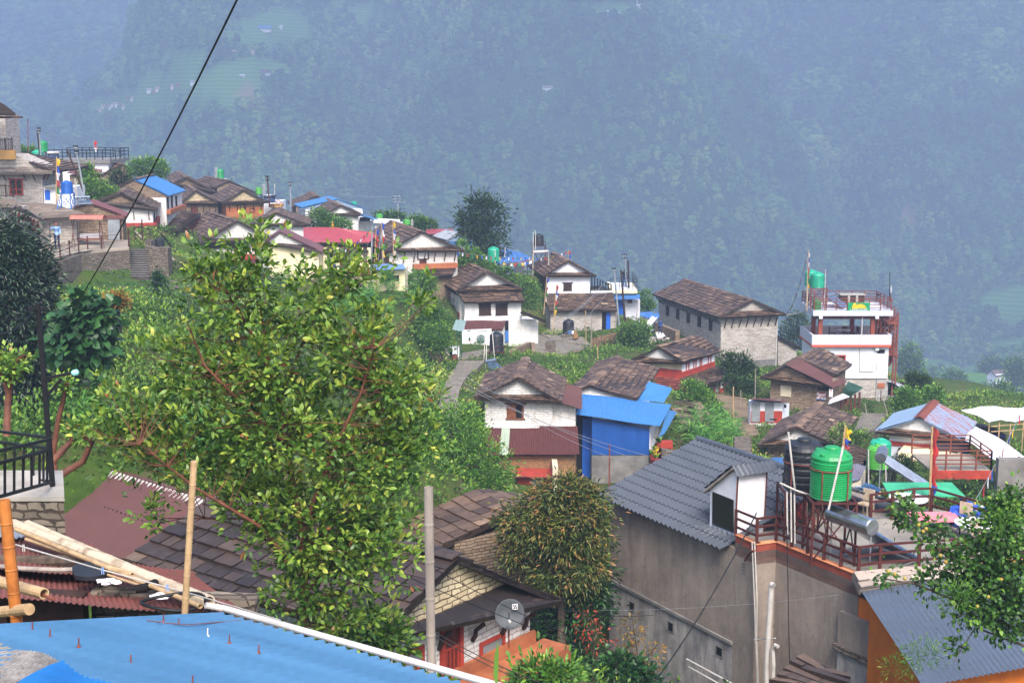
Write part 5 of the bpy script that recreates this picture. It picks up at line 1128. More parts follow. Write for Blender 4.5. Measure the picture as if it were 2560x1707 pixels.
railing('railing','rust brown post railing along the curving terrace edge',[p+V((0,.2,.1))for p in[at(q1(x,y),d)for x,y,d in((325,1270,89),(375,1268,89.7),(440,1248,91),(510,1220,92),(577,1200,93.5),(644,1185,94.5),(748,1180,95.2),(950,1160,96.6))]],1.0,(.5,.95),'iron_red',.075,rw=.03)
railing('railing','two tall rust brown posts at the head of the stone steps',[at(q1(953,1160),96.6),at(q1(1055,1095),100)],1.5,(.4,.75),'iron_red',.08,rw=.04)
t=thing('stone_steps','dark stone steps climbing to the lodge terrace','steps',at(q1(1040,1385),95),0)
a,b=at(q1(965,1378),94.8),at(q1(1108,1378),94.8);a2,bb=at(q1(965,1165),98.6),at(q1(1085,1165),98.6);n=13
for i in range(n):
 p,q=lerp(a,a2,i/n),lerp(b,bb,i/n);hh=(a2.z-a.z)/n;MB().box(p-V((0,0,.6)),q-p,V((0,.75,0)),V((0,0,hh+.6))).build('step',plain('step_stone','#453d36','#2e2824',3,.9,.4).name,t);MB().box(p+V((0,-.03,hh+.004)),q-p,V((0,.2,0)),V((0,0,.03))).build('tread','cement',t)
for k,(x0_,x1_)in enumerate(((1092,1145),)):
 for i in range(6):p=lerp(at(q1(1110,1330),94.4),at(q1(1070,1100),99.5),i/5);MB().box(p,V((.45,0,0)),V((0,.95,0)),V((0,0,-1.8))).build('stepped_side_wall','dark_stone',t)
drywall('stone_pier','stacked stone pier carrying the small black tank beside the steps',[at(q1(1105,1150),95.5),at(q1(1240,1155),95.5)],2.0,1.1)
p=at(q1(1182,1150),96.5);tank('water_tank','small black water tank on the stone pier by the steps',p,.34,.68,'black_plastic')
for i,(x0,y0,x1,y1,d)in enumerate(((1232,1405,1300,1400,88),(1290,1440,1400,1435,86),(1380,1522,1500,1520,80))):drywall('terrace_wall',('short stacked stone wall below the steps, highest of three','wide stacked stone wall below the steps','lowest stacked stone wall on the slope below the steps')[i],[at(q1(x0,y0),d),at(q1(x1,y1),d)],.9,.6)
for(x0,y0,d0_),(x1,y1,d1_),lb in(((1520,1032,74),(1610,1048,74),'broken dark stone wall in the garden right of the blue house'),((1205,842,104),(1330,858,103),'mossy terrace wall behind the roof of the white brick house'),((1330,860,103),(1475,835,106),'mossy terrace wall leading to the red and white house'),((1690,1010,86),(1740,1030,84),'short stone wall at the end of the earth yard'),((1960,1000,82),(2030,985,86),'low stone wall edging the yard of the orange porch')):drywall('terrace_wall',lb,[at(D(x0,y0),d0_),at(D(x1,y1),d1_)],1.6,.4,'dark_stone')
drywall('terrace_wall','mossy wall holding the courtyard of the two white houses',[at(q4(1060,1110),110.8),at(q4(1340,1135),109.8),at(q4(1650,1050),116.6)],1.0,.4,'brown_stone')
drywall('low_wall','low mossy wall between the notice board landing and the courtyard',[at(q4(870,1080),109),at(q4(1050,1000),113),at(q4(1060,1100),110.8)],.8,.3,'brown_stone')
mb=MB();a,b=at(q4(1645,1050),116.6),at(q4(1960,975),121);h_=.9
for i in range(24):
 for j in range(14):
  p,q=lerp(a,b,i/24),lerp(a,b,(i+1)/24);z=(h_*j/14);o_=V((0,.03*(-1)**(i+j),0));mb.box(p+V((0,0,z-.15))+o_,q-p,V((0,.05,0)),V((0,0,h_/14*.85)),R.random())
for i in range(0,25,2):p=lerp(a,b,i/24);mb.tube([p-V((0,0,.3)),p+V((0,0,h_-.05))],.03,5)
single(mb,'wicker_fence','woven brown wicker fence right of the courtyard','fence',plain('wicker','#93775e','#6d5643',5,.85,.3,20,.3).name)
p=at(q4(1240,1130),111.5);o=thing('stone_pillar','squat dark stone pillar with a slab cap on the courtyard','pillar',p,0);MB().prism([p+V((-.4,0,0)),p+V((.4,0,0)),p+V((.42,0,.92)),p+V((.24,0,1.2)),p+V((-.24,0,1.2)),p+V((-.42,0,.92))],V((0,.5,0))).build('shaft','dark_stone',o)
MB().box(p+V((-.3,.05,1.2)),V((.6,0,0)),V((0,.4,0)),V((0,0,.08))).build('cap','cement',o);MB().box(p+V((-.7,-.3,-.1)),V((1.3,0,0)),V((0,1,0)),V((0,0,.11))).build('base_slab','cement',o)
p=at(q4(1484,960),119.5);o=thing('stone_urn','small conical stone pile on the courtyard near the black tank','stone',p,0);MB().lathe(p,[(.28,0),(.28,.12),(.22,.35),(.14,.55),(.05,.6)],12).build('cone','mud_stone',o)
c=at(q4(1415,915),121.5);tank('water_tank','dark grey water tank with ribbed sides in front of the brown stone wall',c,.5,1.28,'black_plastic',None,8)
MB_=MB().box(c+V((-.65,-.6,-.5)),V((1.3,0,0)),V((0,1.2,0)),V((0,0,.495)));single(MB_,'tank_plinth','stone plinth under the dark grey tank','plinth','dark_stone')
for i,x in enumerate((1428,1457)):p=at(q4(x,920),119.2);o=thing('jerrycan',('blue jerrycan beside the dark tank','pale jerrycan beside the dark tank')[i],'jerrycan',p,0);MB().box(p+V((-.09,0,0)),V((.18,0,0)),V((0,.15,0)),V((0,0,.27))).build('can',('blue_flat','white_sheet')[i],o);MB().lathe(p+V((-.03,.07,.27)),[(.03,0),(.03,.05)],8).build('cap','black',o)
c=at(q4(712,1085),107);stand('tank_stand','red steel stand carrying the black tank by the notice board',V((c.x,c.y,gz(c)-.3)),1.15,c.z-gz(c)+.3,'iron_red',None,.4)
tank('water_tank','black water tank on a red stand in front of the notice board',c,.55,1.5,'black_plastic',None,8)
for i,(x0,y0,x1,y1)in enumerate(((600,900,580,1310),(612,1000,610,1190),(670,910,695,1205))):rod('pipe',('white pipe rising left of the notice board tank','short white pipe between the board and the tank','white pipe leaning against the notice board tank')[i],'pipe',[at(q4(x1,y1),104),at(q4(x0,y0),105)],.032,'pvc')
solar('solar_heater','solar heater with blue tubes lying below the notice board tank',at(q4(680,1275),99),2.4,1.0,.62)
t=thing('shelter','leaning grey sheet shelter on green posts left of the notice board','shelter',at(q4(350,1250),104),0)
mb=MB();corr(mb,at(q4(275,880),106),at(q4(385,895),106),at(q4(415,785),110),at(q4(310,780),110),.3);mb.build('roof',metal_sheet('sheet_greygreen','#8aa09c','#788e8a').name,t)
for x,y0,y1 in((327,885,1255),(365,895,1155)):MB().bar(at(q4(x,y1),106),at(q4(x,y0),106),.07).build('post',plain('post_green','#1f4f42','#183f35',3,.6).name,t)
for i,(x,y,s)in enumerate(((165,1200,.45),(205,1120,.42),(270,1100,.4))):p=at(q4(x+30,y),106);MB2=MB().box(p+V((-.4,0,-.8)),V((.75,0,0)),V((0,.5,0)),V((0,0,.8+s)));single(MB2,'stone_bench',('grey stone bench below the shelter, lowest','grey stone step seat behind the lowest bench','white topped seat by the shelter posts')[i],'bench',('cement','cement_pale','plaster_white')[i])
p=at(q4(300,1200),105);o=thing('waste_bin','brown waste bin beside the green shelter post','bin',p,0);MB().lathe(p,[(.19,0),(.22,.55),(.23,.57),(.2,.6)],14).build('barrel','iron_rust',o);MB().lathe(p+V((0,0,.6)),[(.2,0),(.1,.05),(.02,.07)],14).build('lid','iron_black',o)
rod('pipe','thick black pipe following the left edge of the path','pipe',[at(q4(x,y),d)for x,y,d in((245,1240,101),(215,1320,96),(150,1390,92),(80,1440,89),(20,1510,86))],.07,'black_plastic')
rr=random.Random(4)
mb=MB()
for i in range(240):
 p=at(q5(rr.uniform(175,430),rr.uniform(950,1050)),rr.uniform(122,127));s=rr.uniform(.05,.2);mb.blob(p,s,s*.8,s*.5,i,6,4,.3,rr.random())
tag(single(mb,'rubble_heap','heap of broken pale stones below the white sheets','rubble',plain('rubble','#aba39b','#7a726b',3,.9,.4,12,.45).name),None,None,None,'stuff')
mb=MB();a=[at(q5(185,845),128),at(q5(240,868),127),at(q5(328,760),132),at(q5(270,748),133)];corr(mb,*a,.8,.06);single(mb,'white_sheeting','two long white roofing sheets propped beside the hall','sheet','white_sheet')
mb=MB();a=[at(q5(255,900),125),at(q5(412,968),124),at(q5(330,905),127),at(q5(270,895),128)];corr(mb,*a,1.2,.2,sag=.15);single(mb,'white_tarpaulin','crumpled white tarpaulin lying on the rubble heap','tarpaulin','white_sheet')
mb=MB();a=[at(q5(140,750),134),at(q5(345,772),134),at(q5(345,708),138),at(q5(145,712),138)];corr(mb,*a,.9,.05,sag=.1);single(mb,'blue_tarpaulin','blue tarpaulin spread behind the white sheets near the hall','tarpaulin','blue_flat')
drywall('low_wall','low stone wall running along the foot of the hall',[at(q5(290,800),128),at(q5(420,860),124),at(q5(505,890),122)],1.0,.4,'brown_stone')
drywall('low_wall','low stone wall behind the blue tarpaulin',[at(q5(0,780),131),at(q5(120,762),133),at(q5(240,790),131)],.8,.4,'brown_stone')
t=thing('blue_tarp_shelter','shelter under bright blue tarpaulin behind the green tank','shelter',at(q3(1500,1000),134),0)
mb=MB();corr(mb,at(q3(1340,905),132),at(q3(1690,850),131),at(q3(1560,770),138),at(q3(1385,757),138),.6,.04,sag=.08);mb.build('roof','blue_flat',t);fb('wall','plaster_white',q3(1515,920),q3(1625,1010),134,3,t,True)
mb=MB();mb.bar(at(q3(1420,912),131.9),at(q3(1690,858),130.9),.07);mb.build('red_edge','paint_red',t)
for x in(1480,1360,1640):p=at(q3(x,890),133);MB().bar(V((p.x,p.y,gz(p)-.3)),p,.07).build('post','wood_dark',t)
c=at(q3(1308,875),128);tank('water_tank','tall green water tank on a dark stand between the trees and blue tarpaulin',c,.54,1.35,'teal_tank');stand('tank_stand','dark stand under the tall green tank',V((c.x,c.y,gz(c)-.2)),1.0,c.z-gz(c)+.2,'iron_black')
solar('solar_heater','small solar heater propped below the tall green tank',at(q3(1435,1000),126),2.3,.9,.55)
c=at(q3(1752,718),133);tank('water_tank','black water tank on a red railed platform against the hazy slope',c,.48,1.1,'black_plastic',None,7);zg=gz(c);stand('tank_stand','red railed platform under the black tank at the crest',V((c.x,c.y,zg)),1.25,c.z-zg,'iron_red',None,.32)
o=thing('solar_heater','horizontal white solar cylinder below the black crest tank','solar heater',at(q3(1770,800),132),0);p=at(q3(1695,785),131);q=at(q3(1850,778),131);MB().tube([p,q],.14,14).build('cylinder','pvc',o,True);MB().bar(p,V((p.x,p.y,zg)),.05).bar(q,V((q.x,q.y,zg)),.05).build('frame','pvc',o)
for i,(x,y0,y1)in enumerate(((1697,590,870),(1720,572,780),(1325,760,1020),(1425,740,1020))):rod('pipe',('white pipe beside the black crest tank','taller white pipe touching the black crest tank','white pipe in front of the tall green tank','pale pole leaning right of the tall green tank')[i],'pipe',[at(q3(x if i<3 else 1402,y1),126),at(q3(x,y0),126)],.035,'pvc')
flagstring('prayer_flag_string','upper string of prayer flags from the white gable house to the crest pole',at(q3(945,780),118),at(q3(1690,830),130),17,.27,.25)
flagstring('prayer_flag_string','lower string of prayer flags across the blue tarpaulin',at(q3(1395,880),130),at(q3(1690,860),130),8,.27,.25,None,4)
flagstring('prayer_flag_string','string of prayer flags rising to the pole behind the smooth white house',at(q3(1680,838),130),at(q3(2042,768),136),9,.27,.25,None,4)
flagpole('prayer_flag_pole','dark pole with a blue flag behind the smooth white house',at(q3(2046,950),137),at(q3(2042,765),137),.2,['flag_red','flag_blue','flag_blue','flag_white'],f0=.4,f1=.98)
flagstring('prayer_flag_string','dense string of prayer flags hanging in front of the temple',at(q2(1610,1040),118),at(q2(2080,750),111),16,.27,.35,None,4)
flagstring('prayer_flag_string','second string of prayer flags under the temple eave',at(q2(1620,1070),117.5),at(q2(2060,1130),113),16,.27,.25,None,2)
FC=['flag_blue','flag_white','flag_red','flag_green','flag_yellow']
for i,(x0,y0,x1,y1,w,dd)in enumerate(((140,915,160,540,.17,106),(222,900,212,480,.17,107),(330,900,322,475,.17,108),(1800,1395,1832,1020,.16,119),(1890,1560,1925,1090,.17,114))):
 cols=[['flag_blue','flag_red','flag_red','flag_green','flag_yellow'],FC,['flag_yellow','flag_blue','flag_white','sheet_pink','post_green','plaster_cream'],['flag_blue','flag_white','sheet_pink','flag_green','plaster_cream'],['flag_red','flag_blue','flag_white','flag_red','flag_green','flag_yellow']][i]
 flagpole('prayer_flag_pole',('prayer flag pole with narrow red and green flag nearest the grey post','prayer flag pole with broad blue white red green yellow flag','faded prayer flag pole in front of the white brick gable','thin flag pole at the left corner of the smooth white house','bamboo flag pole rising from the courtyard beside the dark tank')[i],at(q3(x0,y0),dd),at(q3(x1,y1),dd),w,cols,'prayer flag poles',f0=.18 if i<3 else .35)
for i,(x1,y1)in enumerate(((245,985),(165,990))):rod('guy_rope',('pale guy rope of the broad prayer flag, right side','pale guy rope of the broad prayer flag, left side')[i],'rope',[at(q3(205,600),107),at(q3(x1,y1),104)],.015,'wire')
b_=at(q1(415,835),96);flagpole('prayer_flag_pole','prayer flag pole by the blue tank with faded orange and red flag',b_,at(q1(418,478),96),.2,['flag_yellow','flag_blue','flag_white','sheet_pink','flag_green','plaster_cream'],'prayer flag poles',f0=.1)
flagpole('flag_pole','small red and white flag on the far roof terrace',at(q1(702,500),154),at(q1(692,360),154),.3,['flag_red','sheet_pink','flag_white'],f0=.45,f1=1,mat='pole_grey',cat='flag pole')
def stk(c,r,h,mat,label,slabel,ribs=7,sm='iron_black',w=None):
 tank('water_tank',label,c,r,h,mat,None,ribs);g=gz(c)-.3
 if slabel and c.z-g>.4:stand('tank_stand',slabel,V((c.x,c.y,g)),w or r*1.7,c.z-g,sm)
stk(at(q1(280,525),120),.5,1.1,'teal_tank','teal green tank left of the white solar heater at far left','dark stand under the teal tank at far left')
stk(at(q1(318,443),128),.45,1.0,'green_tank','green tank behind the leaning pole at far left','dark stand under the green tank at far left')
o=thing('solar_heater','white solar heater next to the teal tank at far left','solar heater',at(q1(395,500),126),0);MB().tube([at(q1(350,450),125),at(q1(440,450),125)],.12,12).build('cylinder','pvc',o,True);MB().slab(at(q1(352,500),124),at(q1(436,500),124),at(q1(436,458),125),at(q1(352,458),125),.06).build('glass_tubes','solar',o)
stk(at(q1(497,748),100),.42,.88,'blue_tank','blue water tank on a blue frame left of the leaning poles',None,6)
c=at(q1(490,850),100);stand('tank_stand','blue lattice frame under the blue water tank',V((c.x,c.y,c.z-.3)),.95,at(q1(490,748),100).z-c.z+.3,'blue_flat')
t=thing('white_hut','white hut with blue door behind the prayer flag pole','hut',at(q1(370,830),104),0);fb('wall','plaster_white',q1(322,705),q1(545,860),104,3,t);fb('door','blue_paint',q1(330,728),q1(372,798),103.95,.06,t);MB().box(at(q1(318,708),103.6),at(q1(440,708),103.6)-at(q1(318,708),103.6),V((0,3,0)),V((0,0,.1))).build('roof_slab','cement',t)
o=thing('satellite_dish','small pale satellite dish beside the blue tank','satellite dish',at(q1(578,815),99),0);c=at(q1(578,797),99);MB().lathe(c,[(.02,.05),(.12,.04),(.18,.01),(.21,-.02),(.2,-.02),(.12,.025)],18,ax=V((.3,.9,-.3)),closed=False).build('dish','steel_paint',o,True);MB().bar(c,c-V((0,0,.5)),.03).build('mast','steel_paint',o)
solar('solar_heater','solar heater lying right of the small pale satellite dish',at(q1(620,835),99),2.6,1.0,.5)
c=at(q2(591,262),172);tank('water_tank','green tank on the ridge of the leftmost slate roofs',c,.49,1.2,'green_tank',None,6)
single(MB().box(c+V((-.7,-.6,-.8)),V((1.4,0,0)),V((0,1.2,0)),V((0,0,.795))),'tank_plinth','white plinth under the ridge top green tank','plinth','plaster_white')
for i,x in enumerate((540,557)):rod('pipe',('left white pipe beside the ridge top green tank','right white pipe beside the ridge top green tank')[i],'pipe',[at(q2(x,255),170),at(q2(x,148),170)],.04,'pvc')
stk(at(q2(967,412),158),.36,.78,'lime_tank','lime green tank behind the orange fronted house','dark stand under the lime green tank',6)
t=thing('white_hut','white roadside hut with a round red and white sign','hut',at(q2(1080,580),156),0);fb('wall','plaster_white',q2(1000,490),q2(1180,600),157,4,t,True);fb('ledge','plaster_ochre',q2(1075,515),q2(1185,545),155.5,2,t)
p=at(q2(1157,492),155.4);MB().lathe(p,[(.28,0),(.28,.03)],24,ax=V((0,-1,0))).build('round_sign','paint_red',t);s_=MB().lathe(p+V((0,-.035,0)),[(.21,0),(.21,.02)],24,ax=V((0,-1,0))).build('sign_face','white_sheet',t);text('lettering','Bia',p+V((0,-.06,-.07)),V((1,0,0)),V((0,0,1)),'iron_black',t,.2)
o=thing('solar_heater','steel solar cylinder on the roadside hut','solar heater',at(q2(1075,440),156),0);MB().tube([at(q2(1012,427),155.5),at(q2(1143,427),155.5)],.16,14).build('cylinder','steel',o,True);MB().slab(at(q2(1020,490),154),at(q2(1130,490),154),at(q2(1130,440),155.5),at(q2(1020,440),155.5),.1).build('glass_tubes','solar',o)
for i,x in enumerate((1010,1028,1122)):rod('pipe',('left white pipe on the roadside hut','middle white pipe on the roadside hut','right white pipe on the roadside hut')[i],'pipe',[at(q2(x,420),155),at(q2(x,315),155)],.04,'pvc')
for i,(q_,d,r,h,l)in enumerate(((q3(190,452),156,.38,.5,'lime tank above the long white shed'),(q3(458,515),150,.42,.55,'lime tank right of the wide slate roof'),(q2(1902,520),164,.36,.42,'teal tank behind the pale blue gable'))):stk(at(q_,d),r,h,'lime_tank' if i<2 else 'teal_tank',l,None,4)
for i,x in enumerate((505,517)):rod('pipe',('left white pipe by the lime tank','right white pipe by the lime tank')[i],'pipe',[at(q3(x,530),148),at(q3(x,462),148)],.04,'pvc')
pole('utility_pole','dark steel pole with brackets above the roadside hut',at(q2(1075,545),152),at(q2(1050,238),152),0.091,'iron_red',((.97,0.36),(.86,0.32)))
pole('utility_pole','grey concrete pole on the crest left of the blue roof',at(q2(1282,580),160),at(q2(1278,297),160),0.106,'pole_grey',((.95,0.43),(.85,0.36)))
pole('utility_pole','grey pole with a cluster of insulators against the mountain',at(q3(375,468),165),at(q3(368,232),165),0.099,'pole_grey',((.98,0.94),(.86,1.22),(.76,1.08)))
pole('utility_pole','grey steel pole beside the prayer flags, bent at the foot',at(q3(105,1090),103),at(q3(120,530),103),0.076,'pole_grey')
pole('utility_pole','grey lattice pole rising left of the blue door room',at(q4(1912,835),126),at(q4(1862,275),126),0.095,'pole_grey',((.97,0.29),))
pole('utility_pole','dark wooden pole leaning in front of the blue door room',at(q4(1970,795),127),at(q4(1930,292),127),0.103,'wood_dark')
pole('utility_pole','tall grey pole with wires on the flat roof',at(q4(1990,520),132),at(q4(1962,140),132),0.084,'pole_grey',((.96,0.43),(.86,0.43)))
pole('utility_pole','dark wooden pole on the flat roof',at(q4(2008,520),131.5),at(q4(2000,200),131.5),0.099,'wood_dark')
pole('utility_pole','grey pole leaning left above the brown shed',at(q1(632,810),104),at(q1(560,402),104),0.076,'pole_grey',((.97,0.29),(.88,0.25)))
pole('utility_pole','dark wooden pole leaning left beside the grey one',at(q1(618,740),105),at(q1(500,438),105),0.076,'wood_dark')
pole('utility_pole','dark pole behind the green tank at far left',at(q1(300,500),118),at(q1(275,290),118),0.084,'wood_dark')
pole('utility_pole','pale pole with insulators behind the teal tank at far left',at(q1(305,540),117),at(q1(290,272),117),0.068,'pole_grey',((.97,0.25),(.9,0.22)))
rod('antenna','thin red and white antenna mast at far left','antenna',[at(q1(210,490),116),at(q1(205,200),116)],.03,'iron_rust')
for i,(x,y0,y1)in enumerate(((555,640,830),(568,660,800),(480,200,240),(705,250,290))):
 q_=q1 if i<2 else q2;rod('pipe',('white pipe right of the blue tank','second white pipe right of the blue tank','thin dark rod on the leftmost ridge','thin dark rod right of the ridge top tank')[i],'pipe',[at(q_(x,y1),101 if i<2 else 168),at(q_(x,y0),101 if i<2 else 168)],.035,'pvc' if i<2 else 'iron_black')
for i,(x0,y0,x1,y1,q_,d,m)in enumerate(((1582,690,1590,960,q4,116,'bamboo'),(1645,730,1635,1040,q4,114,'wood_grey'),(2095,600,2078,800,q4,128,'wood_grey'),(1703,1040,1703,1200,q4,106,'bamboo'),(1290,1260,1285,1540,q5,97,'wood_grey'),(1070,1435,1070,1568,q5,95,'bamboo'),(1145,1470,1145,1568,q5,95,'wood_grey'),(1078,1335,1072,1550,q6,108,'iron_red'),(460,712,510,955,c7,92,'wood_grey'),(650,620,740,840,c7,100,'wood_grey'),(1607,545,1622,755,c7,150,'pole_grey'),(103,20,106,375,b3,84,'bamboo'))):
 rod('wooden_post',('bamboo stake in the dry garden beside the stone wall','grey stake in the dry garden','grey stake right of the blue door room','bamboo stake below the wicker fence','grey post left of the maroon roofed house','bamboo stake beside the red and white house','short grey stake beside the red and white house','rust brown post at the tower foot','pale stick leaning in the yard of the orange porch','stick leaning against the tower footing','thin grey pole beyond the rusty blue roof','bamboo stake left of the toilet block')[i],'post',[at(q_(x1,y1),d)-V((0,0,.5)),at(q_(x0,y0),d)],.035,m)
pole('street_lamp','rust brown post standing before the blue wall',at(b1(1425,1400),74),at(b1(1427,980),74),.05,'iron_rust')
t=thing('swing_bench','garden swing bench with a curved pale red canopy on the terrace','swing',at(q1(640,1130),96.5),0)
mb=MB();a,b=at(q1(515,955),96.5),at(q1(758,948),96.5);c_=at(q1(640,915),96.5).z
for i in range(8):
 f0,f1=i/8,(i+1)/8;y=lambda f:1.2*f-.1;z=lambda f:a.z+(c_-a.z)*math.sin(PI*(.12+.76*f))
 mb.face([V((a.x,96.5+y(f0),z(f0))),V((b.x,96.5+y(f0),z(f0))),V((b.x,96.5+y(f1),z(f1))),V((a.x,96.5+y(f1),z(f1)))])
mb.build('canopy',plain('canvas_red','#c26a5c','#b05e52',2,.8).name,t)
for x0,x1 in((530,555),(545,530),(745,770),(738,745)):MB().bar(at(q1(x0,955),97),at(q1(x1,1150),96.2),.045).build('leg','iron_red',t)
p,q=at(q1(575,1095),97.2),at(q1(735,1090),97.2);MB().box(p,q-p,V((0,.5,0)),V((0,0,.06))).build('seat','iron_rust',t);MB().box(p+V((0,.5,.07)),q-p,V((0,.05,0)),V((0,0,.33))).build('backrest','white_sheet',t)
for x in(572,735):MB().bar(at(q1(x,1095),97.3),at(q1(x,950),97.3),.03).build('hanger','iron_red',t)
rod('wooden_beam','long dark beam leaning against the slate house with brown side wall','beam',[at(q1(1345,1250),108),at(q1(1195,1050),104)],.07,'wood_dark')
for i,(x0,y0,x1,y1)in enumerate(((1060,1090,1000,1030),(1240,1215,1430,1330),(1235,1195,1400,1340))):rod('timber',('pale plank on the edge above the steps','weathered timber sliding down the bank','second weathered timber on the bank')[i],'timber',[at(q1(x0,y0),100),at(q1(x1,y1),101)],.06,'wood_grey')
railing('railing','thin dark fence rails behind the lodge terrace steps',[at(q1(1000,1090),104),at(q1(1110,1095),104),at(q1(1200,1130),104)],.9,(.5,.95),'wood_dark',.06)
t=thing('lean_to_shed','small open shed with dull red roof left of the shuttered white house','shed',at(q3(640,1300),120),0)
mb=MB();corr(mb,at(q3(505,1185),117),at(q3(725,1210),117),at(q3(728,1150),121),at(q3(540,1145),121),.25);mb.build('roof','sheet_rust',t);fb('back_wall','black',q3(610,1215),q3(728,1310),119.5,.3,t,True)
for x in(625,722):p=at(q3(x,1205),117.3);MB().bar(V((p.x,p.y,gz(p)-.3)),p,.07).build('post','wood_dark',t)
p=at(q2(830,1415),95);tank('water_tank','black water tank standing in the gardens behind the leafy tree',p,.33,1.12,'black_plastic',None,9)
def person(name,label,foot,h,yaw,pose,cols,cat='person'):
 o=thing(name,label,cat,foot,yaw);m=MW[o];s=h/1.7
 j=dict(hip=(0,0,.92),chest=(0,0,1.32),neck=(0,0,1.46),head=(0,-.01,1.60),ls=(.19,0,1.38),rs=(-.19,0,1.38),lh=(.1,0,.9),rh=(-.1,0,.9),lk=(.11,-.02,.5),rk=(-.11,-.02,.5),la=(.11,.02,.07),ra=(-.11,.02,.07),lt=(.12,-.15,.03),rt=(-.12,-.15,.03),le=(.27,.02,1.1),re=(-.27,.02,1.1),lw=(.27,-.08,.85),rw=(-.27,-.08,.85));j.update(pose)
 W_=lambda p:tuple(m@(V(p)*s))
 def limb(mb,ks,rs):
  pts=[V(j[k])*s for k in ks]
  for(p,q),(r0,r1)in zip(zip(pts,pts[1:]),zip(rs,rs[1:])):mb.tube([m@p,m@q],r0*s,10,r1*s)
  for p,r in zip(pts,rs):mb.blob(m@p,r*s,r*s,r*s,1,10,7,0)
 mb=MB();mb.blob(m@(V(j['head'])*s),.085*s,.1*s,.12*s,2,12,9,.01);limb(mb,('neck','head'),(.055,.05));limb(mb,('le','lw'),(.045,.033));limb(mb,('re','rw'),(.045,.033))
 hd=V(j['head']);mb.blob(m@((hd+V((0,-.1,-.01)))*s),.018*s,.03*s,.025*s,3,6,5,0)
 for x in(-.088,.088):mb.blob(m@((hd+V((x,.01,0)))*s),.012*s,.025*s,.035*s,3,6,5,0)
 for k,sx in(('lw',1),('rw',-1)):
  w=V(j[k]);dn=(w-V(j[k[0]+'e'])).normalized();mb.blob(m@((w+dn*.05)*s),.035*s,.022*s,.05*s,5,8,6,0)
  for f in range(4):b=w+dn*.085+V(((f-1.5)*.016,0,0));mb.tube([m@(b*s),m@((b+dn*.045+V((0,-.012,0)))*s),m@((b+dn*.07+V((0,-.03,0)))*s)],.008*s,5)
  mb.tube([m@((w+dn*.03)*s),m@((w+dn*.06+V((-.035*sx,-.02,0)))*s)],.009*s,5)
 body=mb.build('body',cols[0],o,True)
 mb=MB();limb(mb,('hip','chest','neck'),(.15,.17,.07));limb(mb,('ls','le','lw'),(.07,.055,.045));limb(mb,('rs','re','rw'),(.07,.055,.045));limb(mb,('ls','rs'),(.08,.08));mb.build('shirt',cols[1],body,True)
 mb=MB();limb(mb,('lh','lk','la'),(.1,.075,.055));limb(mb,('rh','rk','ra'),(.1,.075,.055));limb(mb,('lh','rh'),(.12,.12));mb.build('trousers',cols[2],body,True)
 mb=MB();limb(mb,('la','lt'),(.05,.045));limb(mb,('ra','rt'),(.05,.045));mb.build('shoes','black',body,True)
 mb=MB();mb.blob(m@((hd+V((0,.015,.05)))*s),.094*s,.105*s,.085*s,2,12,9,.03);mb.build('hair',cols[3],body,True);return o
plain('skin','#8a5a42','#7c4f3a',3,.6)
plain('shirt_blue','#7f9ccb','#6d8aba',5,.8);plain('trouser_navy','#1c2748','#161f3a',5,.85);plain('denim','#2c4f86','#24426f',5,.85);plain('hair_black','#15110f','#0d0a09',5,.6)
f=at(q1(424,1155),95.5);person('person','man in pale blue shirt and dark trousers holding a stick on the terrace',f,1.72,.5,dict(re=(-.36,-.14,1.34),rw=(-.52,-.3,1.42),le=(.24,-.05,1.1),lw=(.1,-.22,.95)),('skin','shirt_blue','trouser_navy','iron_rust'))
rod('walking_stick','long stick held out by the man on the terrace','stick',[at(q1(370,1108),95.2),at(q1(368,990),95.2)],.03,'wood_dark')
f=at(q5(352,918),121.5);person('person','man in blue jacket and jeans leaning beside the stone hall',f,1.3,-.5,dict(re=(-.3,-.1,1.15),rw=(-.12,-.25,1.35),lk=(.2,-.22,.5),la=(.28,-.1,.07),lt=(.3,-.26,.03)),('skin','denim','trouser_navy','hair_black'))
p,q,zt=TERR;f=at(q4(1962,492),133);person('person','person in blue jeans standing on the railed flat roof among the poles',V((f.x,133,zt)),1.62,2.6,{},('skin','hair_black','denim','hair_black'))
def weather(name,c1,c2,c3,c4,k=1.):
 m,nt,b=newmat(name);n=N(nt);ob=n.n('TexCoord').outputs['Object'];uv=n.n('TexCoord').outputs['UV']
 c=n.ramp(n.noise(ob,.55,8,.7),[(.3,lin(c2)),(.7,lin(c1))])
 st=n.noise(n.mapping(uv,(2.2,.3,1)),1.2,8,.75);c=n.mix(n.math('MULTIPLY',n.ramp(st,[(.46,(0,0,0,1)),(.7,(1,1,1,1))]),.6*k),c,lin(c3))
 s2=n.noise(n.mapping(uv,(1.6,.35,1)),.9,9,.75);c=n.mix(n.math('MULTIPLY',n.ramp(s2,[(.52,(0,0,0,1)),(.72,(1,1,1,1))]),.5*k),c,lin(c4))
 c=n.mix(n.math('MULTIPLY',n.ramp(n.noise(ob,2.3,9,.75),[(.6,(0,0,0,1)),(.7,(1,1,1,1))]),.5),c,lin('#4a3428'))
 n.l(c,b.inputs['Base Color']);b.inputs['Roughness'].default_value=.92;n.bump(n.noise(ob,7,7,.7),.5,.04,b)
weather('cement_upper','#9a8c80','#6c615a','#483f3c','#b0a194',.7);weather('cement_lower','#a8a29e','#625f62','#343236','#d2ccc6')
ZP=at(b3(285,1240),40).z
Pp=[on_z(b3(x,y),ZP)for x,y in((120,1165),(285,1240),(435,1220),(1075,1480),(1240,1455))]
O=Pp[0];rG=V((-.5,.866,0));gG=V((.866,.5,0))
def gq(p,u):return on_plane(p,O+gG*u,gG)
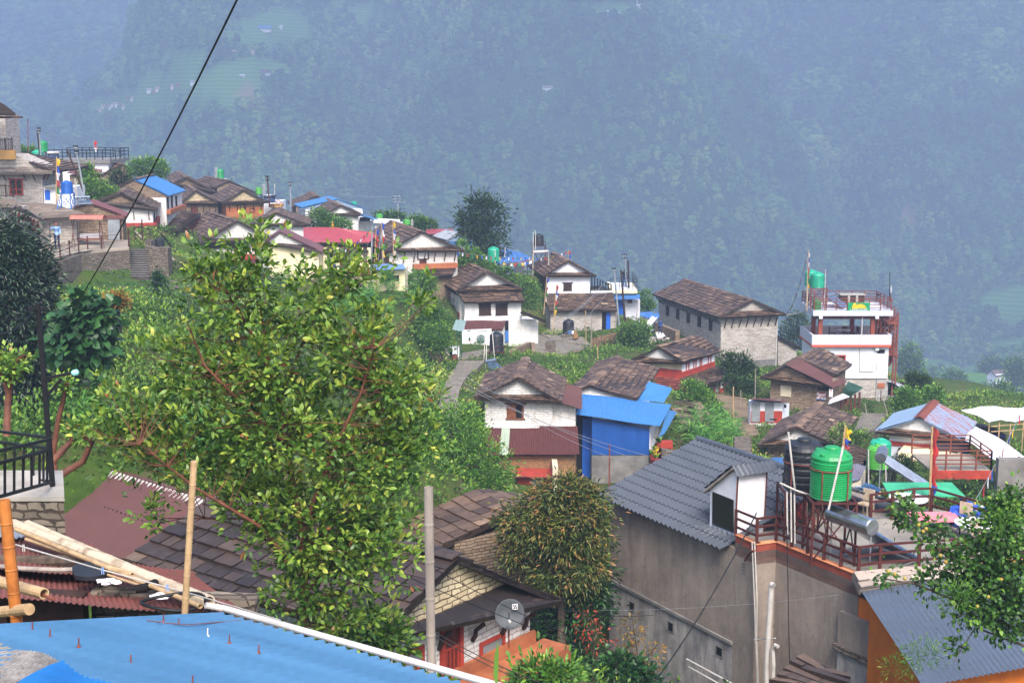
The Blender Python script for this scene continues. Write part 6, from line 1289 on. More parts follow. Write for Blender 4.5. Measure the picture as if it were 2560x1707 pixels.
t=thing('grey_building','grey weathered cement building with black tile sheet roof, dormer and railed terrace','building',O-V((0,0,6)),0)
eL,eR=gq(b2(112,712),-.4),gq(b2(1345,1222),-.4);ZE=(eL.z+eR.z)/2;eL.z=eR.z=ZE
wl=gq(b2(262,812),0);rf=on_plane(b2(1110,145),eL,rG);ZR=rf.z;rn=rf+rG*((eR-O).dot(rG)-1.9-(rf-O).dot(rG))
zb=-24
mb=MB();c0=V((wl.x,wl.y,0));c1=V((O.x,O.y,0));w_=(rf-eL).dot(gG)*2-.8
zl=gq(b4(820,940),0).z
mb.prism([V((c0.x,c0.y,zl)),V((c1.x,c1.y,zl)),V((c1.x,c1.y,ZE+.05)),V((c0.x,c0.y,ZE+.05))],gG*w_);mb.prism([V((c0.x,c0.y,ZE+.05)),V((c0.x,c0.y,ZE+.05))+gG*w_,V((c0.x,c0.y,ZR-.15))+gG*w_/2],-rG*.2);mb.build('upper_wall','cement_upper',t)
MB().prism([V((c0.x,c0.y,zb)),V((c1.x,c1.y,zb)),V((c1.x,c1.y,zl-.005)),V((c0.x,c0.y,zl-.005))],gG*w_).build('lower_wall','cement_lower',t)
MB().prism([V((c0.x,c0.y,zl-.07)),V((c1.x,c1.y,zl-.07)),V((c1.x,c1.y,zl+.03)),V((c0.x,c0.y,zl+.03))],-gG*.07).build('ledge','cement',t)
for a in((285,765,335,880),(655,955,712,1080),(1118,1190,1186,1320),(1378,390,1449,545)):
 p,q=gq(b4(a[0],a[1]),0),gq(b4(a[2],a[3]),0);d_=(q-p).dot(rG);w=MB();o_=V((p.x,p.y,q.z-.02))-gG*.03;hh=p.z-q.z
 for f in(0,.9):w.box(o_+rG*d_*f,rG*d_*.1,gG*.06,V((0,0,hh)))
 for f in(-.02,.93):w.box(o_+V((0,0,hh*f))+rG*d_*.1,rG*d_*.8,gG*.06,V((0,0,hh*.07)))
 f=w.build('window','cement',t);MB().box(o_+gG*.02,rG*d_,gG*.02,V((0,0,hh))).build('pane','black',f)
 for k in range(4):MB().bar(o_+gG*.012+V((0,0,hh*(k+.6)/4.3)),o_+rG*d_+gG*.012+V((0,0,hh*(k+.6)/4.3)),.018).build('bar','iron_black',f)
mb=MB();corr(mb,eL,eR,V((eR.x,eR.y,ZR))+gG*(rf-eL).dot(gG),rf,.24,.05,steps=11,sag=0);mb.build('roof_slope','sheet_grey',t)
nS=up_normal(eL,eR,rf);e2a,e2b=on_plane(b2(1700,690),eL,nS),on_plane(b2(2085,792),eL,nS);rb=on_plane(b2(2300,500),eL,nS)
top_a=e2a+gG*0;k=(ZR-e2a.z)/(rf.z-eL.z)*(rf-eL).dot(gG);ra,rb=V((e2a.x,e2a.y,ZR))+gG*k,V((e2b.x,e2b.y,ZR))+gG*((ZR-e2b.z)/(rf.z-eL.z)*(rf-eL).dot(gG))
mb=MB();corr(mb,e2a,e2b,rb,ra,.24,.05,steps=6,sag=0);mb.build('roof_slope','sheet_grey',t)
mb=MB();corr(mb,rf+gG*3.2-V((0,0,1.2)),rb+gG*3.2-V((0,0,1.2)),rb,rf,.24,.05,steps=8,sag=0);mb.build('roof_slope','sheet_grey',t)
mb=MB()
for i in range(16):a,b_=lerp(rf,rb,i/16),lerp(rf,rb,(i+1.15)/16);mb.tube([a+V((0,0,.02)),b_+V((0,0,.035))],.11,8)
mb.build('ridge_cap','sheet_grey',t)
ZF=ZP-.22
MB().prism([V((e2a.x,e2a.y,ZF))+gG*.25,V((e2b.x,e2b.y,ZF))+gG*.25,e2b+gG*.25+V((0,0,.02)),e2a+gG*.25+V((0,0,.02))],gG*.2).build('set_back_wall','cement_upper',t)
U=.35;dp=[gq(b2(x,y),U)for x,y in((1238,640),(1232,1028),(1475,1112),(1505,490),(1452,448))]
mb=MB();dw=1.15;bz=dp[2].z-.1
mb.prism([dp[0],V((dp[1].x,dp[1].y,bz)),V((dp[2].x,dp[2].y,bz)),dp[3],dp[4]],gG*dw);mb.build('dormer','plaster_white',t)
q=[gq(b2(x,y),U-.012)for x,y in((1265,660),(1262,980),(1468,1062),(1468,742))];dm=MB().prism(q,-gG*.03).build('dormer_window','glass_dark',t)
dr=[gq(b2(x,y),U-.15)for x,y in((1165,640),(1452,408),(1500,512))]
mb=MB();ex_=gG*(dw+.5);corr(mb,dr[0],dr[0]+ex_,dr[1]+ex_,dr[1],.19,.03,steps=4,sag=0);corr(mb,dr[2]-rG*.05,dr[2]-rG*.05+ex_,dr[1]+ex_,dr[1],.19,.03,sag=0);mb.build('dormer_roof','sheet_grey',t)
mb=MB();mb.slab(dr[0]-V((0,0,.05)),dr[0]+ex_-V((0,0,.05)),dr[1]+ex_-V((0,0,.05)),dr[1]-V((0,0,.05)),.06);mb.build('dormer_soffit','wood_grey',t)
MB().bar(V((dp[2].x,dp[2].y,bz))-rG*.02,dp[3]-rG*.02,.05).bar(V((dp[2].x,dp[2].y,bz))-rG*.02+gG*dw,dp[3]+gG*dw-rG*.02,.04).build('dormer_corner_post','wood_red',t)
far=[on_z(b3(2700,1400),ZF),on_z(b3(2700,1180),ZF),on_z(b3(1650,960),ZF),on_z(b3(1170,1005),ZF)]
fl=[V((p.x,p.y,ZF))for p in Pp]+far+[V((e2b.x,e2b.y,ZF))+gG*.3,V((dp[2].x,dp[2].y,ZF))+gG*.4]
MB().prism(fl,V((0,0,-.25))).build('terrace_slab',plain('terrace_cement','#8b857d','#6a655f',.7,.8,.3).name,t)
fl2=[p-V((0,0,.26))for p in fl];MB().prism(fl2,V((0,0,zb-ZF))).build('side_wall','cement_upper',t)
for a,b_ in zip(Pp,Pp[1:]+[V((far[0].x,far[0].y,ZP))]):
 d_=(b_-a).normalized();nn=V((d_.y,-d_.x,0));nn=nn if nn.dot(gG)<.3 and nn.y<0.2 else nn
 mb=MB().prism([a+V((0,0,-.02)),b_+V((0,0,-.02)),b_+V((0,0,-.62)),a+V((0,0,-.62))],-nn*.16);mb.build('fascia',plain('fascia_red','#8f4433','#6c3126',1.6,.85,.3).name,t)
 MB().prism([a+nn*.03,b_+nn*.03,b_-nn*.18,a-nn*.18],V((0,0,.03))).build('coping',plain('coping_orange','#d08a62','#bd7550',1.6,.85,.2).name,t)
def pxy(q_,u=-.3):return gq(q_,u)
rod('waste_pipe','thick white waste pipe with a bent top on the grey cement wall','pipe',[pxy(b4(x,y),-.25)for x,y in((1675,630),(1662,618),(1650,640),(1640,800),(1615,1200),(1605,1420),(1610,1640))],.085,'pvc',n=10)
rod('waste_pipe','short crooked white waste pipe beside the thick one','pipe',[pxy(b4(x,y),-.25)for x,y in((1715,1215),(1690,1200),(1665,1240),(1672,1400),(1660,1640))],.06,'pvc',n=8)
for i,dx in enumerate((0,24)):rod('water_pipe',('left thin pale pipe running down the corner of the grey building','right thin pale pipe running down the corner of the grey building')[i],'pipe',[pxy(b4(x+dx*(1 if y<1000 else .3),y),-.2)for x,y in((1465,205),(1470,330),(1490,800),(1500,1130),(1520,1640))],.022,'pvc')
rod('water_pipe','short horizontal pale pipe behind the thick waste pipe','pipe',[pxy(b4(1485,1150),-.2),pxy(b4(1688,1135),-.2)],.022,'pvc')
for i,(x0,y0,x1,y1)in enumerate(((835,1335,1270,1570),(855,1410,1150,1575))):rod('water_pipe',('upper white pipe lying across the lower grey wall','lower white pipe lying across the lower grey wall')[i],'pipe',[pxy(b4(x0,y0),-.4),pxy(b4(x1,y1),-.6)],.028,'pvc')
rod('drain_spout','curved rusty drain spout above the small upper window','pipe',[gq(b4(x,y),-.1-.1*i)for i,(x,y)in enumerate(((1395,390),(1420,345),(1450,305),(1490,292)))],.035,'iron_rust')
t2=thing('orange_porch','bright orange porch corner with grey cement balcony box','porch',Pp[3]-V((0,0,4)),0)
B0=Pp[3]-gG*.0+rG*.35
def rq(p,dlt):return on_plane(p,Pp[3]-rG*dlt,rG)
def lq(p,dlt):return on_plane(p,Pp[3]-gG*dlt,gG)
a,b_=lq(b5(125,760),-.02),lq(b5(395,960),-.02);MB().prism([a,V((b_.x,b_.y,a.z)),V((b_.x,b_.y,zb)),V((a.x,a.y,zb))],gG*.05).build('back_wall','plaster_bright',t2)
q=[lq(b5(x,y),.15)for x,y in((125,945),(392,1048),(392,1335),(125,1235))];zt_,zb_=q[0].z,q[3].z
o_=V((q[0].x,q[0].y,zb_));L_=(q[1]-q[0]).dot(-rG);MB().box(o_,-rG*L_,gG*.14,V((0,0,zt_-zb_))).build('balcony_side','cement_upper',t2)
MB().box(o_-rG*(L_+.002),-rG*.12,gG*1.35,V((0,0,zt_-zb_))).build('balcony_front','plaster_bright',t2)
MB().box(o_-V((0,0,.17))-gG*.08+rG*.1,-rG*(L_+.35),gG*1.5,V((0,0,.165))).build('balcony_ledge','dark_stone',t2)
MB().box(V((o_.x,o_.y,zb))-gG*-.02,-rG*L_,gG*.14,V((0,0,zb_-.18-zb))).build('lower_side','cement_lower',t2)
MB().box(V((o_.x,o_.y,zb))-rG*(L_+.01),-rG*.1,gG*1.2,V((0,0,zb_-.18-zb))).build('lower_front','plaster_bright',t2)
MB().box(o_-rG*(L_+.14)+gG*1.36-V((0,0,3)),-rG*.06,gG*.06,V((0,0,4))).build('post','wood_red',t2)
MB().box(o_+gG*1.6+rG*.5-V((0,0,3)),-rG*L_*1,gG*.1,V((0,0,4.4))).build('inner_wall','plaster_bright',t2)
t3=thing('lower_shed','shed with a long steep blue grey corrugated roof at the lower right','shed',at(b5(1000,1700),33),0)
TL=at(b5(322,778),36.4);BL=at(b5(850,1600),32.3);gd=V((.93,.37,0));TR=TL+gd*9;BR_=BL+gd*9
mb=MB();corr(mb,BL,BR_,TR,TL,.17,.03,rows=12,sag=.015);mb.build('roof','sheet_slategrey',t3)
mb=MB();A=[TL+V((-.05,-.05,.03)),TL+gd*4+V((0,0,.03)),TL+gd*4+V((-.2,.6,.28)),TL+V((-.1,.6,.3))];slates(mb,*A,sw=1.0,sh=.35);mb.build('slate_flashing','slate_pale',t3)
MB().prism([p_-V((0,0,.25))for p_ in(lerp(BL,TL,.15)+gd*.3,lerp(BL,TL,.15)+gd*8.5,TR-gd*.3,TL+gd*.3)],V((0,0,-6))).build('wall','plaster_bright',t3)
t=thing('slate_eave','corner of a large slabbed slate roof at the bottom edge beside the white pipes','roof',at(b4(1900,1700),26),0)
mb=MB();slates(mb,at(b4(1500,1700),25),at(b4(2500,1900),23.5),at(b4(2400,1490),27.5),at(b4(1960,1300),29),sw=.75,sh=.6,th=.07);mb.build('roof','slate',t)
MB().prism([at(b4(1560,1705),25.3),at(b4(2400,1520),27.8),at(b4(1990,1330),29.2)],V((0,0,-5))).build('wall','dark_stone',t)
def onf(q_,z=None):return on_z(q_,ZF if z is None else z)
railing('railing','dark brown three rail balustrade along the front edge of the grey building terrace',[Pp[0]+V((0,0,.03)),Pp[1]+V((0,.05,.03)),Pp[2]+V((0,.05,.03)),Pp[3]+V((0,.1,.03)),Pp[4]+V((0,.1,.03)),V((far[0].x,far[0].y,ZP+.03))],.78,(.3,.64,.97),'iron_red',.085,(1,1,5,1,5),rw=.06)
bk=[on_z(b3(x,y),ZF+.95)for x,y in((1170,850),(1500,805),(1640,802),(2150,945),(2450,1030))]
railing('railing','dark brown balustrade along the far edge of the grey building terrace',[V((p.x,p.y,ZF))for p in bk],.95,(.4,.72,.98),'iron_red',.09,(2,1,2,1),rw=.06)
c=at(b3(852,868),39.3);cb=at(b3(640,800),41.3)
stand('tank_stand','dark red braced steel stand under the big ribbed green tank',V((c.x,c.y,ZF)),1.25,c.z-ZF,'iron_red');stand('tank_stand','dark red braced steel stand under the big black tank',V((cb.x,cb.y,ZF)),1.3,cb.z-ZF,'iron_red')
gt=tank('water_tank','large bright green ribbed water tank on the grey building terrace',c,.6,1.5,'green_tank',None,15)
btk=tank('water_tank','large black water tank behind the bright green ribbed one',cb,.6,1.55,'black_plastic',None,5)
mb=MB();ring=[c+V((math.cos(a)*.615,math.sin(a)*.615,.87))for a in[i*PI/16 for i in range(33)]];mb.tube(ring,.022,5,cap=False)
for a in(-2.2,-.9,.5,2):mb.bar(c+V((math.cos(a)*.615,math.sin(a)*.615,0)),c+V((math.cos(a)*.615,math.sin(a)*.615,.87)),.035)
mb.build('clamp_frame','iron_rust',gt)
mb=MB();mb.tube([cb+V((math.cos(a)*.615,math.sin(a)*.615,.85))for a in[i*PI/16 for i in range(33)]],.02,5,cap=False)
for a in(-2.4,-.9):mb.bar(cb+V((math.cos(a)*.615,math.sin(a)*.615,0)),cb+V((math.cos(a)*.615,math.sin(a)*.615,.85)),.03)
mb.build('clamp_frame','iron_rust',btk)
rod('overflow_hose','black hose looping out of the big black tank','hose',[cb+V(p)for p in((.5,-.5,1.28),(.1,-.8,1.25),(-.45,-.75,1.05),(-.75,-.6,.6),(-.7,-.55,.2),(-.4,-.7,0),(.3,-.8,-.15))],.018,'cable')
rod('standpipe','white plastic pipe leaning across the green tank','pipe',[at(b3(838,970),38.2),at(b3(952,480),38.4)],.032,'pvc');rod('standpipe','white plastic pipe in front of the black tank','pipe',[at(b3(578,805),40.3),at(b3(528,370),40.3)],.03,'pvc')
rod('water_pipe','white horizontal plumbing pipe on top of the tank stands','pipe',[at(b3(x,y),39.6)for x,y in((462,762),(590,822),(690,855),(712,845))],.03,'pvc')
for i,(x,y0,y1)in enumerate(((517,830,1160),(548,815,1220),(575,850,1230))):rod('water_pipe',('left white riser pipe below the black tank','middle white riser pipe below the black tank','right white riser pipe below the black tank')[i],'pipe',[at(b3(x,y0),39.7),at(b3(x+4,y1),39.5)],.024,'pvc')
flagpole('prayer_flag_pole','short pole with yellow and blue prayer flag behind the green tank',at(b3(950,500),45),at(b3(970,315),45),.2,['flag_yellow','flag_yellow','flag_blue','sheet_pink'],f0=.02,f1=.9)
s0=at(b3(1015,1050),38.6);s_=(s0.z-ZF)/1.05;solar('solar_heater','large shiny solar water heater on the grey building terrace',V((s0.x,s0.y,ZF))+gG*.55*s_,math.radians(60),1.7,s_)
def seatchair(name,label,q_,rz,mat,group=None):p=onf(q_);return chair(name,label,p,rz,mat,group,.95)
seatchair('chair','red metal chair under the water tank stands',b3(660,1130),.6,'paint_red2');seatchair('chair','pale brown plastic chair stack behind the tank stand',b3(1120,1020),-.8,'bamboo_pale');seatchair('chair','pale plastic chair by the blue tarpaulin bundle',b3(1915,1110),2.4,'bamboo_pale');seatchair('chair','brown plastic chair behind the fruit tree',b3(2000,1270),.3,'bamboo_pale')
p=onf(b3(1450,1020));table('round_table','long oval white table by the far balustrade',p,.62,.62,'white_sheet')
p=onf(b3(1960,1220));table('round_table','white table partly hidden by the fruit tree',p,.6,.62,'white_sheet')
p=onf(b3(1650,1130));o=thing('covered_table','low table under a pink plastic cover on the terrace','table',p,0);m=MB()
m.box(p+V((-.75,-.5,.42)),V((1.5,0,0)),V((0,1,0)),V((0,0,.04)));m.build('cover',plain('pink_cover','#d8838a','#c97079',2,.6).name,o)
for x in(-.7,.66):
 for y in(-.45,.41):MB().box(p+V((x,y,0)),V((.04,0,0)),V((0,.04,0)),V((0,0,.42))).build('leg','iron_black',o)
p=onf(b3(1920,1090));mb=MB();mb.blob(p+V((0,0,.3)),.62,.5,.42,9,16,10,.16);mb.blob(p+V((.45,.1,.22)),.45,.4,.3,10,14,9,.18);single(mb,'tarpaulin_bundle','heap covered by a deep blue tarpaulin on the terrace','tarpaulin',plain('tarp_blue','#2f55b5','#24459a',4,.6,.6,6).name)
rod('plastic_pipe','grey pipe stub poking out of the blue tarpaulin heap','pipe',[p+V((-.1,-.3,.45)),p+V((.35,-.25,.7))],.05,'pvc')
p=on_z(b3(1550,870),ZF+.3);mb=MB().slab(p+V((-1.2,-.6,.2)),p+V((1.4,-.3,.1)),p+V((1.3,.9,.25)),p+V((-1.1,.7,.3)),.03);single(mb,'green_sheet','green roofing sheet lying beyond the far balustrade','sheet',plain('sheet_bright_green','#3c9a72','#2f8763',2,.6).name)
p=at(b3(1810,840),46);o=thing('photovoltaic_panel','tilted solar panel with silver frame beyond the far balustrade','solar panel',p,0);MB().slab(at(b3(1712,782),46.5),at(b3(1800,790),47.2),at(b3(1945,915),46.2),at(b3(1880,890),45.4),.05).build('panel','solar',o);MB().bar(p+V((.3,.2,-.3)),p+V((.3,.2,-1.5)),.06).build('post','steel_paint',o)
fp0=at(b3(1625,880),44);flagpole('flag_pole','bamboo pole with a long drooping red and blue pennant flag',V((fp0.x,fp0.y,ZF-.3)),at(b3(1640,330),44),.2,['paint_red2','flag_red','flag_red','paint_red2','flag_red','flag_blue'],f0=.28,f1=1,cat='flag pole')
def ft(q_,d):return at(q_,d)
c=at(b3(1217,645),60);tank('water_tank','lime green tank on a black stand beyond the terrace, in front of a teal one',c,.48,1.05,'lime_tank');stand('tank_stand','black steel stand under the lime green tank beyond the terrace',V((c.x,c.y,gz(c)-.5)),1.1,c.z-gz(c)+.5,'iron_black')
tank('water_tank','pale teal tank just behind the lime green tank',c+V((.35,.95,0)),.48,1.1,'teal_tank');stand('tank_stand','black stand under the pale teal tank',V((c.x+.35,c.y+.95,gz(c)-.5)),1.1,c.z-gz(c)+.49,'iron_black')
for i,(x,y0)in enumerate(((1148,505),(1285,465))):rod('pipe',('white pipe left of the lime green tank','white pipe right of the lime green tank')[i],'pipe',[at(b3(x,800),59),at(b3(x-10*i,y0),59)],.028,'pvc')
p=at(b3(1370,790),56);solar('solar_heater','solar heater with shiny round tank below the lime green tank',V((p.x,p.y,p.z)),1.9,1.3,1.25)
for i,(A,lb,mt)in enumerate((((b3(1010,760),b3(1090,725),b3(1130,630),b3(1015,610)),'pale blue rust stained roof right of the green tank','sheet_rustblue'),((b3(1040,800),b3(1240,830),b3(1245,800),b3(1075,735)),'blue roof sheet piece with a white slotted strip','sheet_blue'),((b3(365,600),b3(490,620),b3(490,560),b3(370,575)),'blue roof sheet glimpsed left of the black tank','sheet_blue'))):
 o=thing('sheet_shed',lb,'shed',at(A[0],58),0);mb=MB();P4=[at(q_,d_)for q_,d_ in zip(A,(55,56,60,60))];corr(mb,*P4,.18);mb.build('roof',mt,o);z_=gz(P4[0])-1
 MB().prism([p+V((0,0,-.12))for p in P4],V((0,0,-2.5))).build('wall','plaster_cream',o)
t=thing('viewing_deck','rust brown steel viewing deck with railings in front of the rusty blue roofed house','deck',at(c7(1530,1560),66),0)
f=[at(c7(1195,1480),65),at(c7(1870,1500),65)];ff=V((0,3.2,0));f[1].z=f[0].z
MB().box(f[0],f[1]-f[0],ff,V((0,0,.1))).build('floor','terrace_stone',t);MB().box(f[0]-V((0,.06,.32)),f[1]-f[0],V((0,.05,0)),V((0,0,.42))).build('fascia','paint_red',t)
for a,b_,n_ in((f[0],f[1],4),(f[1],f[1]+ff,2),(f[0]+ff,f[1]+ff,3)):
 for i in range(n_+1):p=lerp(a,b_,i/n_)+V((0,.05,.1));MB().bar(p,p+V((0,0,.95)),.07).build('rail_post','iron_rust',t)
 for h_ in(.3,.5,.72,.95):MB().bar(a+V((0,.05,.1+h_)),b_+V((0,.05,.1+h_)),.05).build('rail','iron_rust',t)
for e in(f[0]+V((.2,.3,0)),f[1]+V((-.2,.3,0)),f[0]+ff,f[1]+ff):MB().bar(V((e.x,e.y,gz(e)-.5)),e,.1).build('post','iron_rust',t)
t=thing('white_awning','large white plastic sheet stretched down from the rusty blue roof','awning',at(c7(1900,1300),70),0)
mb=MB();corr(mb,at(c7(1575,1125),74),at(c7(2010,1385),66),at(c7(2450,1420),68),at(c7(1690,945),78),.35,.006,sag=.1);mb.build('sheet','white_sheet',t);p=at(c7(2000,1380),66);MB().bar(V((p.x,p.y,gz(p)-.5)),p,.06).build('post','bamboo',t)
t=thing('greenhouse','white plastic covered greenhouse on bamboo poles at the right edge','greenhouse',at(c7(1950,950),100),0)
mb=MB();corr(mb,at(c7(1850,925),80),at(c7(2300,880),80),at(c7(2260,738),88),at(c7(1530,768),88),1.0,.02,sag=.1);mb.build('sheet','white_sheet',t)
for x,y in((1850,925),(1965,915),(2090,905),(2235,890)):p=at(c7(x,y),80.2);MB().bar(V((p.x,p.y,gz(p)-.5)),p,.06).build('pole','bamboo',t)
for y in(965,1025):MB().bar(at(c7(1870,y),79),at(c7(2400,y-40),79),.05).build('crossbar','bamboo',t)
t=thing('dark_shed','small maroon roofed shed and dark stall right of the rusty blue roof','shed',at(c7(1900,1150),82),0)
mb=MB();corr(mb,at(c7(1700,1030),84),at(c7(1840,1035),84),at(c7(1880,955),88),at(c7(1700,930),88),.2);mb.build('roof','sheet_maroon',t);fb('stall','wood_dark',c7(1850,1060),c7(2030,1200),83,2,t,True);mb=MB().slab(at(c7(1850,1065),82.5),at(c7(2035,1072),82.5),at(c7(2020,1045),85),at(c7(1860,1045),85),.05);mb.build('stall_cover','flag_blue',t)
t=thing('wire_pen','rusty wire mesh frame and woven screen at the right edge behind the terrace','screen',at(b3(2250,850),50),0)
for p0,p1 in(((2140,840),(2310,560)),((2310,560),(2420,640)),((2230,680),(2400,700)),((2140,840),(2420,850))):MB().bar(at(b3(*p0),50),at(b3(*p1),50),.05).build('frame_bar','iron_rust',t)
mb=MB();a,b_,c_,d_=at(b3(2240,690),50.2),at(b3(2450,680),50.2),at(b3(2450,840),50.2),at(b3(2240,850),50.2)
for i in range(16):mb.bar(lerp(a,b_,i/15),lerp(d_,c_,i/15),.03);mb.bar(lerp(a,d_,i/15),lerp(b_,c_,i/15),.03)
mb.build('woven_panel','bamboo_pale',t)
mb=MB();a,b_,c_,d_=at(b3(2100,850),48),at(b3(2600,900),48),at(b3(2600,1100),46),at(b3(2060,1000),46);MB().box(at(b3(2130,1010),47)-V((0,0,6)),V((5,0,0)),V((0,.3,0)),V((0,0,8.0))).build('back_wall','cement',t)
fs=[('pale pink','sheet_pink'),('pale green','plaster_cream')]
flagstring('prayer_flag_string','faded string of large prayer flags sloping down across the right edge',at(c7(2235,740),60),at(b3(1830,1130),41.5),17,.42,.25,None,1)
H=House('slate_cottage','old slate cottage with yellow stone gable, red door and orange clay base',b6(840,625),D(510,1140),33,b6(255,1245),b6(1620,945),'white_stone','slate_dark',so=.6,sk=.42,wo=.35,fo=.55,sw=.62,sh=.5,ped='yellow_stone',base=-20)
o_=H.win('F',b6(708,1150),b6(872,1472),'paint_red','wood_red',fr=.13,name='door',kind='door',th=.1)
h1,h2,z1,z2=H.rect('F',b6(725,1330),b6(840,1450));lf=H.panel('door_rail','paint_red','F',None,None,.06,0,o_,(h1,h2,z2-.05,z2));
for i in range(5):q_=lerp(h1,h2,i/4);H.panel('door_baluster','paint_red','F',None,None,.05,0,o_,(q_-.02,q_+.02,z1,z2-.06))
H.win('F',b6(1005,1270),b6(1190,1375),'paint_red','steel_paint',fr=.1);H.win('F',b6(425,1350),b6(590,1440),'paint_red','steel_paint',fr=.1)
_z=H.loc('F',b6(960,1345))[1];H.band('F',None,None,'plaster_orange',.12,z=(H.base,_z-.15));zf=H.loc('F',b6(800,1475))[1]
MB().box(H.P(H.ul-.5,H.wo-1.0,H.base),H.g*(H.ur-H.ul+1.0),H.r*.9,V((0,0,zf-.3-H.base))).build('clay_porch','plaster_orange',H.o)
for x,y in((700,1240),(950,1180),(1165,1140),(1330,1095),(440,1335)):h_,z_=H.loc('F',b6(x,y));MB().tube([H.wp('F',h_,z_-.25,.02),H.wp('F',h_,z_-.1,.12),H.wp('F',h_,z_+.05,.14),H.wp('F',h_,z_+.28,.4)],.06,6).build('carved_bracket','wood_dark',H.o)
p=at(b6(1232,1052),31);o=thing('satellite_dish','dark grey satellite dish in front of the slate cottage','satellite dish',p,0);ax=V((-.25,1,-.15)).normalized()
MB().lathe(p,[(.02,.09),(.15,.08),(.25,.05),(.345,0),(.355,-.01),(.345,-.012),(.25,.03),(.15,.055),(.01,.065)],32,ax=ax,closed=False).build('dish',plain('dish_grey','#55585c','#44474b',2,.6).name,o,True)
MB().bar(p+ax*.05,p-ax*.3+V((-.08,0,-.1)),.018).build('feed_arm','iron_black',o);MB().lathe(p-ax*.36+V((-.08,0,-.11)),[(.03,0),(.04,.05),(.03,.1)],10,ax=ax).build('feed_horn','pvc',o);MB().bar(p+ax*.08,p+ax*.08+V((0,.1,-.9)),.04).build('mast','iron_rust',o)
e1=V((1,.22,0)).normalized();e2=V((0,0,1));lg=p+e1*.12+e2*.17-ax*.035
lm=MB()
for(x0,z0),(x1,z1)in(((-.06,-.06),(.06,-.06)),((-.06,.06),(.06,.06)),((-.06,-.06),(-.06,.06)),((.06,-.06),(.06,.06)),((-.05,-.03),(.0,.05)),((0,-.04),(.05,.04))):lm.bar(lg+e1*x0+e2*z0,lg+e1*x1+e2*z1,.014)
lm.build('logo','white_sheet',o)
t=thing('slate_house','brown slate roofed house behind the slate cottage and leafy tree','house',at(b6(900,700),47),0)
rn_=at(b6(1240,248),47);rf_=on_z(b6(985,130),rn_.z);rd=(rf_-rn_).normalized();rn_=rn_-rd*.6;ef=on_plane(b6(365,410),rf_,rd);en=ef-(rf_-rn_);ef2=rf_*2-ef;ef2.z=ef.z;en2=rn_*2-en;en2.z=en.z
mb=MB();slates(mb,en,ef,rf_,rn_,sw=.55,sh=.48,wave=.03);mb.build('roof_slope','slate',t);mb=MB();slates(mb,en2,ef2,rf_,rn_,sw=.55,sh=.48,wave=.03);mb.build('roof_slope','slate',t)
k_=[lerp(en,en2,.12),lerp(en,en2,.88),lerp(ef2,ef,.12),lerp(ef2,ef,.88)];MB().prism([p+V((0,0,.15))for p in k_],V((0,0,-6))).build('wall','brown_stone',t)
t=thing('red_roof_house','house with a broad maroon corrugated roof edged by pale ridge sheets','house',at(b7(700,700),26),0)
rf_=at(b7(735,122),43);rn_=on_z(b7(1560,385),rf_.z);rd=(rf_-rn_).normalized();ef=on_plane(b7(170,520),rf_,rd);en=ef-(rf_-rn_);en_=on_plane(b7(965,765),en,up_normal(ef,en,rf_))
mb=MB();corr(mb,en_,ef,rf_,lerp(rn_,rf_,.0)+rd*(en_-en).dot(rd),.1,.015,rows=8);mb.build('roof_slope','sheet_maroon',t)
ef2=rf_*2-ef;ef2.z=ef.z;en2=rn_*2-en;en2.z=en.z;mb=MB();corr(mb,en2,ef2,rf_,rn_,.1,.015,rows=8);mb.build('roof_slope','sheet_maroon',t)
mb=MB();gg=V((rd.y,-rd.x,0));gg=gg if(ef-rf_).dot(gg)<0 else-gg
for i in range(26):a=lerp(rf_,rn_,.04+.85*i/26);mb.slab(a+V((0,0,.035)),a-rd*.11+V((0,0,.035)),a-rd*.11-gg*R.uniform(.12,.3)-V((0,0,.08)),a-gg*R.uniform(.12,.3)-V((0,0,.12)),.02)
mb.build('ridge_flashing','pvc',t)
mb=MB();mb.slab(rf_+V((0,0,.07))+rd*.1,rn_+V((0,0,.07)),rn_+gg*.5+V((0,0,-.1)),rf_+gg*.5+V((0,0,-.1))+rd*.1,.02);mb.build('ridge_cap','sheet_brown',t)
nl=up_normal(en,ef,rf_)
for i in range(14):p=lerp(ef,en,.3+.035*i);p=lerp(p,p+(rf_-ef),.55)+nl*.03;MB().lathe(p,[(.025,0),(.02,.02),(.005,.03)],6,ax=nl).build('roof_nail','iron_black',t)
MB().prism([lerp(ef,ef2,.1)-V((0,0,.1)),lerp(en,en2,.1)-V((0,0,.1)),lerp(en,en2,.9)-V((0,0,.1)),lerp(ef,ef2,.9)-V((0,0,.1))],V((0,0,-3.5))).build('wall','brown_stone',t)
t=thing('rusty_shed','low shed with a flat rust red sheet roof under the bamboo bundle','shed',at(b7(500,1150),16),0)
K=[at(b7(-300,985),15),at(b7(1640,1095),14.6),at(b7(1300,800),18.5),at(b7(-200,590),19.5)]
mb=MB();corr(mb,*K,.076,.011,rows=8,sag=.025);mb.build('roof','sheet_rust',t)
up=V((0,0,.05));mb=MB();corr(mb,at(b7(-300,820),16.5)+up,at(b7(760,850),16.3)+up,at(b7(620,640),18.6)+up,at(b7(-200,570),19.5)+up,.076,.011,sag=.02);mb.build('upper_sheet','sheet_rust',t)
mb=MB();corr(mb,at(b7(-100,630),18.6)+up*2,at(b7(185,622),18.6)+up*2,at(b7(100,545),19.8)+up*2,at(b7(-100,545),19.8)+up*2,.076,.011);mb.build('grey_sheet','sheet_silver',t)
a,b_=K[0],K[1];MB().prism([a+V((0,.5,-.1)),lerp(a,b_,.4)+V((0,.5,-.1)),lerp(a,b_,.4)+V((0,.5,-3)),a+V((0,.5,-3))],V((0,.2,0))).build('dark_interior','wood_dark',t)
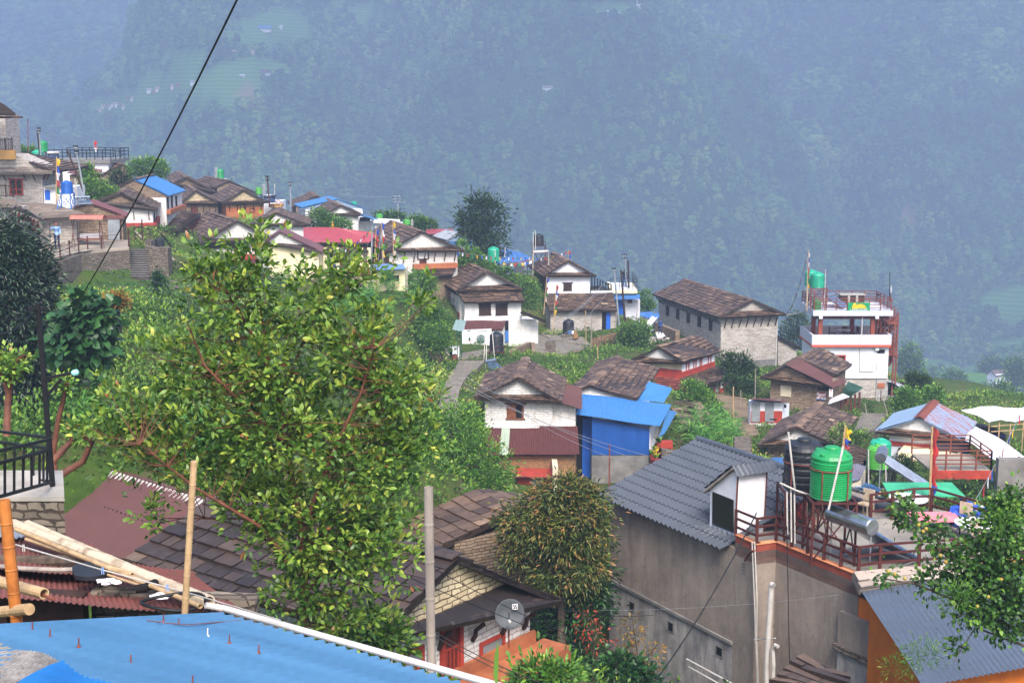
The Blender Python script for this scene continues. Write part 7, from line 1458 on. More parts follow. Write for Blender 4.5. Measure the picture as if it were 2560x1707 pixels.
MB().prism([lerp(a,b_,.4)+V((0,.8,-.15)),b_+V((0,.8,-.15)),b_+V((0,.8,-3)),lerp(a,b_,.4)+V((0,.8,-3))],V((0,.25,0))).build('stone_wall','dark_stone',t)
for x in(455,20):p=at(b7(x,1040),15.4);MB().bar(p,p-V((0,0,2.5)),.1).build('post','wood_dark',t)
def bamboo(label,p0,p1,r,mat,n=9,group=None,hollow=True,bend=0):
 o=thing('bamboo_pole',label,'bamboo pole',p0,0,group);p0,p1=V(p0),V(p1);d=(p1-p0);mb=MB();pts=[];ax=d.normalized();L_=d.length
 pr=[]
 for i in range(n):z0=L_*i/n;z1=L_*(i+1)/n;pr+=[(r*1.07,z0),(r,z0+.05*L_/n),(r*.99,z1-.06*L_/n)]
 pr+=[(r,L_)]
 if hollow:pr+=[(r*.78,L_),(r*.74,L_-.12)]
 mb.lathe(p0,pr,12,ax=ax);mb.build('culm',mat,o,False);return o
G_='bamboo poles laid on the rusty roof'
bamboo('thick pale bamboo pole topmost on the rusty roof bundle',at(b7(95,492),18.4),at(b7(1420,1015),14.3),.075,'bamboo_pale',12)
bamboo('second thick bamboo pole behind the topmost one',at(b7(190,490),18.6),at(b7(1450,1035),14.6),.06,'bamboo_pale',12)
bamboo('thin bamboo cane along the front of the bundle',at(b7(110,525),18.1),at(b7(1360,1045),14.0),.028,'bamboo',14)
bamboo('thin brown cane below the bundle, shorter',at(b7(180,590),17.8),at(b7(900,830),15.4),.026,'bamboo',9)
bamboo('thin cane crossing under the middle of the bundle',at(b7(725,830),15.8),at(b7(985,915),14.9),.016,'bamboo',5)
bamboo('pale yellow bamboo pole with a hollow end at lower left',at(b7(-300,800),13.6),at(b7(300,960),12.6),.055,'bamboo',4);rod('iron_rod','rusty rod sticking out of the hollow yellow bamboo','rod',[at(b7(250,950),12.7),at(b7(368,1000),12.5)],.012,'iron_rust')
bamboo('reddish bamboo under the pale yellow one',at(b7(-300,850),13.7),at(b7(100,915),13.1),.035,'bamboo_orange',3)
bamboo('short horizontal bamboo tied to the orange upright',at(b7(-150,1100),12.9),at(b7(200,1065),12.2),.055,'bamboo',3,hollow=False)
bamboo('upright orange bamboo post at lower left',at(b7(125,1260),12.4),at(b7(28,325),12.4),.055,'bamboo_orange',6);bamboo('slim upright bamboo stick behind the blue roof',at(b7(1252,1140),13.6),at(b7(1318,62),13.6),.034,'bamboo',7,hollow=False)
bamboo('tall grey bamboo pole in front of the slate cottage',at(b6(650,1475),13),at(b6(628,112),13),.045,'wood_grey',5)
rod('rotten_log','dark rotten log lying on the rusty roof','log',[at(b7(-100,735),17.2),at(b7(200,745),17.2),at(b7(600,735),16.6)],.085,'trunk_grey',n=9)
rod('branch','pale crooked branch in front of the dark log','branch',[at(b7(-100,765),16.6),at(b7(150,790),16.4),at(b7(400,800),16.2),at(b7(680,790),16)],.03,'wood_grey',n=7)
mb=MB();c=at(b7(640,832),15.9);pr=[V((c.x+.26*math.cos(a)*(1+.15*math.sin(3*a)),c.y+.3*math.sin(a),c.z+.03))for a in[i*PI/12 for i in range(24)]];mb.prism(pr,V((0,0,.05)));single(mb,'rubber_mat','black rubber mat lying on the rusty roof','mat','black_plastic')
mb=MB();p=at(b7(985,940),14.9);mb.tube([p+V((-.1,0,.02)),p+V((0,.02,.03)),p+V((.06,.06,.05)),p+V((.08,.14,.04))],.05,12);single(mb,'pipe_elbow','sooty black pipe elbow on the rusty roof','pipe','black')
mb=MB();c=at(b7(1180,1050),14.2);mb.tube([c+V((.34*math.cos(a),.25*math.sin(a),.06+.02*math.sin(2*a)))for a in[i*PI/14 for i in range(26)]],.018,6);single(mb,'hose_loop','black rubber hose loop hanging over the rusty roof edge','hose','cable')
mb=MB()
for i,(x,y)in enumerate(((690,885),(750,880),(790,890),(720,900))):mb.blob(at(b7(x,y),15.4)+V((0,0,.02)),.06,.05,.02,i,9,6,.35)
single(mb,'rag','crumpled dirty white rag on the rusty roof','rag','white_sheet');mb=MB();mb.blob(at(b7(1090,985),14.6)+V((0,0,.02)),.1,.08,.03,3,10,6,.3);single(mb,'rag','pale blue plastic scrap under the bamboo bundle','rag','white_sheet')
cl=[at(b7(70,617),12.4),at(b7(700,800),13.2),at(b7(1300,960),13.8),at(b7(1902,1140),15)];rod('clothes_line','white clothes line from the orange bamboo post across the roofs','line',cl+[at(b6(700,1420),13)][:0],.008,'pvc')
for x,y in((697,795),(1135,910),(160,640)):
 p=at(b7(x,y),13.1);o=thing('clothes_peg',{697:'blue clothes peg in the middle of the line',1135:'blue clothes peg near the bamboo stick',160:'white clothes peg near the orange bamboo'}[x],'clothes peg',p,0)
 MB().bar(p+V((-.006,0,.02)),p+V((-.01,0,-.05)),.008).bar(p+V((.006,0,.02)),p+V((.01,0,-.05)),.008).build('jaws','shirt_blue' if x!=160 else 'pvc',o)
t=thing('blue_roof_shed','shed with a wide bright blue corrugated roof at the bottom left','shed',at(b7(700,1500),11),0)
ea=at((552,1535),13);eb=on_z((1154,1707),ea.z);ed=(eb-ea).normalized();eb=ea+ed*5.5;lt=V((ed.y,-ed.x,0));lt=lt if lt.x<0 else-lt
hi=on_plane(b7(0,1187),ea,ed);hi=ea+(hi-ea)*2.6;hb=hi+(eb-ea);mb=MB();corr(mb,ea,eb,hb,hi,.13,.03,rows=14,sag=.008);mb.build('roof',metal_sheet('blue_roof_sheet','#48759a','#386082','#6a7f90',-.12,.45).name,t)
nb=up_normal(ea,eb,hi);PB_=lambda q_,h_=0:on_plane(q_,ea+nb*h_,nb)
A=[PB_(b7(400,1420),.03),PB_(b7(-60,1270),.03),PB_(b7(-900,1400),.03),PB_(b7(-300,1800),.03)];mb=MB();corr(mb,*A,.076,.011);mb.build('grey_roof_patch',plain('asbestos','#9a948e','#736d68',9,.95,.4,30).name,t)
A=[PB_(b7(860,1640),.045),PB_(b7(430,1432),.045),PB_(b7(-100,1640),.045),PB_(b7(300,1900),.045)];mb=MB();corr(mb,*A,.076,.011);mb.build('dark_blue_patch',metal_sheet('sheet_deepblue','#1f72b8','#1b66a6').name,t)
for i,(x,y)in enumerate(((220,1212),(340,1258),(535,1322),(888,1436),(1110,1150),(1214,1185),(1410,1250),(1558,1298),(1757,1362),(1308,1580))):
 p=PB_(b7(x,y),.012);MB().tube([p,p+V((.004,0,.075))],.006,6).lathe(p,[(.018,0),(.015,.008),(.008,.016)],10).build('hook_bolt','iron_rust' if i!=6 else 'white_sheet',t)
MB().tube([PB_(b7(1370,1050),.06)-lt*.05,ea-lt*.05+V((0,0,.045)),eb-lt*.05+V((0,0,.045))],.032,10).build('edge_pipe','pvc',t)
MB().prism([ea+lt*.3-V((0,0,.15)),eb+lt*.3-V((0,0,.15)),eb+lt*.3-V((0,0,4)),ea+lt*.3-V((0,0,4))],lt*.2).build('wall','dark_stone',t)
a,b_=ea+lt*.3,hi;MB().prism([a+V((0,0,-.2))+ed*.4,b_+V((0,0,-.2))+ed*.4,b_+V((0,0,-4))+ed*.4,a+V((0,0,-4))+ed*.4],ed*.2).build('end_wall','dark_stone',t)
rod('thin_wire','rusty tie wire lying across the blue roof','wire',[PB_(b7(1000,1140),.03),PB_(b7(1130,1160),.05),PB_(b7(1280,1170),.04),PB_(b7(1640,1140),.03)],.004,'iron_rust')
t=thing('stone_terrace','rubble stone terrace block with a cement top at the left edge','terrace',at(b7(200,560),21),0)
a=at(b7(433,332),21);bk_=a*(22.6/21);pp_=[V((a.x-6,21,0)),V((a.x,21,0)),V((bk_.x,22.6,0)),V((a.x-6,22.6,0))];MB().prism([p+V((0,0,-12))for p in pp_],V((0,0,a.z+12))).build('wall','dark_stone',t);MB().prism([p+V((.02,-.02,a.z+.003))for p in pp_],V((0,0,.07))).build('top','cement_pale',t)
pt,pb=at(b8(212,440),21.6),at(b8(300,1535),21.6);o=thing('lamp_post','slender black lamp post with a bracket lamp at the terrace corner','lamp post',pb,0);MB().bar(pb,pt,.07).build('post','iron_black',o)
a,b_=at(b8(258,862),21.6),at(b8(402,835),21.6);MB().bar(a,b_,.045).bar(at(b8(268,955),21.6),at(b8(345,868),21.6),.05).build('bracket','iron_black',o);l=MB().lathe(b_,[(.03,0),(.05,.03),(.05,.09),(.02,.11)],10,ax=V((1,0,.15))).build('lamp',plain('lamp_teal','#9fd8d0','#7fc4c0',3,.3).name,o)
mb=MB()
for i in range(5):y=.05+.05*i;mb.lathe(lerp(pt,pb,.01+.012*i)+V((.05*(-1)**i,0,0)),[(.02,0),(.03,.02),(.02,.05)],8)
mb.bar(lerp(pt,pb,.03)-V((.16,0,0)),lerp(pt,pb,.03)+V((.12,0,0)),.05);mb.build('insulator_rack','iron_black',o)
def panelrail(name,label,A,B_,zt0,zb0,n,th=.045):
 o=thing(name,label,'railing',A[1],0);MB().bar(A[0],B_[0],th).build('top_rail','iron_black',o);MB().bar(A[1],B_[1],th).build('middle_rail','iron_black',o);MB().bar(A[2],B_[2],th).build('bottom_rail','iron_black',o)
 for i in range(n):u=(i+.5)/n;MB().bar(lerp(A[1],B_[1],u),lerp(A[2],B_[2],u),.03).build('baluster','iron_black',o)
panelrail('railing','near panel of black bar railing running to the lamp post',[at(b8(-180,1308),17),at(b8(-180,1385),17),at(b8(-180,1575),17)],[at(b8(285,1205),21.5),at(b8(285,1262),21.5),at(b8(285,1445),21.5)],0,0,9)
panelrail('railing','far panel of black bar railing behind the near one',[at(b8(-180,1140),25),at(b8(-180,1200),25),at(b8(-180,1390),25)],[at(b8(272,1195),21.7),at(b8(272,1255),21.7),at(b8(272,1440),21.7)],0,0,9)
leafmat('leaf_guava',[(0,'#274719'),(.3,'#476929'),(.6,'#769237'),(.82,'#9caa46'),(.96,'#b8bb58'),(1,'#8a5a34')],.4,.3)
leafmat('leaf_dark',[(0,'#14231a'),(.5,'#263c2b'),(.85,'#486046'),(1,'#6d7f62')],.35,.15,.5)
leafmat('leaf_broad',[(0,'#17301a'),(.5,'#2a5026'),(1,'#477238')],.4,.2)
leafmat('leaf_fresh',[(0,'#2d4d1d'),(.4,'#4b7828'),(.75,'#7ba038'),(1,'#adbd50')],.5,.3)
leafmat('leaf_mango',[(0,'#16240f'),(.3,'#2c401b'),(.55,'#566529'),(.8,'#7c7238'),(1,'#946840')],.4,.2)
leafmat('leaf_red',[(0,'#7d2d20'),(.5,'#a2412e'),(1,'#b96a4a')],.5,.3)
leafmat('leaf_rust',[(0,'#5d5a25'),(.5,'#8d6a30'),(1,'#a4693a')],.5,.3)
leafmat('leaf_bush',[(0,'#203b17'),(.4,'#3c6423'),(.75,'#688d30'),(1,'#9cae4c')],.5,.25)
leafmat('leaf_scrub',[(0,'#233a17'),(.35,'#426424'),(.6,'#668c2e'),(.8,'#8ea23e'),(.93,'#a59f58'),(1,'#8f6a44')],.55,.25)
leafmat('leaf_maize',[(0,'#2b5420'),(.5,'#4f862f'),(1,'#84a84a')],.45,.3)
leafmat('leaf_pine',[(0,'#15270f'),(.5,'#274318'),(.85,'#44622a'),(1,'#69803c')],.6,.2)
def nrm(a):return a/np.maximum(np.linalg.norm(a,axis=-1,keepdims=True),1e-6)
def leaves(P,Dn,L,W,tint,mat,par,name='crown',small=False,droop=.15,rng=NR):
 n=len(P);Dn=nrm(Dn);rv=rng.normal(size=(n,3));rv[:,2]+=1.2
 Sd=nrm(np.cross(Dn,rv));Nn=nrm(np.cross(Sd,Dn));Nn*=np.sign(Nn[:,2:3]+1e-9);L=np.broadcast_to(L,n)[:,None];W=np.broadcast_to(W,n)[:,None]
 if small:
  v=np.stack([P,P+Dn*L*.5+Sd*W*.5+Nn*W*.15,P+Dn*L-Nn*L*droop,P+Dn*L*.5-Sd*W*.5+Nn*W*.15],1);f=np.array([[0,1,2],[0,2,3]]);k=4
 else:
  a,b=P+Dn*L*.33,P+Dn*L*.7-Nn*L*droop*.4
  v=np.stack([P,a+Sd*W*.5+Nn*W*.18,a-Sd*W*.5+Nn*W*.18,b+Sd*W*.42+Nn*W*.12,b-Sd*W*.42+Nn*W*.12,P+Dn*L-Nn*L*droop],1)
  f=np.array([[0,2,1],[1,2,4],[1,4,3],[3,4,5]]);k=6
 F_=(np.arange(n)[:,None,None]*k+f[None]).reshape(-1,3)
 return npmesh(name,v.reshape(-1,3),F_,np.repeat(tint,len(f)),mat,par)
def clusters(ells,n,shell=.5):
 """points in a set of ellipsoids (centre, radii), nearer the surface than the middle, with outward directions"""
 vol=np.array([e[1][0]*e[1][1]*e[1][2]for e in ells])**.75;ks=NR.choice(len(ells),n,p=vol/vol.sum());C=np.array([e[0]for e in ells])[ks];Rr=np.array([e[1]for e in ells])[ks]
 u=nrm(NR.normal(size=(n,3)));q=(shell+(1-shell)*NR.uniform(0,1,n)**.6)[:,None];return C+u*Rr*q,u
def tree(name,label,cat,ells,trunks,ncl,nl,L,W,mat,spread=.25,tmat='trunk_grey',group=None,small=True,twigs=0,young=.35,droop=.15,up=.4,shell=.45,base=None,tb=.0,tip=0.,shoots=0):
 allp=[p for t_,_,_ in trunks for p in t_];b0=base or min(allp,key=lambda p:p.z)if allp else V(ells[0][0])
 o=thing(name,label,cat,b0,0,group);P,U=clusters(ells,ncl,shell);mb=MB();e_=(NR.uniform(0,1,ncl)<shoots)[:,None]*NR.uniform(.1,.45,(ncl,1));P=P+e_*nrm(U+np.array([0,0,.9]))
 for pts,r0,r1 in trunks:mb.tube(pts,r0,7,r1)
 if twigs:
  sk=np.array([tuple(lerp(a,b,i/4))for t_,_,_ in trunks for a,b in zip(t_,t_[1:])for i in range(5)])
  for p in P[:twigs]:
   d=np.linalg.norm(sk-p,axis=1)+np.maximum(0,sk[:,2]-p[2])*2;s_=sk[d.argmin()]
   if d.min()<2.5:m_=(s_+p)/2+NR.normal(size=3)*.05;m_[2]-=.04;mb.tube([s_,m_,p],.008,4,.004,cap=False)
 if mb.v:mb.build('trunk',tmat,o,True)
 i=np.repeat(np.arange(ncl),nl);off=NR.normal(size=(len(i),3));pp=P[i]+off*spread*NR.uniform(.2,1,(len(i),1));ax=U[i]*.7+np.array([0,0,up]);d=nrm(ax+nrm(off)*1.1)
 t=np.clip(.28+NR.normal(0,.13,len(i))+NR.normal(0,.1,ncl)[i]+tb+young*np.clip(.25+(nrm(off)*nrm(ax)).sum(1),0,1)*(NR.uniform(0,1,ncl)<.35+.4*(U[:,2]>0))[i]*NR.uniform(.5,1.2,len(i)),0,.97)
 t[NR.uniform(0,1,len(i))<tip]=1
 leaves(pp,d,L*NR.uniform(.6,1.25,len(i)),W*NR.uniform(.7,1.2,len(i)),t,mat,o,'crown',small,droop);return o
def ell(x,y,rx,ry,d,rz=None,f=1.):
 c=at(D(x,y),d);s=d/3200.;return(tuple(c),(rx*s*f,(rz or(rx+ry)/2)*s*f,ry*s*f))
def pl(pts,d):return[at(D(x,y),d+(z[0]if z else 0))for x,y,*z in pts]
d=20.
tree('leafy_tree','large spreading tree with yellow green shoot tips and red brown stems in the foreground','tree',[ell(*e,d)for e in((590,610,55,90),(520,690,75,85),(690,700,75,75),(470,620,40,45),(800,640,60,50),(880,590,25,25),(610,830,140,100),(810,800,100,100),(440,850,100,90),(320,950,90,70),(890,900,100,90),(640,980,170,110),(840,1060,130,110),(440,1040,130,90),(740,1210,170,120),(600,1150,110,80),(345,1190,60,35),(860,1270,100,90),(720,1350,120,80),(780,1440,90,60),(950,1000,55,70),(970,700,20,40),(270,1000,60,60))],[(pl(p,d),r0*.75,r1*.75)for p,r0,r1 in((((695,1470),(700,1330),(690,1200),(662,1050),(645,950),(620,850),(570,750),(520,670)),.085,.02),(((642,940),(690,800,.3),(740,700,.5),(830,600,.6)),.04,.012),(((695,1220),(760,1050,-.4),(830,900,-.6),(860,800,-.6)),.05,.014),(((650,1010),(560,930,-.5),(470,840,-.8),(430,740,-.8)),.045,.012),(((700,1330),(600,1210,-.5),(450,1120,-.9),(320,1020,-1)),.055,.012),(((700,1360),(810,1240,.4),(900,1140,.8),(960,1000,.8)),.05,.012),(((620,850),(600,720,.4),(590,560,.5)),.035,.01),(((700,1330),(560,1190,.6),(380,1190,.8)),.04,.01))],2300,10,.125,.055,'leaf_guava',.08,shoots=.3,tmat='trunk_red',small=False,twigs=620,young=.4,up=.6,shell=.2,tip=.008,tb=.07)
d=52.
tree('dark_tree','dense dark evergreen tree filling the left edge above the railing','tree',[ell(*e,d)for e in((-10,580,90,75),(30,640,85,90),(20,730,100,100),(60,800,75,95),(-10,850,90,90))],[(pl(((20,960),(20,700)),d),.3,.12)],2600,11,.25,.07,'leaf_dark',.4,young=.45,up=-.1,droop=.3,shell=.75)
d=47.
tree('broadleaf_bush','bush with large heart shaped leaves below the lawn','bush',[ell(*e,d)for e in((190,755,50,45),(210,735,40,36),(170,790,48,45),(200,810,42,36))],[(pl(((200,890),(200,760)),d),.1,.05)],260,5,.38,.32,'leaf_broad',.3,small=False,droop=.35,up=0,shell=.7)
tree('pollard_tree','dark pollarded trunk with a small tuft of reddish leaves below the lawn','tree',[ell(268,690,26,13,58)],[(pl(((272,765),(268,715),(262,690)),58),.17,.12),(pl(((268,720),(252,690)),58),.1,.06),(pl(((268,720),(285,690)),58),.1,.06)],90,9,.16,.09,'leaf_rust',.15,tmat='black')
for lb,tr,el in(('gnarled pruned tree with brown knobbly limbs at the left edge',(((15,1000),(20,900),(35,830),(60,815)),((20,900),(0,840)),((25,880),(50,850))),((30,830,35,25),(10,850,30,25))),('gnarled pruned tree with a tall brown limb right of the lamp post',(((140,1150),(120,1050),(135,960),(155,880)),((120,1060),(175,1000),(210,1010)),((140,1090),(190,1060),(225,980),(230,1000))),((150,880,20,15),(175,985,20,14),(215,985,25,14)))):
 tree('pruned_tree',lb,'tree',[ell(*e,30)for e in el],[(pl(p,30),.085,.05)for p in tr],70,6,.14,.08,'leaf_scrub',.12,'trunk_red','pruned trees',tb=.2)
def bush(label,ells,d,n,nl=10,L=.16,W=.09,mat='leaf_bush',name='bush',trunk=True,cat='bush',**k):
 E=[ell(*e,d)for e in ells];c=V(E[-1][0]);g=gz(c)-.2 if d<200 else c.z-E[-1][1][2]*1.6;b=V((c.x,c.y,min(g,c.z-E[-1][1][2]*.8)))
 return tree(name,label,cat,E,[([b,V(E[i][0])],.1*E[0][1][2]/1.2+.02,.03)for i in range(min(4,len(E))if trunk else 0)],n,nl,L,W,mat,k.pop('spread',.2),**k)
bush('light green bushy tree right of the leafy tree',((1050,990,75,70),(1100,1070,90,65),(970,1080,85,95),(1010,1170,90,60),(1130,1130,40,36),(930,1000,60,80)),55,1300,10,.17,.07,'leaf_fresh','bushy_tree',cat='tree',young=.5)
d=44
tree('mango_tree','rounded tree with rust tipped drooping leaves between the cottage and the grey building','tree',[ell(*e,d)for e in((1290,1140,65,45),(1335,1180,70,65),(1225,1200,75,65),(1290,1215,95,80),(1190,1270,40,40),(1300,1300,100,70),(1160,1200,22,20),(1390,1240,22,26),(1310,1108,26,18),(1240,1150,26,22),(1370,1140,24,20),(1180,1240,30,20))],[(pl(((1290,1500),(1290,1200)),d),.16,.06)],1250,12,.2,.055,'leaf_mango',.2,young=.5,up=-.15,droop=.3,shell=.65,tb=.14)
tree('mango_tree','dark shaded lower tree beneath the rust tipped one','tree',[ell(*e,d+.8)for e in((1320,1400,85,70),(1260,1460,80,60),(1370,1340,50,60),(1300,1530,100,50))],[(pl(((1310,1560),(1310,1400)),d+.8),.14,.06)],420,11,.24,.08,'leaf_broad',.25,up=-.2,droop=.3)
tree('red_leaved_shrub','sparse shrub with hanging red leaves in front of the grey wall','shrub',[ell(*e,37)for e in((1345,1430,30,50),(1375,1470,40,40),(1340,1370,15,25),(1400,1500,25,30))],[(pl(p,37),.02,.008)for p in(((1360,1570),(1365,1470),(1340,1370)),((1365,1470),(1390,1400)),((1362,1520),(1410,1480)))],40,3,.16,.06,'leaf_red',.12,twigs=50,up=-.8,droop=.1)
tree('rust_shrub','thin shrub with orange brown leaves beside the red one','shrub',[ell(*e,36.5)for e in((1455,1450,25,40),(1500,1500,30,30),(1450,1510,30,25))],[(pl(p,36.5),.018,.007)for p in(((1470,1600),(1465,1500),(1450,1410)),((1466,1530),(1510,1480)))],60,5,.13,.06,'leaf_rust',.12,twigs=50,up=-.5)
bush('green shrub at the foot of the grey wall',((1430,1535,55,28),(1480,1555,35,20)),36,90,9,.2,.1,'leaf_broad',name='shrub',cat='shrub',small=False)
bush('leafy shrub tips at the bottom edge beside the clay porch',((1240,1545,50,25),(1290,1550,45,25),(1200,1560,40,15)),27,120,8,.17,.055,'leaf_fresh',name='shrub',cat='shrub',small=False)
bush('leafy lower shoots of a shrub at the cottage corner',((860,1450,70,40),(905,1480,40,25),(830,1490,50,30)),21.5,130,9,.14,.07,'leaf_guava',name='shrub',cat='shrub',small=False,young=.4)
d=24.
ft_=tree('fruit_tree','fruit tree with dark rounded leaves reaching in from the lower right corner','tree',[ell(*e,d)for e in((2080,1180,35,35),(2150,1230,50,45),(2230,1290,80,55),(2290,1220,70,75),(2340,1150,40,40),(2250,1390,90,50),(2335,1320,50,120),(2310,1430,50,50),(2030,1320,45,16),(2150,1330,60,30),(2310,1170,45,40),(2260,1330,70,50),(2200,1480,20,30))],[(pl(p,d),r0,r1)for p,r0,r1 in((((2500,1600),(2400,1480),(2330,1390),(2200,1290),(2080,1170)),.07,.012),(((2330,1390),(2290,1220),(2310,1130)),.04,.01),(((2400,1480),(2250,1400),(2100,1340),(2010,1325)),.04,.008),(((2400,1500),(2240,1440),(2190,1520)),.03,.006))],900,7,.1,.07,'leaf_bush',.12,small=False,twigs=300,young=.35,tb=-.05,up=.2,shell=.2,droop=.25)
for i,(x,y)in enumerate(((2110,1205),(2120,1220),(2127,1214),(2040,1312),(2055,1318),(2078,1328),(2160,1275),(2172,1290),(2300,1330),(2330,1290),(2245,1392),(2270,1370))):p=at(D(x,y),23.6);MB().blob(p,.035,.035,.035,i,8,6,.03).build('fruit',plain('fruit_green','#8a8a3a','#9a7038',5,.6).name,ft_,True)
bush('feathery bright green foliage among the fruit tree branches',((2190,1370,45,22),(2300,1200,30,25),(2120,1500,50,22),(2060,1530,40,15)),23,150,9,.1,.012,'leaf_fresh',name='bamboo_shoots',cat='bamboo',trunk=False,spread=.14)
bush('tall dark conifer like tree standing alone on the crest',((1098,468,26,18),(1125,485,30,22),(1072,500,20,14),(1090,525,34,26),(1140,525,22,16),(1105,555,36,18),(1148,560,18,14),(1125,585,34,12)),135,330,11,.5,.15,'leaf_pine','crest_tree',cat='tree',up=.3,spread=.55,young=.3)
for i,(lb,E,dd,n,mt)in enumerate((('round light green tree behind the blue and slate roofed house',((315,388,22,18),(345,386,40,20),(365,395,20,14)),150,330,'leaf_fresh'),('bush at the far left behind the teal tank',((62,352,22,14),(75,362,20,10)),130,100,'leaf_bush'),('hanging green bush below the leaning poles',((225,440,35,25),(250,450,30,20),(205,430,22,20)),120,260,'leaf_fresh'),('pale green bush right of the leaning poles',((205,405,14,28),(190,395,10,14)),125,130,'leaf_fresh'),('small dark bush in front of the half hidden brown house',((272,410,20,16),),138,80,'leaf_pine'),('round bush between the slate gable and the white gable house',((735,505,30,24),(755,520,28,18)),138,260,'leaf_bush'),('light bush beside the temple finial',((785,518,22,15),),136,110,'leaf_fresh'),('trees behind the lime tank on the crest',((880,496,18,7),(908,500,22,9)),165,120,'leaf_bush'),('round green tree behind the pink roof',((955,512,24,14),(985,518,20,12)),156,180,'leaf_bush'),('straggling green shrub left of the tall green tank',((1085,600,28,30),(1060,580,18,26),(1110,615,30,16)),124,260,'leaf_fresh'),('garden shrub with a red flower between the two white houses',((1185,660,30,24),(1215,680,28,30),(1160,635,24,20)),121,260,'leaf_bush'),('shrub covering the slope right of the cream outhouse',((960,645,30,22),(985,655,20,16)),108,170,'leaf_fresh'),('round dark green bush on the courtyard edge by the wicker fence',((1440,765,24,20),(1470,762,24,22),(1455,780,34,18)),118,260,'leaf_bush'),('feathery green tree below the shuttered white house',((985,745,45,38),(960,765,36,36),(1010,730,28,20)),100,420,'leaf_bush'),('pale leafed bush beside the green shelter',((1000,770,36,30),(1015,790,30,20)),97,240,'leaf_fresh'),('round bright bush in front of the red and white house',((1590,900,32,26),(1612,915,28,24),(1575,920,22,16)),96,320,'leaf_fresh'),('flowering shrub below the big stone hall',((1690,840,34,32),(1715,860,30,34),(1670,830,20,18)),106,320,'leaf_pine'),('dark hedge beside the grey post left of the stone house',((1710,890,36,20),(1680,880,24,18)),102,170,'leaf_pine'),('light shrub at the foot of the tower',((2085,915,30,26),(2070,925,22,16)),100,230,'leaf_fresh'),('bushy tree right of the tower base',((2110,880,28,22),(2130,905,34,22),(2095,870,18,14)),108,280,'leaf_pine'),('yellowish bamboo clump right of the tower',((2140,910,28,26),),104,120,'leaf_fresh'),('dry brown hedge left of the rusty blue roofed house',((1940,1000,40,22),(1975,1010,25,18)),77,170,'leaf_scrub'),('small shrub under the slate pent roof by the tanks',((2070,1065,22,20),(2085,1080,18,14)),64,130,'leaf_pine'),('dark foliage under the viewing deck',((2190,1125,50,22),(2240,1135,40,18)),62,240,'leaf_pine'),('tall shrub left of the central white brick house',((1080,965,26,30),(1100,990,18,20)),74,180,'leaf_fresh'),('climbing dark bush on the bank below the steps',((370,662,16,28),(362,640,12,16)),80,150,'leaf_broad'),('small tree behind the stone hall on its left',((1480,690,18,22),(1490,700,14,14)),150,110,'leaf_fresh'),('trees behind the stone hall on its right',((1830,745,28,26),(1850,775,30,26),(1810,765,20,20)),170,260,'leaf_pine'))):
 s=dd/110;bush(lb,E,dd,n,11,.2*s,.12*s,mt,spread=.22*s,young=.35,shell=.55)
for i,(x,y,rx,ry,dd,lb)in enumerate(((2305,905,32,24,260,'lone leafy tree above the greenhouse'),(2090,830,22,40,380,'tall hazy tree right of the steel staircase'),(2190,880,26,30,430,'hazy tree in front of the terraced fields'),(2285,845,30,22,600,'hazy trees above the small valley house'),(2265,905,22,18,520,'hazy tree left of the small valley house'),(2335,850,20,26,480,'hazy tree at the right edge of the terraces'),(2150,940,30,20,300,'hazy round tree below the terraced fields'),(2230,935,34,18,320,'hazy bush above the white greenhouse'))):
 bush(lb,((x,y,rx,ry),(x+rx*.5,y+ry*.5,rx*.8,ry*.6),(x-rx*.5,y+ry*.6,rx*.7,ry*.6)),dd,260,10,dd*.0024,dd*.0014,'leaf_bush','valley_tree',cat='tree',spread=dd*.0022,group='trees in the valley')
def inpoly(px,py,poly):
 c=np.zeros(len(px),bool);n=len(poly)
 for i in range(n):
  (x0,y0),(x1,y1)=poly[i],poly[(i+1)%n];c^=((y0>py)!=(y1>py))&(px<(x1-x0)*(py-y0)/(y1-y0+1e-9)+x0)
 return c
def onpad(x,y):
 m=np.zeros(len(x),bool)
 for q in PADS:m|=inpoly(x,y,[(p.x,p.y)for p in q])
 return m
def scrub(name,label,n,xr,yr,size,nl,keep,mat='leaf_scrub',L=.2,W=.11,hh=1.,up=.5):
 x=NR.uniform(*xr,n);y=NR.uniform(*yr,n);z=G(x,y);px,py=display_px(x,y,z);k=keep(px,py,x,y)&~onpad(x,y);x,y,z=x[k],y[k],z[k];m=len(x);pt=fbm(x/4.,y/4.,3,17);s=size*np.clip(.9+pt*1.2,.35,1.7)*NR.uniform(.6,1.2,m)
 i=np.repeat(np.arange(m),nl);u=nrm(NR.normal(size=(len(i),3)));u[:,2]=np.abs(u[:,2]);q=NR.uniform(.5,1,len(i))
 P=np.stack([x[i],y[i],z[i]],1)+u*(s[i]*q)[:,None]*np.array([1,1,hh]);t=np.clip(.35+fbm(x/7.,y/7.,2,29)[i]*.7+NR.normal(0,.14,len(i))+.2*(q>.85),0,1)
 o=leaves(P,u+np.array([0,0,up])+NR.normal(size=(len(i),3))*.5,L*NR.uniform(.6,1.3,len(i)),W*NR.uniform(.7,1.2,len(i)),t,mat,None,name,True);return tag(o,label,'vegetation',kind='stuff')
ZA=[(-60,740),(140,700),(300,690),(430,690),(700,730),(980,690),(1010,740),(1020,900),(1060,1000),(1150,1190),(960,1190),(250,1140),(-60,1140)]
scrub('undergrowth','dense mixed shrubs covering the slope left of the path',6200,(-30,3),(38,98),.75,26,lambda px,py,x,y:inpoly(px,py,ZA),hh=1.5)
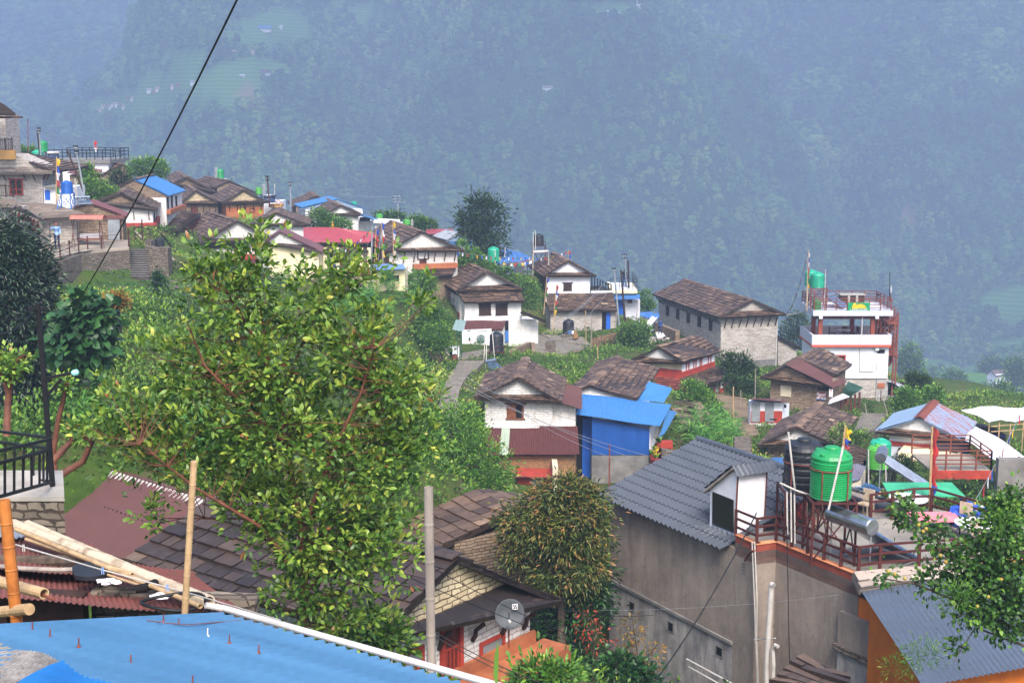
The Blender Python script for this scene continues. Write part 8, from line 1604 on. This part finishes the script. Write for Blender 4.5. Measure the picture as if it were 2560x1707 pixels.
scrub('undergrowth','weeds and low plants on the banks between the houses',24000,(-48,44),(50,150),.32,13,lambda px,py,x,y:~inpoly(px,py,ZA)&~inpoly(px,py,[(100,640),(420,640),(420,700),(100,700)])&~inpoly(px,py,[(1095,1040),(1560,1030),(1570,1150),(1180,1160)])&(fbm(x/5.,y/5.,3,61)>-.25),L=.17,W=.1,hh=1.3)
scrub('undergrowth','rank plants in the hollow between the near houses',2600,(-10,22),(26,62),.5,18,lambda px,py,x,y:(py>1130)|(px>1620),hh=1.4)
scrub('lawn_grass','short bright grass on the lawn under the terrace wall',9000,(-36,-14),(66,92),.12,5,lambda px,py,x,y:inpoly(px,py,[(100,630),(420,630),(430,710),(100,720)]),'leaf_maize',.16,.035,1,1.2)
def maize(label,xr,yr,n,h,keep):
 x=NR.uniform(*xr,n);y=NR.uniform(*yr,n);z=G(x,y);px,py=display_px(x,y,z);k=keep(px,py)&~onpad(x,y);x,y,z=x[k],y[k],z[k];m=len(x);nl=9;i=np.repeat(np.arange(m),nl);hs=h*NR.uniform(.7,1.15,m)
 f=NR.uniform(.15,1,len(i));P=np.stack([x[i],y[i],z[i]+hs[i]*f],1);u=NR.normal(size=(len(i),3));u[:,2]=.9;o=leaves(P,u,.55*h/1.5,.06*h/1.5,np.clip(NR.normal(.45,.2,len(i)),0,1),'leaf_maize',None,'maize_plants',False,.7);tag(o,label,'crops',kind='stuff')
maize('tall maize plants in the plot below the cream outhouse',(-18,-4),(82,104),1500,1.6,lambda px,py:inpoly(px,py,[(740,680),(930,660),(985,690),(985,720),(900,760),(760,740)]))
maize('maize growing beside the steps right of the blue house',(6,15),(68,86),900,1.4,lambda px,py:inpoly(px,py,[(1570,960),(1650,950),(1700,1010),(1690,1040),(1540,1035)]))
maize('maize leaves behind the black railing and red roof',(-15,-10),(44,51),260,1.3,lambda px,py:px>60)
mb_=[(-4.6+.25*i+R.uniform(-.1,.1),15.6+R.uniform(-.3,.3))for i in range(11)]
P=np.array([(x,y,-6.9+R.uniform(-.1,.1))for x,y in mb_ for _ in range(7)]);u=NR.normal(size=(len(P),3));u[:,2]=1.1;tag(leaves(P,u,.8,.11,NR.uniform(.3,1,len(P)),'leaf_maize',None,'maize_plants',False,.5),'broad maize leaves under the edge of the rusty roof','crops',kind='stuff')
p=at(b6(1140,1620),6);o=leaves(np.array([tuple(p)]),np.array([(.015,.0,1.)]),np.array([.24]),np.array([.05]),np.array([.8]),'leaf_maize',None,'leaf_blade',False,0.);tag(o,'single upright bright green leaf tip at the bottom edge','leaf')
def onhill(q_):
 r=ray(q_);lo=None
 for k in range(330,3600,6):
  p=r*(k/r.y);
  if float(HZ(np.array(p.x),np.array(p.y)))>p.z:return p
 return r*(1500/r.y)
def farhouse(q_,w,label,group,wall='plaster_white',roof='slate',yaw=0.,h=1.7):
 p=onhill(q_);t=thing('hillside_house',label,'house',p,yaw,group);m=MW[t];P=lambda x,y,z:m@V((x,y,z));l=w*.6;X,Y=m.to_3x3()@V((1,0,0)),m.to_3x3()@V((0,1,0))
 MB().prism([P(-w/2,-l/2,-2.5),P(-w/2,l/2,-2.5),P(-w/2,l/2,h),P(-w/2,0,h+l*.28),P(-w/2,-l/2,h)],X*w).build('wall',wall,t)
 mb=MB()
 for s in(-1,1):mb.slab(P(-w*.55,s*l*.62,h-.5),P(w*.55,s*l*.62,h-.5),P(w*.55,0,h+l*.3+.2),P(-w*.55,0,h+l*.3+.2),.25,.6)
 mb.build('roof',roof,t)
 for f in(-.3,0,.3):MB().box(P(w*f-.4,-l/2-.08,h*.35),X*.8,Y*.07,V((0,0,1.1))).build('window','wood_dark',t)
rr=random.Random(8)
for g,lb,pts in(('houses of the lower left hamlet','one of the clustered brown roofed houses in the hamlet low on the far left slope',((240,800),(270,790),(300,780),(330,770),(345,748),(380,745),(420,730),(450,732),(490,738),(350,785),(400,755),(515,750))),('white houses along the far ridge path','one of the small white houses strung along the path above the hamlet',((545,675),(580,685),(705,622),(740,628),(775,610),(890,590),(940,580),(1045,560),(155,818))),('houses of the upper hamlet','one of the pale houses in the upper hamlet left of the hanging cable',((1360,325),(1425,325),(1495,318),(1445,355)))):
 for x,y in pts:farhouse(c4(x,y),rr.uniform(3.6,6),lb,g,rr.choice(('plaster_white','plaster_cream','mud_stone')),rr.choice(('slate','slate','sheet_brown')),rr.uniform(-.4,.4))
for x,y,w,lb,rf_ in((1600,143,26,'long blue roofed building near the top of the far slope','sheet_blue'),(1708,135,18,'pale house beside the long blue roofed building','sheet_white'),(1590,490,24,'long red roofed house above the bare red field','sheet_red'),(1425,515,10,'tiny white hut above the bare red field','sheet_white'),(975,123,12,'tiny white house alone high on the far left slope','sheet_white'),(950,660,12,'faint house below the ridge path on the far left slope','slate')):farhouse(c4(x,y),w*.5,lb,None,'plaster_white',rf_)
for x,y,w,lb in((270,75,22,'white building on the summit fields at the top centre'),(400,40,16,'building under the mast at the top centre')):farhouse(c5(x,y),w*.5,lb,None,'plaster_white','sheet_white')
farhouse(D(1258,205),9,'pale house alone at the edge of the clearing in the centre of the mountain',None)
p=onhill(c5(390,42));rod('mast','white mast on the mountain at the top centre','mast',[p-V((0,0,4)),p+V((0,0,26))],.6,'pvc')
p=onhill(D(2292,876));farhouse(D(2292,880),8,'grey roofed two storey house among the terraced fields at right',None,'plaster_white','slate',.5,4.2)
def wire(label,p0,d0,p1,d1,sag=.2,r=.008,mat='wire',name='power_cable',cat='cable'):
 a,b=at(p0,d0),at(p1,d1);rod(name,label,cat,[lerp(a,b,i/14)-V((0,0,sag*4*(i/14)*(1-i/14)))for i in range(15)],r,mat,n=5)
wire('thick black cable crossing the upper left from the top edge',(605,-25),13,(185,770),26,.12,.011,'cable')
for i,(a,da,b_,db,lb)in enumerate(((q4(1740,440),128,q4(1250,800),100,'upper left strand'),(q4(1800,510),128,q4(1300,960),100,'middle strand'),(q4(1790,440),128,q4(1000,1000),95,'lower strand'),(q4(1860,300),126,q4(1330,800),104,'top strand'))):wire('grey power wire sloping down from the flat roof poles over the courtyard, '+lb,a,da,b_,db,.5,.014)
for i,(a,b_,lb)in enumerate(((b1(30,330),b1(1100,745),'crossing the open window'),(b1(0,420),b1(1820,1100),'crossing the window sill'),(b1(0,380),b1(1870,1190),'crossing the red lean-to high'),(b1(600,700),b1(1810,1230),'crossing the red lean-to low'))):wire('pale power wire over the central white house, '+lb,a,70,b_,56,.25,.011)
for i,(a,da,b_,db,lb)in enumerate(((b6(0,560),24,b6(2083,1390),30,'passing behind the bamboo pole'),(b6(640,700),24,b6(2083,1360),30,'passing in front of the dish'),(b6(200,880),22,b6(1450,1560),22,'over the red door'),(b6(260,930),22,b6(1320,1540),22,'below the red door wire'),(b6(1480,990),30,b6(2300,1060),36,'running to the grey wall'))):wire('dark wire over the slate cottage, '+lb,a,da,b_,db,.12,.008,'cable')
for i,(a,da,b_,db,lb)in enumerate(((q1(0,860),30,q1(1500,1450),70,'highest'),(q1(0,900),30,q1(1480,1500),68,'second'),(q1(180,1020),34,q1(1420,1560),66,'lowest'))):wire('pale wire sagging in front of the lodge terrace, '+lb+' of three',a,da,b_,db,.5,.007)
for i,(a,b_,lb)in enumerate(((b8(200,480),b8(-20,430),'upper'),(b8(205,490),b8(-20,520),'middle'),(b8(180,500),b8(-20,620),'lower'))):wire('black wire from the lamp post to the left edge, '+lb,a,21.6,b_,19,.08,.012,'cable')
for i,(a,da,b_,db,lb)in enumerate(((q1(290,285),117,q1(1538,570),168,'upper far wire from the left poles along the crest'),(q1(292,300),117,q1(1538,640),160,'lower far wire from the left poles along the crest'),(q2(1290,300),160,q3(368,240),165,'wire between the crest pole and the insulator pole'),(q3(375,245),165,q3(1690,830),133,'upper wire from the insulator pole down to the crest tank'),(q3(375,270),165,q3(1560,790),134,'lower wire from the insulator pole down to the blue tarpaulin'),(q4(1965,150),132,q4(2300,640),134,'wire from the flat roof pole towards the hall'),(c7(720,340),118,c7(1640,560),150,'wire in front of the terraced fields'),(b4(0,868),32,b4(2310,715),36,'thin wire across the grey wall'))):wire(lb,a,da,b_,db,.6 if i<7 else .1,.012 if i<7 else .0025)
wire('thick black cable from the terrace corner down across the grey wall',b2(1690,870),39.5,b4(530,1550),34,.25,.02,'cable');wire('black cable hanging straight down the grey side wall',b4(1800,60),38.6,b4(1825,1400),38,0,.014,'cable')
t=thing('garden_steps','short flight of dark stone steps above the black roof of the grey building','steps',at(b2(1560,290),70),0)
for i in range(6):a=at(b2(1485,285-i*27),69+i*.7);b=at(b2(1645,285-i*27),69+i*.7);MB().box(a-V((0,0,.5)),b-a,V((0,.7,0)),V((0,0,.5))).build('step','dark_stone',t)
mb=MB()
for i in range(26):p=at(b1(rr.uniform(2020,2200),rr.uniform(570,680)),86);mb.tube([p,p+V((rr.uniform(.6,1.2),rr.uniform(-.3,.3),rr.uniform(-.2,.3)))],rr.uniform(.02,.05),5)
single(mb,'brushwood_pile','pile of cut brushwood beside the blue side sheets','wood pile','trunk_grey')
for i,(x,y,m_)in enumerate(((1845,1130,'paint_red2'),(1870,1085,'flag_yellow'),(1890,1045,'flag_yellow'),(1880,1165,'sheet_pink'),(1905,1010,'paint_red2'))):
 p=at(b1(x,y),77);o=thing('flower_pot',('red flower pot lowest but one on the stair','yellow flower pot in the middle of the stair','yellow flower pot on the upper stair','pink flower pot lowest on the stair','red flower pot at the top of the stair')[i]+' beside the blue wall','flower pot',p,0);MB().lathe(p,[(.1,0),(.15,.25),(.16,.27)],10).build('pot',m_,o);mb=MB()
 for k in range(14):mb.face([p+V((0,0,.25)),p+V((rr.uniform(-.3,.3),rr.uniform(-.3,.3),.6)),p+V((rr.uniform(-.2,.2),rr.uniform(-.2,.2),.4))],rr.random())
 mb.build('plant','leaf_bush',o)
MB_=MB()
for i in range(5):a=at(b1(1830+i*20,1200-i*60),77.5);MB_.box(a-V((.1,0,.6)),V((.9,0,0)),V((0,.5,0)),V((0,0,.6)))
single(MB_,'red_stair','red painted outside stair holding flower pots beside the blue house','stairs','paint_red')
me=GROUND.data;nv=len(me.vertices);co=np.empty(nv*3,np.float32);me.vertices.foreach_get('co',co);co=co.reshape(-1,3)
for q in PADS:
 m=inpoly(co[:,0],co[:,1],[(p.x,p.y)for p in q]);A=np.array([[p.x,p.y,1]for p in q]);zc=np.linalg.lstsq(A,np.array([p.z for p in q]),rcond=None)[0]
 co[m,2]=np.minimum(co[m,2],co[m,0]*zc[0]+co[m,1]*zc[1]+zc[2]-.12)
me.vertices.foreach_set('co',co.ravel());me.update()
def haze():
 m=bpy.data.materials.new('haze_air');m.use_nodes=True;nt=m.node_tree;nt.nodes.clear()
 o=nt.nodes.new('ShaderNodeOutputMaterial');v=nt.nodes.new('ShaderNodeVolumePrincipled')
 v.inputs['Color'].default_value=(.53,.68,1.0,1);v.inputs['Density'].default_value=HAZE;v.inputs['Anisotropy'].default_value=.1
 nt.links.new(v.outputs[0],o.inputs['Volume'])
 b=MB();z1=float(HZZ.max())+30
 b.box((-2200,-40,-320),(4400,0,0),(0,3900,0),(0,0,z1+320))
 o=b.build('haze',None);o.data.materials.append(m);tag(o,'thin pale blue haze filling the valley air','haze',kind='stuff')
haze()
